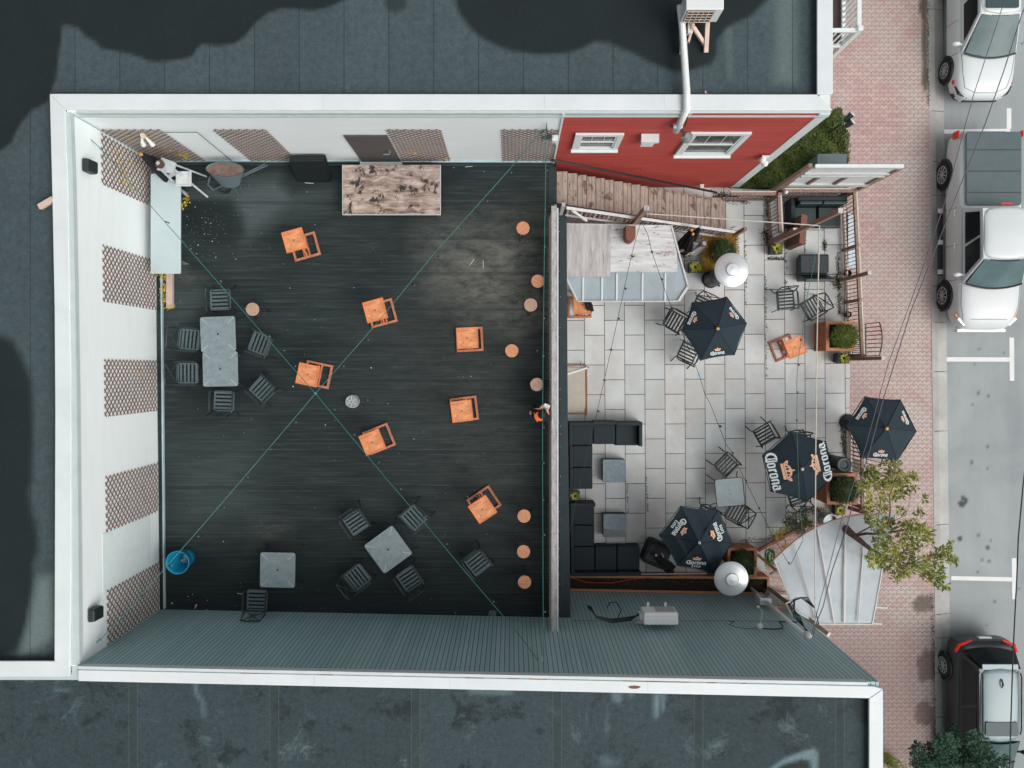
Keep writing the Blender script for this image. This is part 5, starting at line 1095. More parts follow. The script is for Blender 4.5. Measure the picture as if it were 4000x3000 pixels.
parasol('navy parasol with big white lettering and crowns on two sides', W(3133, 1832, 2.48), rimv([(3256,1862),(3227,1723),(3090,1683),(2979,1780),(3012,1922),(3151,1961)], [2.05, 2.05, 2.1, 2.05, 2.0, 2.05]), [(0,'big'),(3,'big')], cap='pale')
parasol('crumpled tilted navy parasol with two-line lettering at the south end', W(2732, 2120, 2.42), rimv([(2861,2120),(2808,1992),(2660,1977),(2574,2091),(2644,2210),(2789,2241)], [2.05, 2.2, 2.2, 2.0, 1.8, 1.75]), [(0,'extra'),(2,'extra'),(4,'extra')], cap='ring', crumple=.07)
# ------------------------------------------------------------------ patio heaters
def heater(px, py, label, zt=2.38):
    v = W(px, py, zt); t = thing('patio_heater', label, 'heater', (v.x, v.y, 0), world=True, group='patio heaters'); x, y = v.x, v.y
    MB().lathe(x, y, [(.47, zt-.10), (.472, zt-.085), (.40, zt-.055), (.19, zt+.0), (.17, zt+.03), (.165, zt+.035), (.0005, zt+.045)], 56, close=False).build('reflector', M['alu'], t, smooth=False)
    mb = MB(); mb.tube([(x+.473*math.cos(R(q)), y+.473*math.sin(R(q)), zt-.1) for q in range(0, 361, 8)], .008, 5, cap=False); mb.build('rim', M['steel'], t)
    mb = MB(); mb.lathe(x, y, [(.10, zt-.35), (.12, zt-.3), (.12, zt-.14)], 24); mb.build('burner', M['steel'], t)
    MB().tube([(x, y, .8), (x, y, zt-.35)], .035, 12).build('pole', M['black'], t)
    MB().lathe(x, y, [(.27, 0), (.27, .06), (.245, .08), (.24, .8), (.23, .82), (.1, .84)], 36).build('tank_housing', M['plastic_black'], t)
    MB().tube([(x+.2, y-.12, .03), (x+.27, y-.22, .03)], .03, 8).build('caster', M['tyre'], t)
heater(2861, 1053, 'patio heater with white reflecting disc beside the golden hedge'); heater(2860, 2264, 'patio heater with grey metallic disc in front of the ribbed siding')
# ------------------------------------------------------------------ modular outdoor sofa
def module(name, x0, x1, y0, y1, label, backs, group, arm_c=None):
    cx, cy = (x0+x1)/2, (y0+y1)/2; t = thing('sofa_module', label, 'sofa module', (cx, cy, 0), group=group, world=True)
    MB().b2(x0, x1, y0, y1, .04, .26).build('frame', M['rattan'], t, bevel=.012)
    bx0, bx1, by0, by1 = x0, x1, y0, y1; th = .10
    for s_ in backs:
        q = {'N': (x0, x1, y1-th, y1), 'S': (x0, x1, y0, y0+th), 'W': (x0, x0+th, y0, y1-(th if 'N' in backs else 0)), 'E': (x1-th, x1, y0, y1-(th if 'N' in backs else 0))}[s_]
        hh = .68 if s_ == backs[0] or len(backs) < 2 else .66
        MB().b2(q[0], q[1], q[2], q[3], .262, hh).build('backrest', M['rattan'], t, bevel=.012)
        if s_ == 'N': by1 -= th
        if s_ == 'S': by0 += th
        if s_ == 'W': bx0 += th
        if s_ == 'E': bx1 -= th
    MB().b2(bx0+.008, bx1-.008, by0+.008, by1-.008, .262, .43).build('cushion', M['cushion'], t, bevel=.03)
M['cushion'] = plain('charcoal_cushion', C(36, 48, 52), .8, .15, 3, fine=.4)
zs = .66
X = lambda p_: WX(p_, zs); Yy = lambda p_: WY(p_, zs); G = 'modules of the black outdoor corner sofa'
x_a, x_b, x_c, x_d = X(2224), X(2320), X(2408), X(2509.5)
module('m', x_a, x_b-.005, Yy(1742), Yy(1650), 'corner seat of the northern sofa, touching the deck', 'NW', G)
module('m', x_b, x_c-.005, Yy(1739), Yy(1646), 'middle seat in the top row of the northern sofa', 'N', G)
module('m', x_c, x_d, Yy(1744), Yy(1649), 'end seat with armrest at the right of the northern sofa', 'NE', G)
module('m', x_a+.01, x_b-.01, Yy(1829), Yy(1743), 'seat below the corner of the northern sofa', 'W', G)
module('m', x_a+.01, x_b-.01, Yy(1916), Yy(1830), 'last seat of the northern sofa, above the small yellow plant', 'W', G)
module('m', x_a+.03, X(2326), Yy(2057), Yy(1966), 'end seat with backrest of the southern sofa, below the small yellow plant', 'NW', G)
module('m', x_a+.04, X(2326), Yy(2142), Yy(2058), 'second seat down of the southern sofa', 'W', G)
module('m', x_a+.05, X(2326), Yy(2251), Yy(2143), 'corner seat of the southern sofa', 'SW', G)
module('m', X(2327), X(2413), Yy(2250), Yy(2141), 'middle seat in the bottom row of the southern sofa', 'S', G)
module('m', X(2414), X(2505), Yy(2248), Yy(2140), 'last seat in the bottom row of the southern sofa, by the black tub chair', 'S', G)
def coffee(x0, x1, y0, y1, label, wet):
    z = .42; a, b, c_, d = WX(x0, z), WX(x1, z), WY(y1, z), WY(y0, z); t = thing('coffee_table', label, 'coffee table', ((a+b)/2, (c_+d)/2, 0), world=True, group='stone topped coffee tables')
    MB().b2(a+.01, b-.01, c_+.01, d-.01, .03, .395).build('body', M['rattan'], t)
    MB().b2(a, b, c_, d, .397, .42).build('tile_top', M['tile'], t, bevel=.005)
    if wet: MB().add([(a+.01, c_+.01, .4235), (b-.01, c_+.01, .4235), (b-.01, c_+.18, .4235), (a+.01, c_+.26, .4235)], [(0,1,2,3)]).build('wet_patch', plain('wet_tile', C(62, 76, 80), .2, .25, 8), t)
coffee(2354.5, 2443, 1795, 1884, 'square stone-topped coffee table of the northern sofa', 0); coffee(2357, 2447, 2008, 2098, 'square stone-topped coffee table with a dark wet strip', 1)
# tub chair and folded parasol near it
v = W(2565, 2163, .4); t = thing('tub_chair', 'black rounded tub chair turned to the wall at the end of the southern sofa', 'chair', (v.x, v.y, 0), rz=R(-22))
mb = MB(); mb.prism(rsq(.38, .17, 6), .05, .40); mb.build('seat_body', M['rattan'], t, bevel=.02); 
mb = MB(); q = rsq(.36, .17, 6); mb.tube([(x_, y_, .62) for x_, y_ in q if y_ > -.2 or abs(x_) > .3][:]+[], .05, 8); mb.prism([(x_*.96, y_*.96) for x_, y_ in rsq(.36, .17, 6)], .40, .60); mb.build('back_shell', M['plastic_black'], t, smooth=False)
closed_umbrella('folded black parasol lying against the cedar trough beside the tub chair', W(2640, 2243, .15), W(2562, 2168, .95), .19, finial=False)
o = MB().bar(W(2630, 2228, .5), W(2645, 2212, .55), .02, .02).bar(W(2585, 2160, .92), W(2592, 2176, .9), .03, .012).build('strap', M['white_pale']); centre(W(2630, 2228, .3), o); tag(o, 'pale strap on the folded parasol by the tub chair', 'strap')
# ------------------------------------------------------------------ long cedar troughs and square planters
def trough(name, label, outer, rimw, z, soil_dz=.12, plant=None, mat='planter', parts_extra=None):
    n = len(outer); cx = sum(p_[0] for p_ in outer)/n; cy = sum(p_[1] for p_ in outer)/n
    t = thing(name, label, 'planter', (cx, cy, 0), world=True)
    def inset(pts, d):
        out = []
        for i in range(n):
            p0, p1, p2 = Vector(pts[i-1]), Vector(pts[i]), Vector(pts[(i+1) % n]); e1, e2 = (p1-p0).normalized(), (p2-p1).normalized()
            n1, n2 = Vector((-e1.y, e1.x)), Vector((-e2.y, e2.x)); b_ = (n1+n2).normalized(); k_ = d/max(.3, b_.dot(n1)); out.append((p1.x+b_.x*k_, p1.y+b_.y*k_))
        return out
    ar = sum(outer[i][0]*outer[(i+1) % n][1]-outer[(i+1) % n][0]*outer[i][1] for i in range(n)); outer = outer if ar > 0 else outer[::-1]
    inn = inset(outer, rimw); side = inset(outer, .012); si = inset(outer, .035)
    mb = MB(); vs = [(x_, y_, 0.0) for x_, y_ in side]+[(x_, y_, z-.042) for x_, y_ in side]+[(x_, y_, z-.042) for x_, y_ in si]+[(x_, y_, z-soil_dz-.1) for x_, y_ in si]
    mb.add(vs, [(i+k*n, (i+1) % n+k*n, (i+1) % n+(k+1)*n, i+(k+1)*n) for k in range(3) for i in range(n)]); mb.build('side_boards', M[mat], t)
    mb = MB(); vs = [(x_, y_, zz) for zz in (z-.04, z) for x_, y_ in outer]+[(x_, y_, zz) for zz in (z, z-.04) for x_, y_ in inn]
    mb.add(vs, [(i+k*n, (i+1) % n+k*n, (i+1) % n+((k+1) % 4)*n, i+((k+1) % 4)*n) for k in range(4) for i in range(n)]); mb.build('rim', M['planter_rim'], t)
    mb = MB(); mb.add([(x_, y_, z-soil_dz) for x_, y_ in si], [tuple(range(n))]); mb.build('soil', M['soil'], t)
    return t
def rectp(x0, x1, y0, y1, z): return [(WX(x0, z), WY(y1, z)), (WX(x1, z), WY(y1, z)), (WX(x1, z), WY(y0, z)), (WX(x0, z), WY(y0, z))]
trough('cedar_planter', 'tall square cedar planter in the gateway side with a round green shrub', rectp(3227, 3340, 1255, 1371, .94), .095, .94)
trough('cedar_planter', 'tall square cedar planter beside the parasol with the big lettering', rectp(3230, 3350, 1849, 1971, .94), .095, .94)
trough('cedar_planter', 'square cedar planter beside the southern patio heater', rectp(2843, 2957, 2141, 2257, .75), .085, .75)
yw = lambda px: yB(WX(px, .5))
tl = trough('cedar_trough', 'long cedar trough at the foot of the ribbed siding', [(1.62, WY(2248, .5)), (WX(3006, .5), WY(2253, .5)), (WX(3006, .5), yw(3006)+.01), (1.62, yw(2230)+.01)], .07, .5)
def shrub(name, label, c_, rad, n, L, mat, core, cat='shrub', wd=.5, seed=1, group=None):
    t = thing(name, label, cat, (c_[0], c_[1], max(c_[2]-rad[2], 0)), world=True, group=group); rg = random.Random(seed)
    mb = MB(); mb.sphere(c_, rad[0]*.78, rad[1]*.78, rad[2]*.78, 14, 9)
    mb.cloud(c_, rad, n, L, L*wd, rg, .4, .72)
    for _ in range(10): a = rg.uniform(0, 6.3); q = (c_[0]+rad[0]*.6*math.cos(a), c_[1]+rad[1]*.6*math.sin(a), c_[2]+rad[2]*rg.uniform(0, .5)); mb.cloud(q, (rad[0]*.5, rad[1]*.5, rad[2]*.55), n//9, L, L*wd, rg, .4, .5)
    mb.build('foliage', M[mat], t); MB().tube([(c_[0], c_[1], max(c_[2]-rad[2]*1.0, 0)), c_], .03, 6).build('stem', M['bark'], t); return t
M['leaf_ball'] = leafmat('bright_conifer', [(.3, C(46, 60, 20)), (.5, C(84, 98, 34)), (.7, C(122, 134, 52))], 2, 14)
shrub('globe_shrub', 'bright green round shrub in the planter by the bent gate', W(3296, 1312, 1.15), (.36, .36, .3), 1500, .06, 'leaf_ball', None, wd=.25)
shrub('globe_shrub', 'dark green spreading shrub in the planter beside the lettered parasol', W(3297, 1912, 1.05), (.42, .38, .28), 1500, .07, 'leaf_conifer', None, wd=.25, seed=2)
shrub('globe_shrub', 'dark green shrub in the planter partly under the southern heater', W(2902, 2196, .85), (.33, .36, .24), 1200, .07, 'leaf_shrub2' if 'leaf_shrub2' in M else 'leaf_conifer', None, wd=.25, seed=3)
mb = MB(); rg = random.Random(11)
for _ in range(900): q = W(rg.uniform(2235, 2998), rg.uniform(2257, 2284), .42); mb.leaf(q, (rg.uniform(-1, 1), rg.uniform(-1, 1), rg.uniform(-.2, .5)), (0, 0, 1), rg.uniform(.03, .07), .02)
o = mb.build('trough_weeds', M['weed']); tag(o, 'brown and green weeds growing in the long cedar trough', 'weeds', kind='stuff')
mb = MB(); mb.tube([W(2235, 2258, .5), W(2290, 2275, .48), W(2390, 2277, .48), W(2470, 2262, .5), W(2550, 2255, .52)], .012, 6); o = mb.build('red_cord', M['redcord']); centre(W(2390, 2277, .4), o); tag(o, 'red cord lying in the long cedar trough', 'cord')
# golden square hedge + green ball
c0 = W(2812, 990, .25); t = thing('golden_hedge', 'golden brown clipped square hedge around a green ball shrub', 'hedge', (c0.x, c0.y, 0), world=True); mb = MB(); rg = random.Random(5)
x0, x1, y0, y1 = WX(2742, .3), WX(2884, .3), WY(1062, .3), WY(915, .3); mb.b2(x0+.06, x1-.06, y0+.06, y1-.06, 0, .26)
for _ in range(5200): mb.leaf((rg.uniform(x0, x1), rg.uniform(y0, y1), rg.uniform(.2, .38)), (rg.uniform(-1, 1), rg.uniform(-1, 1), rg.uniform(0, .8)), (rg.uniform(-.5, .5), rg.uniform(-.5, .5), 1), rg.uniform(.04, .08), .018)
mb.build('foliage', M['leaf_gold'], t)
shrub('globe_shrub', 'dark green ball shrub growing out of the golden hedge', W(2825, 985, .55), (.34, .36, .28), 1700, .06, 'leaf_conifer', None, wd=.25, seed=6)
# yellow plants in pots
def pot_plant(px, py, z, s, label, seed, r=.13, pot=True, L=.16, flare=1):
    v = W(px, py, z); rg = random.Random(seed)
    if pot:
        t = thing('square_pot', 'dark teal square pot '+label, 'pot', (v.x, v.y, 0), world=True); b_ = s*.4
        mb = MB(); q0, q1 = [(v.x+a*b_, v.y+b*b_, 0) for a, b in ((-1,-1),(1,-1),(1,1),(-1,1))], [(v.x+a*s/2, v.y+b*s/2, z-.02) for a, b in ((-1,-1),(1,-1),(1,1),(-1,1))]
        i_ = s/2-.045; q2 = [(v.x+a*i_, v.y+b*i_, z-.02) for a, b in ((-1,-1),(1,-1),(1,1),(-1,1))]; q3 = [(x_, y_, z-.1) for x_, y_, _ in q2]
        mb.add(q0+q1+q2+q3, [(i+4*k, (i+1) % 4+4*k, (i+1) % 4+4*(k+1), i+4*(k+1)) for k in range(3) for i in range(4)]); mb.build('pot_body', M['teal_pot'], t)
        MB().add(q3, [(0,1,2,3)]).build('soil', M['soil'], t)
    mb = MB()
    for k in range(64):
        a = rg.uniform(0, 6.3); d = Vector((math.cos(a), math.sin(a), rg.uniform(.15, 1.1))); l_ = L*rg.uniform(.7, 1.2)
        mb.leaf((v.x+.03*d.x, v.y+.03*d.y, z-.03), d, Vector((-d.x, -d.y, .6)), l_, .025)
    o = mb.build('hosta_plant', M['leaf_yellow']); centre((v.x, v.y, z-.08), o); tag(o, 'yellow-green leafy plant '+label, 'plant')
pot_plant(3036, 970, .45, .34, 'in the pot at the foot of the leaning timber beam', 1); pot_plant(2716, 1043, .40, .34, 'beside the golden hedge', 2, L=.2); pot_plant(3298, 1399, .5, .33, 'against the tall planter by the gate', 3)
pot_plant(2246, 1938, .42, .30, 'between the northern and southern sofa', 4, L=.13); pot_plant(3283, 1994, .35, .30, 'below the planter next to the plastic canopy', 5, L=.15)
# ------------------------------------------------------------------ fences and tall posts of the patio
RAILS = {}
def fence(name, label, a, b, n, zt=1.0, zb=.12, wt=.14, posts=(), two=True, mat_b='iron', group=None):
    a, b = Vector((*a, 0)), Vector((*b, 0)); t = thing(name, label, 'fence', (a+b)/2, world=True, group=group); d = (b-a).normalized(); nn = Vector((d.y, -d.x, 0))
    if nn.x < 0 or (abs(nn.x) < .3 and nn.y < 0): nn = -nn
    up = Vector((0, 0, 1))
    MB().bar(a+up*zt-nn*.02, b+up*zt-nn*.02, wt*.6, .09).build('top_rail', M['brown_wood'], t, bevel=.004)
    MB().bar(a+up*zt+nn*(wt*.3+.0), b+up*zt+nn*(wt*.3), wt*.35, .07).build('top_rail_edge', M['cream_rail'], t, bevel=.004)
    MB().bar(a+up*zb, b+up*zb, .06, .05).build('bottom_rail', M['brown_wood'], t); MB().bar(a+up*(zb-.005)+nn*.045, b+up*(zb-.005)+nn*.045, .028, .05).build('bottom_rail_edge', M['cream_rail'], t)
    proto = None
    for k in range(n):
        q = a.lerp(b, (k+.5)/n)
        if proto is None: proto = MB().tube([q+up*zb, q+up*(zt-.05)], .011, 5).build('baluster', M[mat_b], t); q0 = q
        else: c_ = proto.copy(); col.objects.link(c_); c_.parent = t; c_.location = proto.location+(q-q0)
    for f_ in posts: q = a.lerp(b, f_); MB().b2(q.x-.045, q.x+.045, q.y-.045, q.y+.045, 0, zt+.06).build('post', M['brown_wood'], t, bevel=.004)
    return t
M['cream_rail'] = plain('cream_rail_paint', C(200, 194, 184), .7, .12, 6)
fence('patio_fence', 'iron-barred timber fence between the patio and the sidewalk north of the gate', (10.10, 5.22), (10.33, .36), 42, posts=(0, .33, .66, 1))
fence('patio_fence', 'iron-barred timber fence by the sidewalk below the outer parasol', (10.33, -1.85), (10.34, -4.12), 19, posts=(0, 1))
fence('patio_fence', 'short iron-barred fence ending at the tall leaning-looking beam', (7.87, 5.12), (7.92, 4.0), 10, posts=(0,))
fence('patio_fence', 'fence along the green bed under the white panel', (7.98, 5.24), (10.05, 5.24), 18, posts=(0, 1)); fence('patio_fence', 'low fence rail from the foot of the red wall along the green bed', (6.45, 5.16), (7.80, 5.16), 12, zt=.95)
def gate(label, y0, y1, x, n, zt):
    t = thing('iron_gate', label, 'gate', (x, (y0+y1)/2, 0), world=True, group='arched iron gates'); pts = []
    for k in range(n): f_ = k/(n-1); y = y0+(y1-y0)*f_; z = zt-.16*(2*f_-1)**2; pts.append((x, y, z)); MB().tube([(x, y, .08), (x, y, z)], .0115, 5).build('bar', M['iron'], t)
    MB().tube(pts, .015, 6).build('arched_top', M['iron'], t); MB().tube([(x, y0, .1), (x, y1, .1)], .014, 6).tube([(x, y0, 1.0), (x, y1, 1.0)], .014, 6).build('cross_bar', M['iron'], t)
gate('arched iron gate leaf folded against the fence by the cedar planter', .36, 1.30, 10.42, 9, 2.02); gate('arched iron gate leaf mostly under the outer parasol', -2.80, -1.95, 10.44, 8, 2.02)
def tallpost(label, x, y, z, s=.1, mat='brown_wood', cap=True):
    t = thing('timber_post', label, 'post', (x, y, 0), world=True); MB().b2(x-s/2, x+s/2, y-s/2, y+s/2, 0, z).build('post', M[mat], t, bevel=.006)
    if cap: MB().b2(x-s/2-.002, x+s/2+.002, y-s/2-.002, y+s/2+.002, z+.001, z+.02).build('post_cap', M['cream_rail'], t)
tallpost('very tall timber post rising beside the short fence, carrying the rope', 7.93, 3.80, 5.15, .115); tallpost('shorter timber post standing against the very tall one', 8.03, 3.92, 1.85, .11)
tallpost('timber post in the middle of the sidewalk fence', 10.08, 2.69, 1.98, .1); tallpost('timber post at the gate opening beside the small yellow plant', 10.40, .28, 2.12, .1)
# vertical white panel over the north fence
t = thing('timber_screen', 'upright white boarded screen on brown posts above the green bed', 'screen', (9.1, 5.28, 0), world=True); y = 5.30
for (x, zt_) in ((7.88, 2.15), (10.26, 3.42), (7.80, 3.6)): MB().b2(x-.05, x+.05, y-.05, y+.05, 0, zt_).build('post', M['brown_wood'], t)
MB().b2(7.95, 10.2, y-.01, y+.01, 1.45, 3.55).build('backing_board', plain('white_screen_board', C(212, 218, 218), .6, .05, 3), t)
for z0, z1 in ((1.42, 1.66), (2.50, 2.62), (2.75, 2.88), (3.42, 3.55)): MB().b2(7.93, 10.24, y-.06, y-.012, z0, z1).build('rail', M['white_wood'], t)
for x in (8.42, 9.18): MB().b2(x, x+.09, y-.058, y-.012, 1.67, 2.49).build('stud', M['brown_wood'], t)
MB().b2(10.12, 10.2, y-.058, y-.012, 1.67, 2.49).build('stud', M['brown_wood'], t)
MB().b2(7.93, 10.24, y-.06, y+.03, 3.56, 3.60).build('capping', M['white'], t)
# furniture near the screen
t = thing('loveseat', 'dark two-seat garden sofa under the white screen', 'sofa', (9.2, 4.75, 0), world=True)
MB().b2(8.36, 9.98, 4.28, 5.10, .06, .28).build('frame', M['rattan'], t, bevel=.01); MB().b2(8.50, 9.96, 4.98, 5.10, .282, .82).build('backrest', M['rattan'], t, bevel=.01); MB().b2(8.36, 8.48, 4.28, 5.10, .282, .62).build('armrest', M['rattan'], t, bevel=.01)
for a_, b_ in ((8.52, 9.18), (9.24, 9.92)): MB().b2(a_, b_, 4.26, 4.86, .282, .45).build('seat_cushion', M['leather'], t, bevel=.03)
for a_, b_ in ((8.54, 9.22), (9.24, 9.95)): MB().b2(a_, b_, 4.87, 4.975, .40, .84).build('back_cushion', M['leather'], t, bevel=.03)
t = thing('easy_chair', 'black tufted leather easy chair beside the sidewalk fence', 'chair', (9.1, 3.1, 0), world=True)
MB().b2(8.70, 9.58, 2.64, 3.40, .1, .32).build('base', M['leather'], t, bevel=.03); MB().b2(8.66, 9.56, 2.86, 3.44, .322, .48).build('seat', M['leather'], t, bevel=.05)
mb = MB(); mb.add([(8.68,2.66,.322),(9.60,2.66,.322),(9.58,2.84,.322),(8.70,2.84,.322),(8.68,2.56,.86),(9.60,2.56,.86),(9.58,2.66,.88),(8.70,2.66,.88)], [(3,2,1,0),(4,5,6,7),(0,1,5,4),(1,2,6,5),(2,3,7,6),(3,0,4,7)]); mb.build('backrest', M['leather'], t, bevel=.03)
for a_, b_ in ((8.98, 3.02), (9.26, 3.02), (8.98, 3.26), (9.26, 3.26)): MB().sphere((a_, b_, .478), .022, .022, .012).build('button', M['shirt'], t)
t = thing('brown_podium', 'reddish-brown narrow wooden stand by the two-seat sofa', 'stand', (8.5, 4.0, 0), world=True)
mb = MB(); mb.prism([(8.40,3.66),(8.56,3.62),(8.62,4.44),(8.47,4.50)], 0, 1.17); mb.build('cabinet', M['dark_brown'], t, bevel=.01); mb = MB(); mb.prism([(8.39,3.65),(8.57,3.61),(8.63,4.45),(8.46,4.51)], 1.171, 1.2); mb.build('top_board', M['rust'], t)
mb = MB(); mb.b2(WX(3313, .05), WX(3345, .05), WY(1045, .05), WY(835, .05), .01, .03); mb.b2(WX(3313, .05), WX(3322, .05), WY(1045, .05), WY(835, .05), .03, .06); o = mb.build('white_board', plain('bluish_white_board', C(196, 206, 212), .6, .06, 3)); centre((10.35, 3.9, 0), o); tag(o, 'bluish white board lying outside the sidewalk fence', 'board')
for py, lab in ((1067, 'upper small black round pot outside the sidewalk fence'), (1229, 'lower small black round pot outside the sidewalk fence')):
    v = W(3315, py, .2); o = MB().lathe(v.x, v.y, [(.07, 0), (.10, .2), (.095, .2), (.08, .06)], 20).build('round_pot', M['plastic_black']); centre((v.x, v.y, 0), o); tag(o, lab, 'pot', 'small black pots by the fence')
v = W(3298, 1815, .92); t = thing('rubbish_barrel', 'black round rubbish barrel between the parasols and the cedar planter', 'barrel', (v.x, v.y, 0), world=True)
MB().lathe(v.x, v.y, [(.19, 0), (.22, .85)], 30).build('barrel', M['plastic_black'], t); MB().lathe(v.x, v.y, [(.235, .851), (.235, .9), (.2, .93), (.12, .92), (.1, .90)], 32).build('lid', M['teal_pot'], t)
o = MB().b2(9.02, 9.85, 5.95, 6.3, 0, .95).b2(9.0, 9.87, 5.93, 6.32, .951, .99).build('utility_box', plain('blue_grey_metal', C(96, 110, 114), .5, .1, 4), bevel=.01); centre((9.4, 6.1, 0), o); tag(o, 'blue-grey utility cabinet in the green bed behind the white screen', 'cabinet')
o = MB().sphere((8.03, 5.16, 1.12), .06).lathe(8.03, 5.16, [(.03, 1.02), (.03, 1.1)], 10).build('globe_lamp', M['white']); centre((8.03, 5.16, 1.0), o); tag(o, 'small white globe lamp on the fence corner under the screen', 'lamp')
# ------------------------------------------------------------------ green bed with edging
bed = S2([(2848,735),(3262,430),(3276,445),(3290,480),(3300,540),(3306,620),(3307,700),(3305,752)], 0)
bedm = S2([(3240,432),(3262,428),(3278,445),(3294,480),(3304,540),(3310,620),(3311,760),(3302,760),(3300,620),(3292,545),(3280,490),(3262,452)], 0)
mb = MB(); mb.prism(bedm, -.05, .1); tag(mb.build('bed_edging', m_kerb, bevel=.01), kind='structure')
mb = MB(); mb.prism(bed, -.05, .05); tag(mb.build('bed_soil', M['soil']), kind='structure')
mb = MB(); rg = random.Random(21); bx = [p_[0] for p_ in bed]; by = [p_[1] for p_ in bed]; cnt = 0
def inpoly(x, y, P_):
    c_ = False
    for i in range(len(P_)):
        x0, y0 = P_[i]; x1, y1 = P_[(i+1) % len(P_)]
        if (y0 > y) != (y1 > y) and x < x0+(y-y0)*(x1-x0)/(y1-y0): c_ = not c_
    return c_
while cnt < 15000:
    x, y = rg.uniform(min(bx)-.0, max(bx)), rg.uniform(5.3, max(by))
    if not inpoly(x, y, bed): continue
    hgt = .22+.12*math.sin(x*3.1)*math.cos(y*2.7)+.05*math.sin(x*9+y*7); mb.leaf((x, y, hgt*rg.uniform(.55, 1.1)), (rg.uniform(-1, 1), rg.uniform(-1, 1), rg.uniform(-.1, .9)), (rg.uniform(-.6, .6), rg.uniform(-.6, .6), 1), rg.uniform(.05, .10), .035); cnt += 1
o = mb.build('ground_cover', M['leaf_bed']); tag(o, 'dense green and yellowish ground cover filling the curved bed', 'ground cover', kind='stuff')
# weeds along joints and fence
mb = MB(); rg = random.Random(8)
def weedline(a_, b_, w_, n): 
    for _ in range(n): f_ = rg.random(); q = W(a_[0]+(b_[0]-a_[0])*f_+rg.gauss(0, w_), a_[1]+(b_[1]-a_[1])*f_+rg.gauss(0, w_), .01); mb.leaf(q, (rg.uniform(-1, 1), rg.uniform(-1, 1), rg.uniform(0, .6)), (rg.uniform(-.4, .4), rg.uniform(-.4, .4), 1), rg.uniform(.025, .07), .022)
for a_, b_, w_, n in (((3272,990),(3280,1230),4,380), ((3262,1085),(3275,1120),9,260), ((2992,745),(2996,940),6,300), ((2985,900),(3000,960),7,200), ((3000,1008),(3062,1010),3,120), ((3288,1640),(3300,1780),6,330), ((3200,1765),(3290,1800),4,150), ((2790,765),(2880,775),9,420), ((2860,770),(2920,790),6,180), ((3066,800),(3070,1120),1.6,120), ((2912,940),(2914,1200),1.4,70),
        ((2990,1080),(2994,1480),1.6,120), ((3145,900),(3145,1240),1.6,100), ((3220,940),(3222,975),4,90), ((2525,1860),(2528,2000),.8,50), ((2450,1880),(2454,2010),.8,30), ((3060,2100),(2900,2110),3,100), ((3220,1990),(3120,2000),6,150), ((3255,2000),(3215,2050),9,200), ((2830,2040),(2840,2140),2,50), ((3625,0),(3628,420),2,160), ((3640,2300),(3652,2900),2,200), ((2860,885),(2850,930),4,60), ((3306,780),(3312,1240),3,160), ((3250,700),(3300,760),8,120)): weedline(a_, b_, w_, n)
o = mb.build('joint_weeds', M['weed']); tag(o, 'brownish moss and weeds in the joints of the slabs and along the fence', 'weeds', kind='stuff')
# garden spotlights
v = W(3240, 518, .1); t = thing('garden_spotlight', 'black post with two spotlights in the green bed by the sidewalk', 'lamp', (v.x, v.y, 0), world=True)
q = W(3294, 484, .95); MB().tube([(v.x, v.y, 0), (v.x, v.y+.0, .98)], .022, 8).build('post', M['iron'], t)
for a_, b_ in (((3303,470),(3328,445)), ((3306,492),(3330,474))):
    p0, p1 = W(*a_, 1.0), W(*b_, 1.12); MB().tube([p0-(p1-p0)*.2, p0, p1], [.03, .075, .095], 14).build('lamp_head', M['black'], t); MB().tube([p1, p1+(p1-p0)*.12], [.098, .098], 14).build('lens', M['white_metal'], t)
# white porch railing at the top
t = thing('porch_railing', 'white wooden porch railing at the northeast corner of the white building', 'railing', (10.0, 10.2, 0), world=True)
xr = 9.78; yE = WY(116, 2.0); wm = M['white']
MB().bar((xr, 13.5, 2.0), (xr, yE, 2.0), .12, .06).build('top_rail', wm, t); MB().bar((xr, 13.5, .95), (xr, yE, .95), .1, .08).build('bottom_rail', wm, t)
for k in range(20): MB().b2(xr-.02, xr+.02, yE+.15+.16*k-.02, yE+.15+.16*k+.02, .99, 1.97).build('baluster', wm, t)
MB().b2(xr-.07, xr+.07, yE-.07, yE+.07, 0, 2.12).build('post', wm, t, bevel=.01); MB().bar((6.95, yE-.02, 2.0), (xr-.07, yE-.02, 2.0), .11, .06).build('top_rail', wm, t)
MB().bar((6.95, yE-.02, .95), (xr-.07, yE-.02, .95), .1, .08).build('bottom_rail', wm, t)
for k in range(13): MB().b2(7.5+.17*k-.02, 7.5+.17*k+.02, yE-.04, yE, .99, 1.97).build('baluster', wm, t)
MB().b2(6.95, xr, yE+.05, 14, .6, .85).build('porch_floor', plain('brown_porch', C(84, 66, 62), .7, .15, 5), t)
# ------------------------------------------------------------------ cars
def loft(mb, secs):
    n = len(secs[0]); vs = [v for s_ in secs for v in s_]
    fs = [(i*n+k, (i+1)*n+k, (i+1)*n+(k+1) % n, i*n+(k+1) % n) for i in range(len(secs)-1) for k in range(n)]
    fs += [tuple(range(n)), tuple(reversed(range(len(vs)-n, len(vs))))]; return mb.add(vs, fs)
def subs(o, l=2):
    m_ = o.modifiers.new('subsurf', 'SUBSURF'); m_.levels = l; m_.render_levels = l
    o.data.polygons.foreach_set('use_smooth', [True]*len(o.data.polygons)); return o
from mathutils.bvhtree import BVHTree
def bodysec(y, w_, zb, zs_, zt_, crown_=.03):
    h = [(w_*.80, zb), (w_*.97, zb+.10), (w_, (zb+zs_)/2), (w_*.98, zs_), (w_*.90, zt_), (w_*.45, zt_+crown_)]
    return [(x, y, z) for x, z in h]+[(-x, y, z) for x, z in reversed(h)]
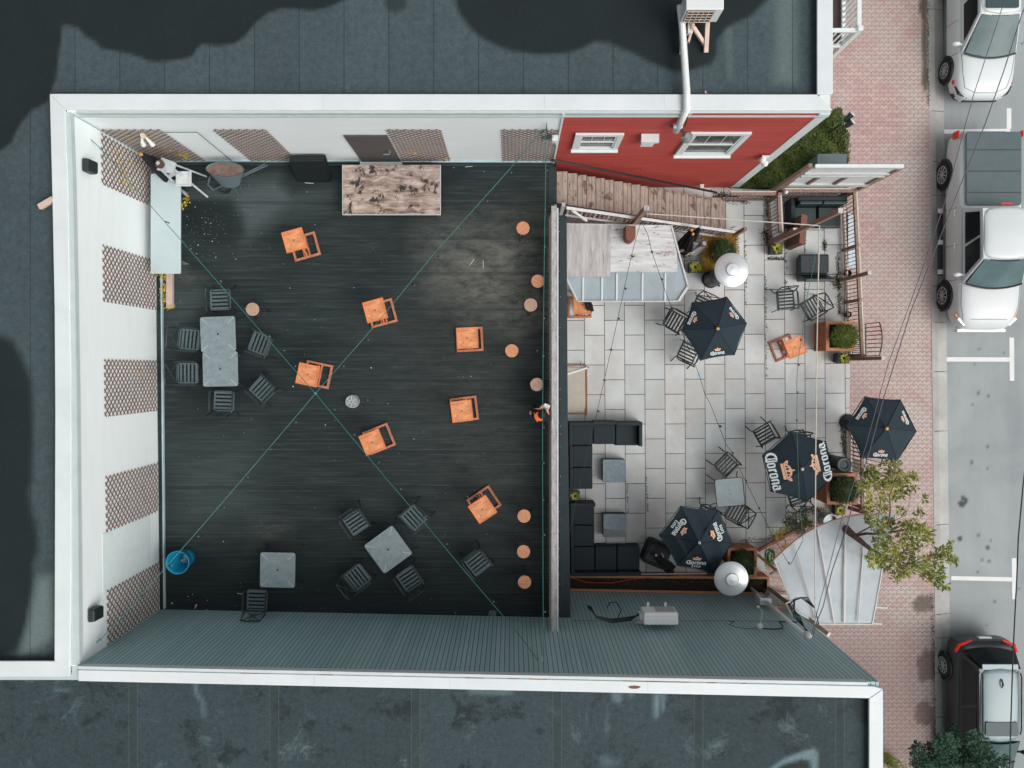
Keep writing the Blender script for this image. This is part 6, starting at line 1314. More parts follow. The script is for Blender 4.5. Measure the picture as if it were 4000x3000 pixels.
def car(name, label, X_, Yc, paint, roofm, d):
    t = thing(name, label, 'car' if name != 'pickup_truck' else 'pickup truck', (X_, Yc, Z_R), rz=math.pi, group=None)
    w_ = d['w']; b = subs(loft(MB(), [bodysec(y, ww_, zb, zs_, zt_, cr) for y, ww_, zb, zs_, zt_, cr in d['body']]).build('body', d.get('bodymat', paint), t))
    # cabin: base and roof outlines
    zb, zt_ = d['belt'], d['roof']; yb0, yb1, yr0, yr1 = d['cb0'], d['cb1'], d['cr0'], d['cr1']; wb, wr = w_*.88, d['wr']
    g = MB(); g.add([(-wb,yb0,zb-.03),(wb,yb0,zb-.03),(wb,yb1,zb-.03),(-wb,yb1,zb-.03),(-wr,yr0,zt_),(wr,yr0,zt_),(wr*.97,yr1,zt_),(-wr*.97,yr1,zt_)], [(3,2,1,0),(4,5,6,7),(0,1,5,4),(1,2,6,5),(2,3,7,6),(3,0,4,7)]); g.build('cabin', paint if not d.get('dark') else M['car_black'], t)
    H_ = zt_-zb
    for s2 in (-1, 1):
        for fa, fb in d.get('panes', ((.06, .50), (.54, .93))):
            w_b = MB(); pp = []
            for fz, f0_, f1_ in ((.10, fa, fb), (.86, fa, fb)):
                ya0, ya1 = yb0+(yr0-yb0)*fz, yb1+(yr1-yb1)*fz; xx2 = wb+(wr*.985-wb)*fz
                for f_ in (f0_, f1_): pp.append((s2*(xx2+.012), ya0+(ya1-ya0)*f_, zb+H_*fz))
            w_b.add([pp[0], pp[1], pp[3], pp[2]], [(0,1,2,3)] if s2 > 0 else [(3,2,1,0)]); w_b.build('side_window', M['glass_dark'], t)
    s_ = MB(); n_ = 8
    def curve(xh, y, z, bow): return [(-xh+2*xh*k/n_, y+bow*(1-((2*k/n_)-1)**2), z) for k in range(n_+1)]
    c0, c1 = curve(wb*.93, yb1+.02, zb+.02, .14), curve(wr*.90, yr1+.03, zt_-.0, .06)
    s_.add([(x, y+.012, z+.012) for x, y, z in c0+c1], [(k, k+1, k+n_+2, k+n_+1) for k in range(n_)]); 
    s_.add([(x, y-.03, z-.03) for x, y, z in c0+c1], [(k+n_+1, k+n_+2, k+1, k) for k in range(n_)]); s_.build('windscreen', M['glass_screen'], t, smooth=True); MB().tube([(x, y+.03, z+.012) for x, y, z in c0], .028, 6).build('cowl', M['black'], t)
    if not d.get('bed'):
        r_ = MB(); c0, c1 = curve(wb*.88, yb0-.02, zb+.05, -.10), curve(wr*.86, yr0-.02, zt_, -.05); r_.add([(x, y-.01, z+.01) for x, y, z in c0+c1], [(k, k+n_+1, k+n_+2, k+1) for k in range(n_)]); r_.build('rear_window', M['glass_screen'] if not d.get('dark') else M['glass_dark'], t, smooth=True)
    ro = MB(); secs = []
    for k in range(7):
        f_ = k/6; y = yr0-.04+(yr1-yr0+.08)*f_; w2 = wr*(1.0 if 0 < k < 6 else .96); zz = zt_+.05*math.sin(math.pi*min(max(f_, .06), .94)); bow = (.06 if k == 6 else (-.05 if k == 0 else 0))
        secs.append([(w2*1.02, y, zt_-.04), (w2*.98, y, zz-.0), (w2*.6, y+bow*.7, zz+.03), (0, y+bow, zz+.04), (-w2*.6, y+bow*.7, zz+.03), (-w2*.98, y, zz), (-w2*1.02, y, zt_-.04), (0, y, zt_-.05)])
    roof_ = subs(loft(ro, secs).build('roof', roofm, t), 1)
    if d.get('sunroof'):
        a_, b_ = d['sunroof']; MB().prism([(x_*.46, (a_+b_)/2+y_*(b_-a_)) for x_, y_ in [(q_[0]*2, q_[1]) for q_ in rsq(.5, .06, 4)]], zt_+.06, zt_+.092).build('sunroof', M['sunroof_glass'], t)
    for s2 in (-1, 1):
        if d.get('rails'): MB().tube([(s2*wr*.93, yr0+.1, zt_+.05), (s2*wr*.93, yr0+.2, zt_+.10), (s2*wr*.92, yr1-.35, zt_+.10), (s2*wr*.92, yr1-.2, zt_+.05)], .018, 6).build('roof_rail', M['car_black'], t)
        mr = MB(); ym = yb1-.22; mr.sphere((s2*(w_+.12), ym, zb+.06), .13, .07, .09, 12, 8); mr.bar((s2*(w_*.9), ym, zb), (s2*(w_+.06), ym, zb+.03), .05, .04); mr.build('wing_mirror', paint, t, smooth=True)
        for yw_ in d['wheels']:
            r_ = d['wr_']; wl = thing_part('wheel', t); xo = s2*(w_-.005)
            ty = MB(); vs = []; fs = []; nn_ = 36; prof = [(r_*.64, .0), (r_*.9, .012), (r_, -.03), (r_, -.20), (r_*.9, -.235)]
            for rr, dx in prof:
                for k in range(nn_): a = 2*math.pi*k/nn_; vs.append((xo+s2*(.035+dx), yw_+rr*math.cos(a), r_+rr*math.sin(a)))
            for i in range(len(prof)-1):
                for k in range(nn_): fs.append((i*nn_+k, i*nn_+(k+1) % nn_, (i+1)*nn_+(k+1) % nn_, (i+1)*nn_+k))
            ty.add(vs, fs); ty.build('tyre', M['tyre'], wl, smooth=True)
            rm = MB(); cx_ = xo+s2*.03
            for k in range(10): a = 2*math.pi*k/10; rm.bar((cx_, yw_+.05*math.cos(a), r_+.05*math.sin(a)), (cx_+s2*.008, yw_+r_*.63*math.cos(a), r_+r_*.63*math.sin(a)), .035, .02, up=(1,0,0))
            ring = [(cx_, yw_+r_*.64*math.cos(2*math.pi*k/24), r_+r_*.64*math.sin(2*math.pi*k/24)) for k in range(25)]; rm.tube(ring, .016, 6, cap=False); rm.sphere((cx_, yw_, r_), .03, .055, .055, 10, 6); rm.build('rim', M['chrome'], wl)
            bk = MB(); vs = [(cx_-s2*.06, yw_+r_*.63*math.cos(2*math.pi*k/24), r_+r_*.63*math.sin(2*math.pi*k/24)) for k in range(24)]; bk.add(vs, [tuple(range(24))]); bk.build('brake_disc', M['black'], wl)
            ar = MB(); arc = [(xo+s2*.0, yw_+(r_+.055)*math.cos(R(q_)), r_+(r_+.055)*math.sin(R(q_))) for q_ in range(-14, 195, 11)]; ar.tube(arc, .038, 6); ar.build('wheel_arch', M['plastic_black'], t)
            wh = MB(); vs = [(xo+s2*.004, yw_+(r_+.04)*math.cos(2*math.pi*k/28), r_+(r_+.04)*math.sin(2*math.pi*k/28)) for k in range(28)]; wh.add(vs, [tuple(range(28))]); wh.build('wheel_well', M['shirt'], t)
    return t
def thing_part(name, parent):
    o = bpy.data.objects.new(name, None); col.objects.link(o); o.parent = parent; o.empty_display_size = .1; return o
M['sunroof_glass'] = plain('sunroof_glass', C(70, 86, 90), .25, .05, 2, spec=.15)
# local frame: +y is the car's front, the cars face south
def Lc(t_, px, py, z):   # photo pixel -> car local
    v = W(px, py, z+Z_R); return (-(v.x-t_.location.x), -(v.y-t_.location.y), z)
# 1 white SUV at the top
d = dict(w=.91, wr=.60, belt=1.08, roof=1.62, cb0=-1.9, cb1=1.02, cr0=-1.55, cr1=.10, wheels=(-1.36, 1.30), wr_=.35, sunroof=(-.55, .0), rails=False,
    body=[(-2.28,.74,.35,.75,.95,.02),(-2.2,.86,.25,.85,1.05,.02),(-1.6,.91,.22,.85,1.08,.02),(0,.91,.22,.85,1.07,.02),(1.0,.91,.22,.84,1.06,.04),(1.6,.90,.24,.82,.98,.05),(2.02,.84,.28,.74,.88,.05),(2.24,.66,.32,.62,.76,.03),(2.30,.5,.36,.56,.66,.02)])
t1 = car('parked_car', 'white crossover parked at the kerb at the top, cut by the frame', 14.08, 10.34, M['car_white'], M['car_white'], d); tag(t1, group='cars parked along the kerb')
for s2 in (-1, 1):
    MB().tube([(s2*.84, 1.92, .76), (s2*.72, 2.12, .74), (s2*.45, 2.24, .70)], [.02, .045, .03], 8).build('headlight', M['glass_dark'], t1); MB().bar((s2*.87, 1.72, .70), (s2*.87, 1.84, .72), .03, .08).build('side_marker', M['red_lamp'] if s2 > 0 else M['red_lamp'], t1); MB().add([(s2*.84, 2.04, .45), (s2*.70, 2.20, .42), (s2*.60, 2.26, .50), (s2*.80, 2.08, .60)], [(0,1,2,3)]).build('fog_lamp_recess', M['black'], t1)
MB().bar((-.5, 2.29, .55), (.5, 2.29, .55), .03, .12).build('grille', M['black'], t1); MB().tube([(.5, 1.16, 1.12), (.05, 1.1, 1.13)], .008, 5).tube([(-.1, 1.14, 1.12), (-.5, 1.05, 1.14)], .008, 5).build('wiper', M['black'], t1)
# 2 pickup truck
d = dict(w=.99, wr=.66, belt=1.28, roof=1.86, cb0=-.62, cb1=1.55, cr0=-.50, cr1=.92, wheels=(-1.80, 1.86), wr_=.40, bed=True, pil=(.5,), bodymat=M['car_silver'],
    body=[(-2.93,.80,.42,.80,1.05,0),(-2.88,.94,.38,1.0,1.22,.0),(-2.2,.985,.34,1.0,1.26,.0),(-.7,.985,.32,1.0,1.26,.0),(.4,.985,.32,1.0,1.24,.02),(1.6,.985,.32,1.0,1.20,.05),(2.2,.97,.34,.98,1.14,.06),(2.62,.90,.38,.88,1.06,.05),(2.86,.72,.42,.74,.92,.03),(2.93,.5,.46,.68,.84,.02)])
t2 = car('pickup_truck', 'pearl white pickup truck with a dark bed cover parked at the kerb', 14.07, 4.06, M['car_silver'], M['car_white'], d); tag(t2, group='cars parked along the kerb')
cov = MB(); cov.prism([(a*1.62, -1.77+b*2.16) for a, b in rsq(.5, .05, 4)], 1.255, 1.31); cov.build('bed_cover', M['dark_grey'], t2, bevel=.02)
for k in range(3): MB().b2(-.78, .78, -2.32+.62*k, -2.30+.62*k, 1.311, 1.316).build('cover_seam', M['black'], t2)
for s2 in (-1, 1):
    MB().b2(s2*.945-.022, s2*.945+.022, -2.93, -2.74, .86, 1.17).build('tail_light', M['red_lamp'], t2, bevel=.01); MB().bar((s2*.86, 2.58, .94), (s2*.66, 2.78, .90), .07, .10).build('headlight', M['alu'], t2); MB().bar((s2*.92, 2.46, .93), (s2*.87, 2.56, .93), .045, .07).build('indicator', M['amber'], t2)
    MB().b2(s2*1.06-.07, s2*1.06+.07, -.75, 1.25, .36, .40).build('running_board', M['black'], t2)
    for yy in (-.7, .25, 1.15): MB().b2(s2*1.06-.072, s2*1.06+.072, yy-.08, yy+.06, .361, .405).build('step_plate', M['alu'], t2)
    for yy in (-.42, .56): MB().tube([(s2*1.0, yy, 1.06), (s2*1.03, yy-.08, 1.07), (s2*1.0, yy-.2, 1.06)], .016, 6).build('door_handle', M['white_metal'], t2)
MB().bar((-.16, -.62, 1.90), (.16, -.62, 1.90), .05, .03).build('brake_light', M['red_lamp'], t2); MB().bar((-.72, 2.93, .6), (.72, 2.93, .6), .09, .2).build('bumper', M['alu'], t2); MB().bar((-.75, -2.98, .58), (.75, -2.98, .58), .14, .18).build('bumper', M['chrome'], t2)
MB().tube([(.6, 1.68, 1.30), (.1, 1.62, 1.31)], .008, 5).tube([(0, 1.66, 1.30), (-.5, 1.58, 1.32)], .008, 5).build('wiper', M['black'], t2)
# 3 dark crossover at the bottom
d = dict(w=.93, wr=.60, belt=1.06, roof=1.62, cb0=-2.02, cb1=1.15, cr0=-1.72, cr1=.35, wheels=(-1.36, 1.34), wr_=.36, dark=True, rails=True, sunroof=(-.22, .18), pil=(.3, .62),
    body=[(-2.32,.70,.40,.72,.90,.0),(-2.24,.86,.30,.90,1.06,.0),(-1.7,.93,.24,.90,1.07,.0),(0,.93,.22,.88,1.06,.02),(1.1,.93,.22,.86,1.04,.04),(1.7,.91,.24,.82,.98,.05),(2.1,.84,.28,.74,.88,.04),(2.3,.6,.34,.6,.74,.02)])
t3 = car('parked_car', 'black crossover with sky reflection painted grey on its roof parked at the bottom', 14.05, -10.38, M['car_black'], M['car_roof'], d); tag(t3, group='cars parked along the kerb')
for s2 in (-1, 1): MB().tube([(s2*.90, -1.98, .95), (s2*.82, -2.18, .98), (s2*.45, -2.33, 1.0)], [.05, .05, .03], 8).build('tail_light', M['red_lamp'], t3); MB().bar((s2*.80, 2.02, .80), (s2*.55, 2.22, .76), .05, .08).build('headlight', M['glass_dark'], t3)
MB().b2(-.26, .12, -2.36, -2.30, .70, .82).build('number_plate', M['white_metal'], t3, bevel=.006); MB().tube([(0, -1.45, 1.70), (0, -1.32, 1.76), (0, -1.2, 1.71)], [.02, .025, .01], 8).build('aerial_fin', M['black'], t3)
MB().b2(-.52, .52, -1.86, -1.70, 1.60, 1.64).build('spoiler', M['car_roof'], t3, bevel=.01)
def seams(t, w_, hood, doors, belt):
    bpy.context.view_layer.update(); dg = bpy.context.evaluated_depsgraph_get(); bd = [c for c in t.children if c.name.startswith('body')][0]
    bv = BVHTree.FromObject(bd, dg); mt = M['seam']
    def down(x, y): h = bv.ray_cast(Vector((x, y, 3)), Vector((0, 0, -1))); return h[0]
    def sidehit(s2, y, z): h = bv.ray_cast(Vector((s2*3, y, z)), Vector((-s2, 0, 0))); return h[0]
    for ln in hood:
        pts = []
        for (xa, ya), (xb, yb_) in zip(ln[:-1], ln[1:]):
            for k in range(6): f_ = k/6; h = down(xa+(xb-xa)*f_, ya+(yb_-ya)*f_); pts += [h] if h else []
        h = down(*ln[-1]); pts += [h] if h else []
        if len(pts) > 1: MB().tube(pts, .0075, 5).build('hood_seam', mt, t)
    for s2 in (-1, 1):
        for yd in doors:
            pts = [h for h in (sidehit(s2, yd, .4+(belt-.05-.4)*k/6) for k in range(7)) if h]
            if len(pts) > 1: MB().tube(pts, .008, 5).build('door_seam', mt, t)
M['seam'] = plain('panel_gap', C(70, 74, 76), .8)
seams(t1, .91, [[(-.78,1.05),(-.72,1.6),(-.62,2.0),(-.3,2.14),(.3,2.14),(.62,2.0),(.72,1.6),(.78,1.05)]], (-1.0, .02, .98), 1.08)
seams(t2, .99, [[(-.86,1.62),(-.84,2.2),(-.74,2.62),(.74,2.62),(.84,2.2),(.86,1.62)]], (-.68, .42, 1.45, -2.85), 1.22)
seams(t3, .93, [[(-.8,1.2),(-.74,1.7),(-.5,2.1),(.5,2.1),(.74,1.7),(.8,1.2)], [(-.78,-2.05),(0,-2.12),(.78,-2.05)]], (-1.1, -.1, 1.0), 1.04)
# ------------------------------------------------------------------ plastic canopy in the southeast
pts = [(3023,2187,2.40),(3062,2150,2.45),(3105,2113,2.50),(3150,2082,2.54),(3194,2058,2.58),(3245,2037,2.60),(3300,2021,2.62),(3345,2012,2.62),(3395,2005,2.62),(3498,2008,2.62),(3445,2215,2.55),(3441,2250,2.52),(3407,2438,2.35),(3194,2437,2.35),(3100,2384,2.36),(3054,2258,2.38)]
t = thing('plastic_canopy', 'fan-shaped canopy of milky plastic sheet on timber rafters pierced by a tree', 'canopy', (9.3, -6, 0), world=True)
P3 = [W(a, b, z) for a, b, z in pts]; n = len(P3); cc = sum(P3, Vector())/n; cc.z -= .01; mb = MB(); rings_ = 6; vs = [cc]
for r_ in range(1, rings_+1):
    for p_ in P3: q = cc.lerp(p_, r_/rings_); q.z -= .006*math.sin(3.1*r_+q.x*3)*(1 if r_ < rings_ else 0); vs.append(q)
fs = [(0, 1+k, 1+(k+1) % n) for k in range(n)]+[(1+(r_-1)*n+k, 1+r_*n+k, 1+r_*n+(k+1) % n, 1+(r_-1)*n+(k+1) % n) for r_ in range(1, rings_) for k in range(n)]
mb.add(vs, fs); mb.build('plastic_sheet', M['poly'], t, smooth=True)
M['rafter_pale'] = plain('pale_rafter', C(204, 200, 197), .7, .08, 5)
fr = MB(); 
for k in range(9): fr.bar(P3[k], P3[k+1], .035, .07) if k < 8 else None
fr.build('curved_edge', plain('pinkish_timber', C(186, 160, 148), .8, .12, 6), t); fr = MB()
for k in list(range(8, 16)): fr.bar(P3[k]+Vector((0,0,.003)), P3[(k+1) % 16]+Vector((0,0,.003)), .03, .04)
fr.build('edge_batten', M['white_wood'], t)
for a_, b_, w_, mt in (((3194,2068),(3260,2434),.045,'w'), ((3302,2074),(3298,2434),.06,'w'), ((3375,2100),(3352,2434),.035,'w'), ((3105,2128),(3186,2420),.03,'p'), ((3040,2200),(3100,2380),.02,'p')):
    MB().bar(W(*a_, 2.62), W(*b_, 2.42), w_*.8, .03).build('rafter', M['rafter_pale'] if mt == 'w' else plain('faint_rafter', C(176, 172, 178), .7), t)
for q in (P3[10], P3[12]+Vector((-.1, .1, 0)), W(3330, 2400, 2.35), W(3300, 2180, 2.5)): MB().b2(q.x-.04, q.x+.04, q.y-.04, q.y+.04, 0, q.z-.04).build('post', M['brown_wood'], t)
mb = MB(); hc = W(3322, 2050, 2.66); o = None
def beam(label, a_, b_, w_, h_, mat, cap=None):
    mb = MB().bar(a_, b_, w_, h_); o = mb.build('timber_beam', M[mat] if isinstance(mat, str) else mat, bevel=.005); centre((Vector(a_)+Vector(b_))/2, o); tag(o, label, 'beam')
    if cap is not None: c_ = MB(); d_ = (Vector(b_)-Vector(a_)).normalized(); c_.bar(Vector(b_)-o.location, Vector(b_)+d_*.015-o.location, w_+.004, h_+.004); c = c_.build('end_face', M['cream_rail'], o)
    return o
beam('brown timber beam running diagonally along the ribbed siding with a pale sawn end', W(3002, 2298, 1.0), W(3236, 2478, 2.9), .11, .11, 'brown_wood', 1)
beam('timber stub pointing left beneath the plastic canopy', W(3093, 2371, 2.1), W(3033, 2371, 2.1), .07, .06, 'planter_rim', 1); beam('pale short timber end sticking out right of the plastic canopy', W(3420, 2372, 2.3), W(3467, 2374, 2.3), .05, .05, 'white_wood')
beam('pale timber end at the lower right corner of the plastic canopy', W(3410, 2434, 2.3), W(3444, 2437, 2.3), .06, .05, 'cream_rail'); beam('brown beam leading from the cedar planter to the plastic canopy', W(2958, 2166, .9), W(3032, 2228, 1.2), .08, .08, 'planter_rim')
beam('short pale-ended beam below the green hose', W(3052, 2222, 1.3), W(3008, 2243, 1.3), .07, .07, 'cream_rail'); beam('long thin timber edging running from the planter to the shrub', W(2960, 2150, .1), W(3170, 2040, .1), .09, .1, 'terracotta')
beam('brown beam at the fence end by the top of the plastic canopy', W(3312, 1982, 1.2), W(3386, 2004, 1.5), .11, .09, 'dark_brown')
mb = MB(); mb.bar(W(2200, 2246, .55), W(2760, 2240, .55), .03, .02); o = mb.build('metal_strip', M['steel']); centre(W(2600, 2242, .5), o); tag(o, 'thin silver strip along the front of the cedar trough', 'strip')
# step grill under the beam
t = thing('wooden_pallet', 'dark slatted pallet between the beam and the plastic canopy', 'pallet', W(3070, 2330, .1), world=True)
for k in range(5): MB().bar(W(3018+k*6, 2306+k*17, .12), W(3068+k*8, 2312+k*17, .12), .05, .03).build('slat', M['cream_rail'] if k % 2 else M['dark_brown'], t)
mb = MB(); rg = random.Random(4)
for k in range(9):
    c0 = W(3008+rg.uniform(-8, 8), 2178+rg.uniform(-12, 14), .3+.02*k); mb.tube([(c0.x+(.09+.02*rg.random())*math.cos(R(q)), c0.y+(.19+.03*rg.random())*math.sin(R(q)), c0.z+.02*math.sin(R(q*2))) for q in range(0, 361, 24)], .012, 5, cap=False)
o = mb.build('garden_hose', M['hose']); centre(W(3008, 2178, .2), o); tag(o, 'coiled bright green garden hose by the plastic canopy', 'hose')
mb = MB(); mb.tube([W(3010, 2250, .4), W(3040, 2262, .3), W(3065, 2262, .3)], .008, 5); mb.tube([W(2965, 2238, .7), W(2985, 2234, .7), W(3000, 2245, .6)], .008, 5); o = mb.build('red_cord', M['redcord']); centre(W(3030, 2255, .3), o); tag(o, 'thin red cord by the end of the cedar trough', 'cord')
v = W(3245, 2038, .5); o = MB().lathe(v.x, v.y, [(.2, .0), (.22, .5), (.21, .5), (.19, .3)], 28).build('metal_bucket', M['steel']); centre((v.x, v.y, 0), o); tag(o, 'round metal bucket half under the curved edge of the canopy', 'bucket')
# ------------------------------------------------------------------ trees and shrubs
rg = random.Random(31)
t = thing('street_tree', 'sparse green and yellow tree growing through the plastic canopy over the sidewalk', 'tree', (9.05, -4.45, 0), world=True)
cl = [(3390,1850,28),(3420,1880,32),(3375,1900,26),(3400,1950,26),(3392,1990,20),(3480,1828,28),(3500,1868,36),(3522,1908,36),(3550,1862,22),(3575,1862,14),(3472,1890,22),(3442,1905,20),(3492,1935,18),(3446,1990,20),(3450,1950,15),(3611,1946,11),(3574,1906,6),(3415,1835,18),(3500,1815,14),
 (3400,2030,22),(3430,2052,28),(3470,2042,22),(3520,1996,14),(3590,2004,15),(3500,2062,28),(3560,2055,30),(3600,2072,28),(3540,2110,30),(3452,2112,30),(3482,2142,30),(3420,2162,30),(3412,2192,24),(3452,2206,25),(3502,2182,30),(3542,2160,30),(3582,2122,25),(3622,2084,25),(3628,2112,16),(3524,2232,24),(3562,2212,28),(3602,2202,28),(3642,2192,26),(3662,2162,22),(3690,2152,18),(3702,2178,22),(3724,2188,16),(3718,2130,10),(3622,2242,28),(3662,2232,28),(3664,2268,24),(3692,2288,14),(3500,2250,18),(3428,2122,20),(3440,2182,20)]
mb = MB()
for x, y, r_ in cl:
    z = 3.7+rg.uniform(-.35, .35); q = W(x, y, z); rr = r_*20.3/3050; mb.cloud(q, (rr, rr, rr*.55), int(12+r_*r_*.105), .11, .042, rg, .45, .1)
mb.build('crown', M['leaf_tree'], t)
tr_ = MB(); tk = [(10.1, -5.3, 0), (9.65, -4.9, 1.6), W(3306, 2066, 2.62), W(3316, 2076, 2.75), W(3335, 2092, 2.95), W(3400, 2145, 3.3)]; tr_.tube(tk, [.14, .12, .11, .10, .085, .05], 12); tr_.build('trunk', M['bark'], t, smooth=True)
def br_(pts, r0): 
    return [(Vector(p_) if not isinstance(p_, tuple) or len(p_) != 3 else W(p_[0], p_[1], p_[2])) for p_ in pts]
for chain, r0 in (([(3335,2092,2.95),(3385,2084,3.2),(3420,2086,3.4),(3470,2050,3.6),(3478,1990,3.7),(3475,1935,3.8),(3500,1870,3.9)],.04), ([(3335,2092,2.95),(3355,2082,3.1),(3395,2060,3.4),(3430,2030,3.6),(3440,1960,3.7),(3420,1890,3.8)],.025), ([(3400,2145,3.3),(3440,2165,3.5),(3530,2212,3.7),(3600,2238,3.7),(3660,2255,3.7)],.03), ([(3400,2145,3.3),(3390,2170,3.2),(3395,2220,3.1),(3404,2228,3.0)],.012), ([(3420,2086,3.4),(3500,2075,3.6),(3570,2060,3.7),(3610,2085,3.8)],.025), ([(3530,2212,3.7),(3600,2180,3.7),(3660,2165,3.8),(3715,2185,3.8)],.018), ([(3470,2050,3.6),(3540,2010,3.8),(3560,1930,3.8),(3612,1946,3.8)],.009), ([(3500,1870,3.9),(3550,1862,3.9)],.012), ([(3500,1870,3.9),(3480,1822,3.9)],.012)):
    q = [W(*c_) for c_ in chain]; MB().tube(q, [r0*(1-.75*i/(len(q)-1)) for i in range(len(q))], 7).build('branch', M['bark'], t, smooth=True)
t = thing('street_tree', 'dense dark green tree over the kerb at the bottom edge', 'tree', (12.75, -12.2, 0), world=True); mb = MB()
for x, y, r_ in [(3588,2962,36),(3640,2945,44),(3690,2905,40),(3742,2885,30),(3720,2932,48),(3780,2960,48),(3822,2905,42),(3842,2952,46),(3872,2982,40),(3922,2972,22),(3580,2925,22),(3650,2992,42),(3722,2842,14),(3728,2862,12),(3740,2985,56),(3692,2962,48),(3800,3000,50),(3600,3010,40),(3860,3030,50),(3700,3060,70),(3800,3080,70),(3805,2872,24)]:
    z = 3.2+rg.uniform(-.5, .4); q = W(x, y, z); rr = r_*20.8/3050; mb.cloud(q, (rr, rr, rr*.6), int(20+r_*r_*.15), .10, .042, rg, .4, .1)
mb.build('crown', M['leaf_dark'], t); MB().tube([(12.75, -12.2, 0), (12.6, -12.1, 2), (12.2, -11.8, 3.1)], [.13, .1, .04], 10).build('trunk', M['bark'], t, smooth=True); MB().tube([(12.6, -12.1, 1.9), (12.9, -11.4, 2.6), W(3735, 2900, 3.0)], [.06, .04, .012], 8).build('branch', M['bark'], t)
t = thing('low_bush', 'small bush with orange tips at the foot of the grey building\'s east side', 'bush', W(3490, 2995, 0), world=True); mb = MB()
for x, y, r_ in ((3480,2975,16),(3500,2992,22),(3525,3000,20),(3470,2995,20),(3470,2958,8)): q = W(x, y, .4); rr = r_*23.6/3050; mb.cloud(q, (rr, rr, .3), 120, .08, .03, rg, .4, .1)
mb.build('foliage', M['leaf_tree'], t); MB().tube([W(3490, 2995, 0), W(3490, 2995, .5)], .03, 6).build('stem', M['bark'], t)
v = W(3118, 2040, .35); t = thing('low_bush', 'loose green bush between the slabs and the plastic canopy', 'bush', (v.x, v.y, 0), world=True); mb = MB()
for x, y, r_ in ((3100,2020,24),(3130,2035,26),(3150,2055,20),(3110,2060,24),(3095,2040,20),(3125,2080,18),(3140,2010,14),(3075,2035,14),(3078,2046,10),(3138,1992,12),(3160,2040,18)): q = W(x, y, rg.uniform(.3, .6)); rr = r_*23.5/3050; mb.cloud(q, (rr, rr, .22), int(30+r_*r_*.12), .085, .022, rg, .35, .1)
mb.build('foliage', M['leaf_shrub'], t); MB().tube([(v.x, v.y, 0), (v.x, v.y, .5)], .03, 6).tube([W(3120, 2033, .5), W(3160, 2055, .7), W(3190, 2058, .8)], .012, 5).build('stem', M['bark'], t)
t = thing('low_bush', 'yellow-leaved twigs at the edge of the slabs under the black cable', 'bush', W(3035, 2088, 0), world=True); mb = MB()
for x, y, r_ in ((3025,2090,14),(3045,2082,12),(3035,2100,10),(3066,2062,8),(3072,2128,10),(3068,2140,8),(3055,2075,8)): q = W(x, y, rg.uniform(.3, .6)); rr = r_*23.5/3050; mb.cloud(q, (rr, rr, .15), 26, .08, .03, rg, .35, .1)
mb.build('foliage', M['ivy_yellow'], t); MB().tube([W(3035, 2088, 0), W(3060, 2090, .4), W(3070, 2130, .5)], .01, 5).build('stem', M['bark'], t)
o = MB().bar(W(3098, 2032, .7), W(3118, 2036, .95), .07, .06).build('timber_stub', M['brown_wood']); centre(W(3108, 2034, .6), o); tag(o, 'short timber stub with a bright end sticking out of the green bush', 'timber'); c_ = MB().bar(W(3116, 2036, .96)-o.location, W(3120, 2036, .98)-o.location, .072, .062).build('end_face', M['white'], o)
# ------------------------------------------------------------------ objects on the grey siding
x0, x1 = 3.38, 4.26; yf = -6.27
t = thing('heat_pump', 'beige heat pump bracketed to the grey ribbed siding', 'air conditioner', ((x0+x1)/2, -6.45, 3.4), world=True)
MB().b2(x0, x1, -6.58, yf, 3.45, 4.0).build('casing', plain('bright_white_casing', C(240, 244, 243), .4, .03, 3), t, bevel=.025)
g = MB()
for k in range(2): g.b2(x0+.04, x1-.04, -6.48+.11*k, -6.472+.11*k, 4.001, 4.004)
g.build('casing_rib', plain('rib_grey', C(212, 215, 213), .5), t)
MB().b2(x0+.34, x1-.05, yf+.001, yf+.012, 3.5, 3.95).build('front_grille', plain('beige_grille', C(186, 184, 178), .5, .1, 9), t); MB().b2(x0-.08, x0-.004, -6.5, -6.36, 3.55, 3.85).build('valve_cover', M['white_metal'], t)
for x in (x0+.2, x1-.22): MB().b2(x-.03, x+.03, -6.75, -6.18, 3.38, 3.44).b2(x-.03, x+.03, -6.20, -6.17, 3.38, 3.47).build('bracket', M['white_metal'], t)
MB().b2(x0-.12, x1+.12, -6.70, -6.64, 3.44, 3.50).build('rusty_rail', grain('rusty_white_rail', C(196, 150, 124), C(216, 196, 180), (2, 6, 6), .7, scale=4), t)
wy = lambda px, z: yB(WX(px, z))+.03
mb = MB()
for k in range(4):
    o_ = k*.03; mb.tube([(3.32, -6.42+o_*.6, 3.7), (3.1, -6.52-o_, 3.55), (2.6, -6.56-o_, 3.6), (2.2, -6.45-o_*.5, 3.7), (2.07, -6.33+o_, 3.62), (2.0, -6.28+o_*.5, 3.5)], .018, 6)
mb.tube([(2.75, -6.5, 3.7), (2.85, -6.3, 3.65), (2.75, -6.15, 3.5), (2.58, -6.15, 3.5), (2.5, -6.3, 3.45)], .014, 6)
o = mb.build('cable_bundle', M['black']); centre((2.5, -6.4, 3.4), o); tag(o, 'bundle of black cables hanging left of the beige heat pump', 'cable')
t = thing('service_mast', 'grey electrical service mast with meter box fixed to the ribbed siding', 'conduit', (7.2, -6.75, 2), world=True)
M['pale_grey_pipe'] = plain('pale_grey_pipe', C(206, 212, 212), .5, .06, 4); yq = -6.66; MB().tube([(7.24, yq+.0, .3), (7.24, yq, 1.55)], .045, 10).build('lower_conduit', M['pale_grey_pipe'], t); MB().b2(7.0, 7.34, yq-.03, yq+.16, 1.55, 1.95).build('meter_box', M['pale_grey_pipe'], t, bevel=.01); MB().lathe(7.24, yq+.26, [(.075, 1.62), (.075, 1.85)], 20).build('meter', M['plastic_black'], t)
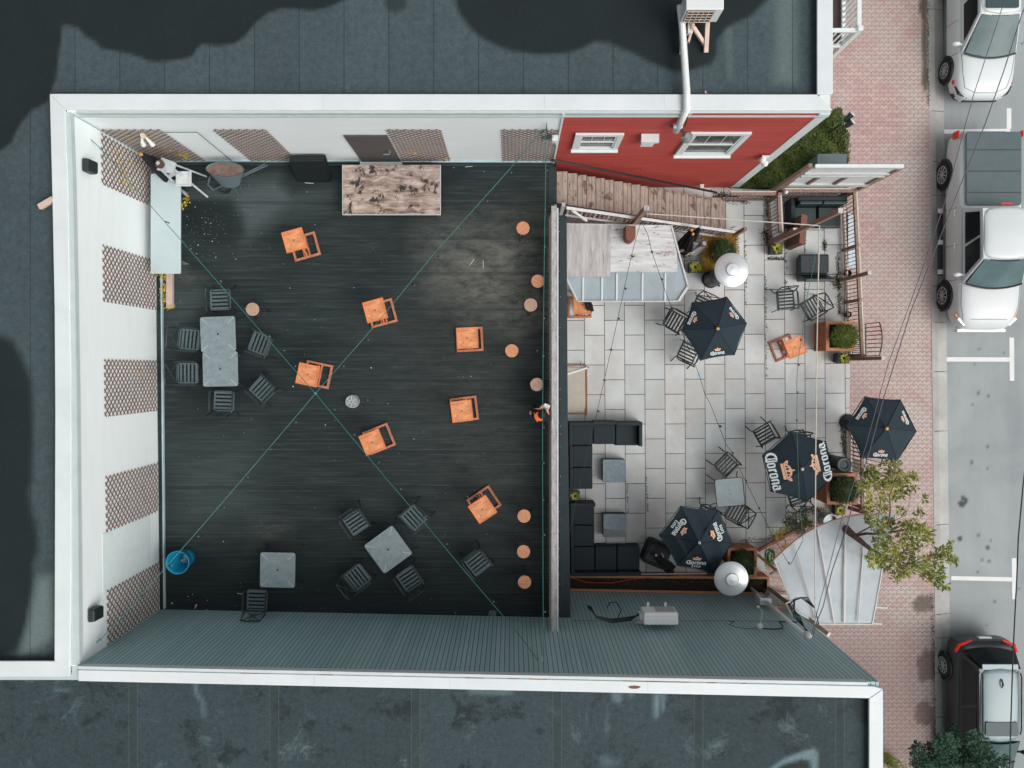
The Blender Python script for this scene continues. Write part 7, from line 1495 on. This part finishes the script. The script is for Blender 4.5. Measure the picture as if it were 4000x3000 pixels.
MB().tube([(7.20, yq+.04, 1.95), (7.26, yq+.04, 4.75)], .056, 12).build('mast', bpy.data.materials['bright_white_casing'], t, smooth=True); MB().sphere((7.26, yq+.10, 4.82), .10, .10, .12).build('weatherhead', M['white_metal'], t, smooth=True)
mb = MB()
for k in range(4): mb.tube([(7.26+.02*k, yq+.15, 4.75), (7.22-.05*k, yq+.42, 4.4), (7.1+.05*k, yq+.62+.05*k, 4.0), (7.35+.06*k, yq+.82, 4.1), (7.62, yq+.62, 4.35), (7.62, yq+.3, 4.6)], .014, 6)
o = mb.build('cable_bundle', M['black']); centre((7.3, yq+.5, 4), o); tag(o, 'loops of black service cable beside the white mast head', 'cable')
o = MB().tube([(7.24, yq+.2, 4.55), (7.08, yq+.42, 4.2), (7.05, yq+.6, 3.9), (7.25, yq+.72, 3.95)], .022, 7).build('white_cable', M['white_metal']); centre((7.1, yq+.5, 4), o); tag(o, 'white looped cable by the mast head', 'cable')
q = W(3175, 2500, 4.9); o = MB().sphere((q.x, yq+.06, 4.75), .055).tube([(q.x, yq+.06, 4.75), (q.x-.02, yq-.0, 4.7)], .02, 6).build('insulator', M['white']); centre((q.x, yq+.06, 4.7), o); tag(o, 'small white cable insulator right of the mast head', 'insulator')
t = thing('goose_neck_lamp', 'small white goose-neck lamp on the ribbed siding', 'lamp', (6.5, -6.7, 2.4), world=True)
MB().tube([(6.44, -6.74, 3.75), (6.46, -6.66, 3.7), (6.50, -6.58, 3.6), (6.62, -6.5, 3.35), (6.68, -6.46, 3.15), (6.64, -6.44, 3.0)], .014, 7).build('neck', M['cream_rail'], t); MB().sphere((6.63, -6.44, 2.95), .04).build('bulb', M['white'], t); MB().lathe(6.44, -6.70, [(.07, 3.68), (.08, 3.74), (.04, 3.78)], 16).build('base', M['white_metal'], t)
mb = MB(); mb.tube([(6.50, -6.75, 3.75), (6.8, -6.76, 3.78), (7.02, -6.76, 3.72), (7.10, -6.76, 3.5), (7.12, -6.76, 3.2), (7.4, -6.77, 3.15), (7.6, -6.77, 3.2)], .018, 6); mb.tube([(6.38, -6.74, 3.72), (6.1, -6.73, 3.85), (5.8, -6.73, 3.7), (5.7, -6.73, 3.5), (5.9, -6.73, 3.3), (5.75, -6.73, 3.2)], .008, 5); o = mb.build('siding_cable', M['black']); centre((7, -6.72, 2.6), o); tag(o, 'black cable wandering over the siding from the goose-neck lamp', 'cable')
o = MB().tube([(1.6, -6.68, 3.35), (7.6, -6.80, 3.0)], .006, 5).build('siding_wire', M['cable_grey']); centre((4, -6.7, 3.2), o); tag(o, 'thin grey wire stretched along the ribbed siding behind the heat pump', 'wire')
# ------------------------------------------------------------------ small structures by the deck side of the patio
t = thing('concrete_hatch', 'pale timber-framed concrete slab at the foot of the deck', 'slab', W(2250, 1540, 0), world=True)
MB().prism(S2([(2190,1432),(2287,1436),(2289,1580),(2283,1608),(2190,1612)], .05), 0, .055).build('slab', M['concrete_pale'], t, bevel=.015)
MB().prism(S2([(2289,1430),(2294,1430),(2295,1622),(2290,1622)], .08), 0, .08).prism(S2([(2200,1614),(2289,1614),(2289,1619),(2200,1619)], .08), 0, .08).prism(S2([(2200,1424),(2289,1424),(2289,1429),(2200,1429)], .08), 0, .08).build('timber_frame', M['terracotta'], t)
t = thing('awning_arm', 'white metal arm sticking out from under the deck edge', 'arm', W(2250, 1450, 2.2), world=True); MB().bar(W(2205, 1466, 2.2), W(2300, 1435, 2.2), .05, .05).bar(W(2205, 1458, 2.15), W(2292, 1432, 2.15), .02, .02).build('arm', M['white_metal'], t); MB().bar(W(2296, 1436, 2.235), W(2300, 1435, 2.235), .03, .01).build('end_hole', M['black'], t)
mb = MB(); mb.tube([W(2270, 1410, .05), W(2266, 1425, .3), W(2275, 1440, .5), W(2280, 1428, .4)], .008, 5); o = mb.build('thin_cable', M['black']); centre(W(2270, 1420, 0), o); tag(o, 'thin black cable curl above the white arm', 'cable')
MBd = MB(); MBd.b2(1.57, 1.64, WY(1420, .1), WY(1100, .1), 0, .12); o = MBd.build('timber_edging', M['terracotta']); centre((1.6, 1.3, 0), o); tag(o, 'reddish timber edging along the foot of the deck beside the faded bar table', 'edging')
# folded parasols and lantern sign near the stairs
closed_umbrella('folded black parasol with yellow knob leaning on the stair railing, left one', W(2640, 1000, .3), W(2702, 897, 2.2), .19, letters=.40)
closed_umbrella('folded black parasol with yellow knob leaning on the stair railing, right one', W(2668, 1010, .3), W(2707, 913, 2.3), .19, letters=.42)
closed_umbrella('folded black parasol with a white round end by the stair railing', W(2660, 990, .3), W(2737, 885, 2.5), .18, finial=False, letters=.6)
def flat_word(txt, origin, ang, size, z, parent_label, cat='lettering'): pass
t = thing('display_sign', 'grey glass-fronted display case with a round lamp on top beside the golden hedge', 'sign', W(2720, 980, 0), world=True)
PL = [tuple(W(x_, y_, 1.1)[:2]) for x_, y_ in ((2679,992),(2696,948),(2738,934),(2764,960),(2724,1000))]
MB().prism(PL, .25, 1.08).build('case', plain('display_grey', C(150, 158, 158), .4, .2, 6), t); MB().prism([tuple(W(x_, y_, 1.12)[:2]) for x_, y_ in ((2700,952),(2736,940),(2742,946),(2706,964))], 1.081, 1.1).build('glass', M['poly'], t)
MB().bar(W(2679, 994, 1.1), W(2752, 950, 1.1), .035, .04).bar(W(2724, 1002, 1.1), W(2764, 962, 1.1), .03, .04).build('frame', M['dark_brown'], t); q = W(2749, 950, 1.3)
MB().b2(q.x-.1, q.x+.1, q.y-.09, q.y+.09, 1.22, 1.3).build('lamp_box', M['dark_brown'], t); MB().lathe(q.x, q.y, [(.065, 1.301), (.07, 1.32), (.05, 1.335)], 20).build('lamp', M['steel'], t)
# cloths on the faded bar table
mb = MB(); q = W(2290, 1193, 1.1)
mb.tube([(q.x-.2, q.y+.18, 1.12), (q.x+.0, q.y+.1, 1.16), (q.x+.08, q.y-.15, 1.13)], [.07, .06, .05], 8); mb.tube([(q.x+.02, q.y+.2, 1.13), (q.x+.12, q.y+.0, 1.16), (q.x+.18, q.y-.17, 1.12)], [.06, .06, .05], 8); o = mb.build('dark_cloth', M['shirt'], smooth=True); centre((q.x, q.y, 1.07), o); tag(o, 'crumpled dark cloths on the faded bar table', 'cloth')
mb = MB(); mb.tube([(q.x-.2, q.y+.17, 1.2), (q.x-.1, q.y+.1, 1.21), (q.x-.02, q.y+.14, 1.22)], [.02, .03, .02], 6); mb.tube([(q.x+.2, q.y+.18, 1.2), (q.x+.14, q.y+.2, 1.21)], [.02, .025], 6); o = mb.build('white_cloth', M['white_pale']); centre((q.x-.1, q.y+.12, 1.15), o); tag(o, 'small white crumpled cloth on the dark cloths of the faded bar table', 'cloth')
# ------------------------------------------------------------------ person with a controller at the railing
def skin(name, chains, mat, parent, level=2, root=0):
    "chains: list of [(point, radius), ...] sharing equal points at joints -> one continuous skinned surface"
    key = {}; vs = []; rs = []; es = []
    def idx(p_, r_):
        k = tuple(round(c_, 4) for c_ in p_)
        if k not in key: key[k] = len(vs); vs.append(k); rs.append(r_)
        return key[k]
    for ch in chains:
        ids = [idx(p_, r_) for p_, r_ in ch]; es += list(zip(ids[:-1], ids[1:]))
    o_ = OFF.get(parent.name, Vector()) if parent else Vector()
    me = bpy.data.meshes.new(name); me.from_pydata([(v[0]-o_[0], v[1]-o_[1], v[2]-o_[2]) for v in vs], es, []); me.materials.append(mat)
    ob = bpy.data.objects.new(name, me); col.objects.link(ob); ob.parent = parent; ob['_w'] = 1; OFF[ob.name] = o_
    m_ = ob.modifiers.new('skin', 'SKIN'); m_.use_smooth_shade = True
    if not me.skin_vertices: 
        bpy.context.view_layer.objects.active = ob
    for i, r_ in enumerate(rs):
        sv = me.skin_vertices[0].data[i]; sv.radius = r_ if isinstance(r_, tuple) else (r_, r_); sv.use_root = (i == root)
    sbs = ob.modifiers.new('subsurf', 'SUBSURF'); sbs.levels = level; sbs.render_levels = level
    return ob
head = W(2118, 1620, 4.62); fwd = Vector((.41, .91, 0)).normalized(); rgt = Vector((fwd.y, -fwd.x, 0)); up = Vector((0, 0, 1))
base = Vector((head.x-.03, head.y-.06, 3.0)); pt = thing('person', 'person in black shirt and black cap with orange brim holding a controller at the railing', 'person', base, world=True)
def at(f_, r_, z): return tuple(base+fwd*f_+rgt*r_+up*z)
pelvis = at(0, 0, .95); chest = at(.02, 0, 1.30); neck = at(.04, 0, 1.47)
ctrl = W(2136, 1586, 4.15)
def toward(a, b, k): return tuple(Vector(a).lerp(Vector(b), k))
shL, shR = at(.03, -.18, 1.41), at(.03, .18, 1.41)
elL, elR = tuple(W(2086, 1600, 4.12)), tuple(W(2146, 1644, 4.16)); wrL, wrR = tuple(W(2107, 1598, 4.12)), tuple(W(2139, 1612, 4.17)); haL, haR = tuple(W(2118, 1589, 4.14)), tuple(W(2137, 1598, 4.16))
body = [[(pelvis, .13), (chest, (.15, .11)), (neck, .055), (at(.06, 0, 1.56), .06), (at(.08, 0, 1.64), .085), (at(.07, 0, 1.72), .075)], [(chest, (.15, .11)), (shL, .06), (elL, .042), (wrL, .03), (haL, .035)], [(chest, (.15, .11)), (shR, .06), (elR, .042), (wrR, .03), (haR, .035)]]
for s_ in (-1, 1): body.append([(pelvis, .13), (at(0, s_*.10, .86), .09), (at(.04, s_*.11, .48), .06), (at(-.01, s_*.12, .09), .04), (at(.14, s_*.14, .04), .035)])
for hx, wr, s_ in ((haL, wrL, -1), (haR, wrR, 1)):
    d_ = (Vector(hx)-Vector(wr)).normalized(); sd_ = Vector((d_.y, -d_.x, 0))
    for k in range(4): o1 = Vector(hx)+d_*.03+sd_*(-.03+.02*k); body.append([(hx, .035), (tuple(o1), .010), (tuple(o1+d_*(.03+.004*(k in (1, 2)))-up*.004), .009), (tuple(o1+d_*.045-up*.03), .007)])
    o1 = Vector(hx)+sd_*(.035 if s_ < 0 else -.035); body.append([(hx, .035), (tuple(o1), .011), (tuple(o1+d_*.035+up*.012), .009)])
body.append([(at(.08, 0, 1.64), .085), (at(.175, 0, 1.63), .014)])
for s_ in (-1, 1): body.append([(at(.08, 0, 1.64), .085), (at(.07, s_*.095, 1.63), .012)])
skin('body', body, M['skin'], pt)
skin('shirt', [[(at(0, 0, .90), .155), (at(0, 0, 1.0), .155), (chest, (.185, .135)), (at(.03, 0, 1.43), .09)], [(chest, (.185, .135)), (shL, .088), (toward(shL, elL, .62), .07)], [(chest, (.185, .135)), (shR, .088), (toward(shR, elR, .62), .07)]], M['shirt'], pt)
skin('trousers', [[(at(0, 0, .92), .15), (at(0, 0, .86), .14)]]+[[(at(0, 0, .86), .14), (at(0, s_*.10, .78), .11), (at(.04, s_*.11, .48), .082), (at(-.01, s_*.12, .12), .065)] for s_ in (-1, 1)], M['black_chair'], pt)
for s_ in (-1, 1): MB().sphere(at(.07, s_*.13, .045), .06, .13, .045).build('shoe', M['shirt'], pt, smooth=True)
hc = Vector(at(.07, 0, 1.70)); cap = MB(); n = 24; vs = []; fs = []
for i in range(5):
    a = R(i*22); 
    for k in range(n): b_ = 2*math.pi*k/n; vs.append((hc.x+.108*math.cos(a)*math.cos(b_), hc.y+.108*math.cos(a)*math.sin(b_), hc.z+.10*math.sin(a)))
vs.append((hc.x, hc.y, hc.z+.103)); fs = [(i*n+k, i*n+(k+1) % n, (i+1)*n+(k+1) % n, (i+1)*n+k) for i in range(4) for k in range(n)]+[(4*n+k, 4*n+(k+1) % n, 5*n) for k in range(n)]
cap.add(vs, fs); c_ = cap.build('cap', M['shirt'], pt, smooth=True)
bd = (-fwd*.80-rgt*.60).normalized(); sdv = Vector((bd.y, -bd.x, 0)); bm = MB(); inn_, out_ = [], []
for k in range(13):
    a = R(-62+124*k/12); d_ = bd*math.cos(a)+sdv*math.sin(a); inn_.append(hc+d_*.104+up*.006); out_.append(hc+d_*(.104+.085*math.cos(R(-80+160*k/12))**.6)-up*.012)
bm.add(inn_+out_, [(k, k+1, k+14, k+13) for k in range(12)]); bm.add([p_-up*.008 for p_ in inn_+out_], [(k+13, k+14, k+1, k) for k in range(12)]); bm.build('cap_brim', M['cap_orange'], c_)
hr = MB(); hr.sphere(hc-up*.04-fwd*.01, .095, .095, .06, 14, 8); hr.build('hair', plain('dark_hair', C(40, 30, 28), .8), pt, smooth=True)
MB().tube([at(.03, -.2, 1.5), at(-.08, -.12, 1.47), at(-.15, -.02, 1.3)], .015, 6).build('bag_strap', plain('tan_strap', C(186, 138, 100), .7), pt)
MB().sphere(at(-.02, -.27, 1.36), .035, .055, .06).build('shoulder_bag', bpy.data.materials['tan_strap'], pt, smooth=True)
t = thing('remote_controller', 'white hand-held controller with small aerials in the person\'s hands', 'controller', ctrl, rz=R(-25))
MB().prism([(a*.155, b*.095) for a, b in rsq(.5, .14, 4)], -.015, .02).build('shell', M['white_metal'], t, bevel=.004); MB().prism([(a*.10, -.07+b*.055) for a, b in rsq(.5, .1, 4)], -.012, .01).build('screen', M['glass_screen'], t)
for s_ in (-1, 1): MB().sphere((s_*.045, -.028, .026), .011, .011, .01, 8, 6).build('stick', M['black'], t)
MB().bar((.012, .02, .0225), (-.005, -.012, .0225), .008, .003).bar((-.005, -.012, .0225), (.02, -.006, .0225), .006, .003).build('mark', M['black'], t)
# ------------------------------------------------------------------ cables and festoon lights
def sag(pts, n=6): return pts
def cable(name, label, pts, r, mat, bulbs=None, bz=-.07, cat='cable', bmat='bulb', group=None, clear=False):
    P_ = [W(*p_) for p_ in pts]
    if bulbs:
        t_ = thing(name, label, cat, P_[0], world=True, group=group); MB().tube(P_, r, 6).build('wire', M[mat], t_)
        for bx_, by_, bz0 in bulbs:
            q = W(bx_, by_, bz0); MB().tube([q+Vector((0, 0, 0)), q+Vector((.03, -.01, -.05))], .016, 6).build('socket', M['bulb_black'], t_); MB().sphere(q+Vector((.045, -.015, -.085)), .022 if bmat == 'bulb' else .03, n=10, m=7).build('bulb', M[bmat], t_, smooth=True)
        return t_
    o_ = MB().tube(P_, r, 6).build(name, M[mat]); centre(P_[0], o_); return tag(o_, label, cat, group)
z = 5.6
def along(a, b, n, z0, z1, f0=.08, f1=.95): return [(a[0]+(b[0]-a[0])*(f0+(f1-f0)*k/(n-1)), a[1]+(b[1]-a[1])*(f0+(f1-f0)*k/(n-1)), z0+(z1-z0)*(f0+(f1-f0)*k/(n-1))) for k in range(n)]
G = 'festoon light strings over the deck'
cable('festoon_lights', 'green light string from the northwest wall down to the siding', [(340,532,6.2),(396,582,6.1),(440,633,6.0),(585,800,5.6),(845,1095,5.2),(1050,1330,5.0),(1232,1537,4.9),(1505,1865,4.9),(1660,2045,5.0),(1835,2255,5.2),(2020,2470,5.6),(2112,2594,6.2)], .0085, 'cable_green',
      [(440,633,6.0),(645,865,5.5),(733,968,5.4),(755,986,5.4),(850,1094,5.2),(947,1203,5.1),(1042,1310,5.0),(1142,1428,4.95),(1296,1598,4.9),(1374,1697,4.9),(1470,1805,4.9),(1556,1910,4.9),(1652,2018,5.0),(1738,2126,5.1),(1920,2352,5.4)], group=G, cat='string lights')
cable('festoon_lights', 'green light string from the southwest wall up to the door side of the red wall', [(348,2534,6.2),(395,2495,6.2),(440,2450,6.1),(548,2328,5.9),(640,2225,5.7),(780,2065,5.4),(1000,1810,5.0),(1232,1537,4.85),(1470,1265,4.95),(1700,985,5.2),(1990,662,5.6),(2085,548,5.9),(2120,505,6.1)], .0085, 'cable_green',
      [(550,2328,5.9),(657,2211,5.7),(762,2096,5.4),(863,1982,5.2),(956,1864,5.0),(1045,1755,4.95),(1145,1648,4.9),(1332,1428,4.9),(1428,1325,4.95),(1610,1110,5.1),(1708,1000,5.2),(1800,888,5.3),(1896,780,5.4),(1990,668,5.6)], group=G, cat='string lights')
cable('festoon_lights', 'green light string running straight north to south beside the railing', [(2135,480,6.4),(2133,520,6.0),(2131,700,5.7),(2126,1000,5.4),(2121,1400,5.2),(2119,1700,5.2),(2120,2000,5.3),(2121,2300,5.6),(2123,2600,6.3)], .0085, 'cable_green',
      [(2130,660,5.7),(2123,814,5.5),(2121,960,5.4),(2118,1240,5.3),(2116,1388,5.2),(2117,1668,5.2),(2117,1808,5.3),(2116,1953,5.3),(2119,2090,5.4),(2122,2392,5.8)], group=G, cat='string lights')
o = MB().tube([W(2132,505,6.0), W(2112,520,5.9), W(2115,540,5.8), W(2135,530,5.9)], .012, 5).tube([W(2135,490,6.2), W(2140,540,5.8), W(2125,545,5.7)], .01, 5).tube([W(2110,525,5.9), W(2145,548,5.7), W(2165,530,5.8)], .006, 5).build('cable_knot', M['cable_dark']); centre(W(2130, 520, 5.8), o); tag(o, 'tangle of dark cable and clips near the red wall above the lattice', 'cable')
o = MB().tube([W(2122,2560,6.2), W(2118,2590,6.2), W(2124,2600,6.2)], .018, 5).build('cable_hook', M['white_metal']); centre(W(2122, 2590, 6.2), o); tag(o, 'small pale hook holding the light strings on the ribbed siding', 'hook')
for px, py, zz, lab in ((393,582,6.1,'blue clip on the light string by the northwest wall'), (1233,1537,4.9,'blue clip where the two light strings cross'), (393,2498,6.2,'blue clip on the light string by the southwest wall')):
    q = W(px, py, zz); o = MB().box(q.x, q.y, q.z+.01, .035, .06, .02, .8).build('cable_clip', M['blue_clip'], bevel=.004); centre(q, o); tag(o, lab, 'clip', 'blue cable clips')
for c0, c1, lab in (((1000+0,0),(0,0),''),): pass
top = (2503, 870, 3.7); G = 'festoon light strings over the patio'
cable('festoon_lights', 'black light string from the stair post down over the sofas', [(2503,868,3.7),(2490,910,3.65),(2466,1000,3.5),(2440,1120,3.3),(2410,1260,3.1),(2355,1510,2.9),(2333,1605,2.9),(2300,1740,3.0),(2255,1940,3.2),(2220,2100,3.5),(2188,2370,4.0)], .0075, 'cable_dark',
      [(2466,998,3.5),(2439,1124,3.3),(2413,1242,3.1),(2383,1364,3.0),(2357,1484,2.9),(2333,1605,2.9)], group=G, cat='string lights', bmat='bulb_black')
cable('festoon_lights', 'black light string from the stair post over the northern parasol to the plastic canopy', [(2506,868,3.7),(2530,915,3.65),(2545,980,3.5),(2582,1088,3.3),(2620,1195,3.1),(2668,1310,2.95),(2730,1460,2.9),(2752,1535,2.9),(2775,1580,2.9),(2838,1740,2.85),(2855,1760,2.85),(2915,1885,2.8),(2965,1985,2.8),(3020,2095,2.8),(3082,2205,2.85),(3088,2206,2.85),(3136,2112,2.8)], .0075, 'cable_dark',
      [(2543,980,3.5),(2582,1088,3.3),(2810,1663,2.88),(2812,1665,2.88),(2860,1768,2.85),(2912,1878,2.8),(2963,1985,2.8),(3021,2095,2.8),(3080,2200,2.85)], group=G, cat='string lights', bmat='bulb_black')
cable('festoon_lights', 'green light string dropping from the easy chair past the lettered parasol', [(3180,990,3.2),(3184,1005,3.1),(3176,1050,3.0),(3160,1120,3.0),(3146,1200,2.95),(3130,1330,2.9),(3118,1400,2.85),(3112,1500,2.85),(3114,1540,2.85),(3112,1650,2.85),(3117,1800,2.85),(3122,1950,2.85),(3130,2020,2.85),(3136,2110,2.8)], .0075, 'cable_green',
      [(3127,1325,2.9),(3118,1423,2.87),(3113,1530,2.85),(3111,1641,2.85),(3128,1988,2.85)], group=G, cat='string lights', bmat='bulb_black')
q = W(2728, 1462, 2.9); o = MB().box(q.x+.02, q.y-.03, q.z, .04, .13, .03, .35).build('cable_clip', M['blue_clip'], bevel=.006); centre(q, o); tag(o, 'light blue clip on the black light string below the northern parasol', 'clip', 'blue cable clips')
cable('taut_rope', 'cream rope from the stair post to the very tall timber post', [(2528,835,4.1),(2700,846,4.2),(2900,860,4.3),(3198,881,4.5)], .014, 'rope', cat='rope')
cable('taut_rope', 'cream rope from the very tall post south to the mast on the siding', [(3201,882,4.5),(3196,1100,4.5),(3190,1400,4.5),(3186,1800,4.5),(3184,2200,4.6),(3184,2440,4.8)], .014, 'rope', cat='rope')
cable('utility_cable', 'thick twisted service cable crossing the sidewalk to the mast', [(4080,-160,7),(3990,60,6.9),(3920,280,6.7),(3850,480,6.5),(3745,740,6.2),(3620,1060,5.9),(3560,1210,5.8),(3450,1560,5.6),(3400,1750,5.5),(3340,1940,5.4),(3300,2085,5.4),(3250,2230,5.3),(3215,2370,5.2),(3186,2440,5.1),(3174,2490,5.0)], .011, 'cable_grey')
cable('utility_cable', 'thinner telephone cable crossing the sidewalk left of the thick one', [(3990,-200,7),(3800,380,6.6),(3690,790,6.3),(3600,1060,6.1),(3470,1420,5.9),(3380,1750,5.7),(3290,2020,5.6),(3225,2270,5.4),(3184,2420,5.3),(3170,2480,5.2)], .008, 'cable_grey')
cable('utility_cable', 'dark cable along the right edge of the road', [(4020,1700,6.5),(3996,1900,6.4),(3978,2100,6.4),(3972,2260,6.4),(3962,2450,6.4),(3955,2620,6.5),(3948,2850,6.5),(3942,3050,6.5)], .014, 'cable_dark')
# thin cable on the white wall
o = MB().tube([(WX(640, 5.7), 5.52, 5.72), (WX(770, 5.7), 5.52, 5.72), (WX(778, 5.6), 5.52, 5.65), (WX(905, 3.2), 5.52, 3.15)], .008, 5).build('wall_cable', M['cable_dark']); centre((-7.5, 5.5, 4), o); tag(o, 'thin dark cable running down the north wall behind the wheelbarrow', 'cable')
# ------------------------------------------------------------------ tidy helper properties, give every linked object its type of name
for ob in bpy.data.objects:
    if '_w' in ob: del ob['_w']
    if ob.get('group') == '': del ob['group']
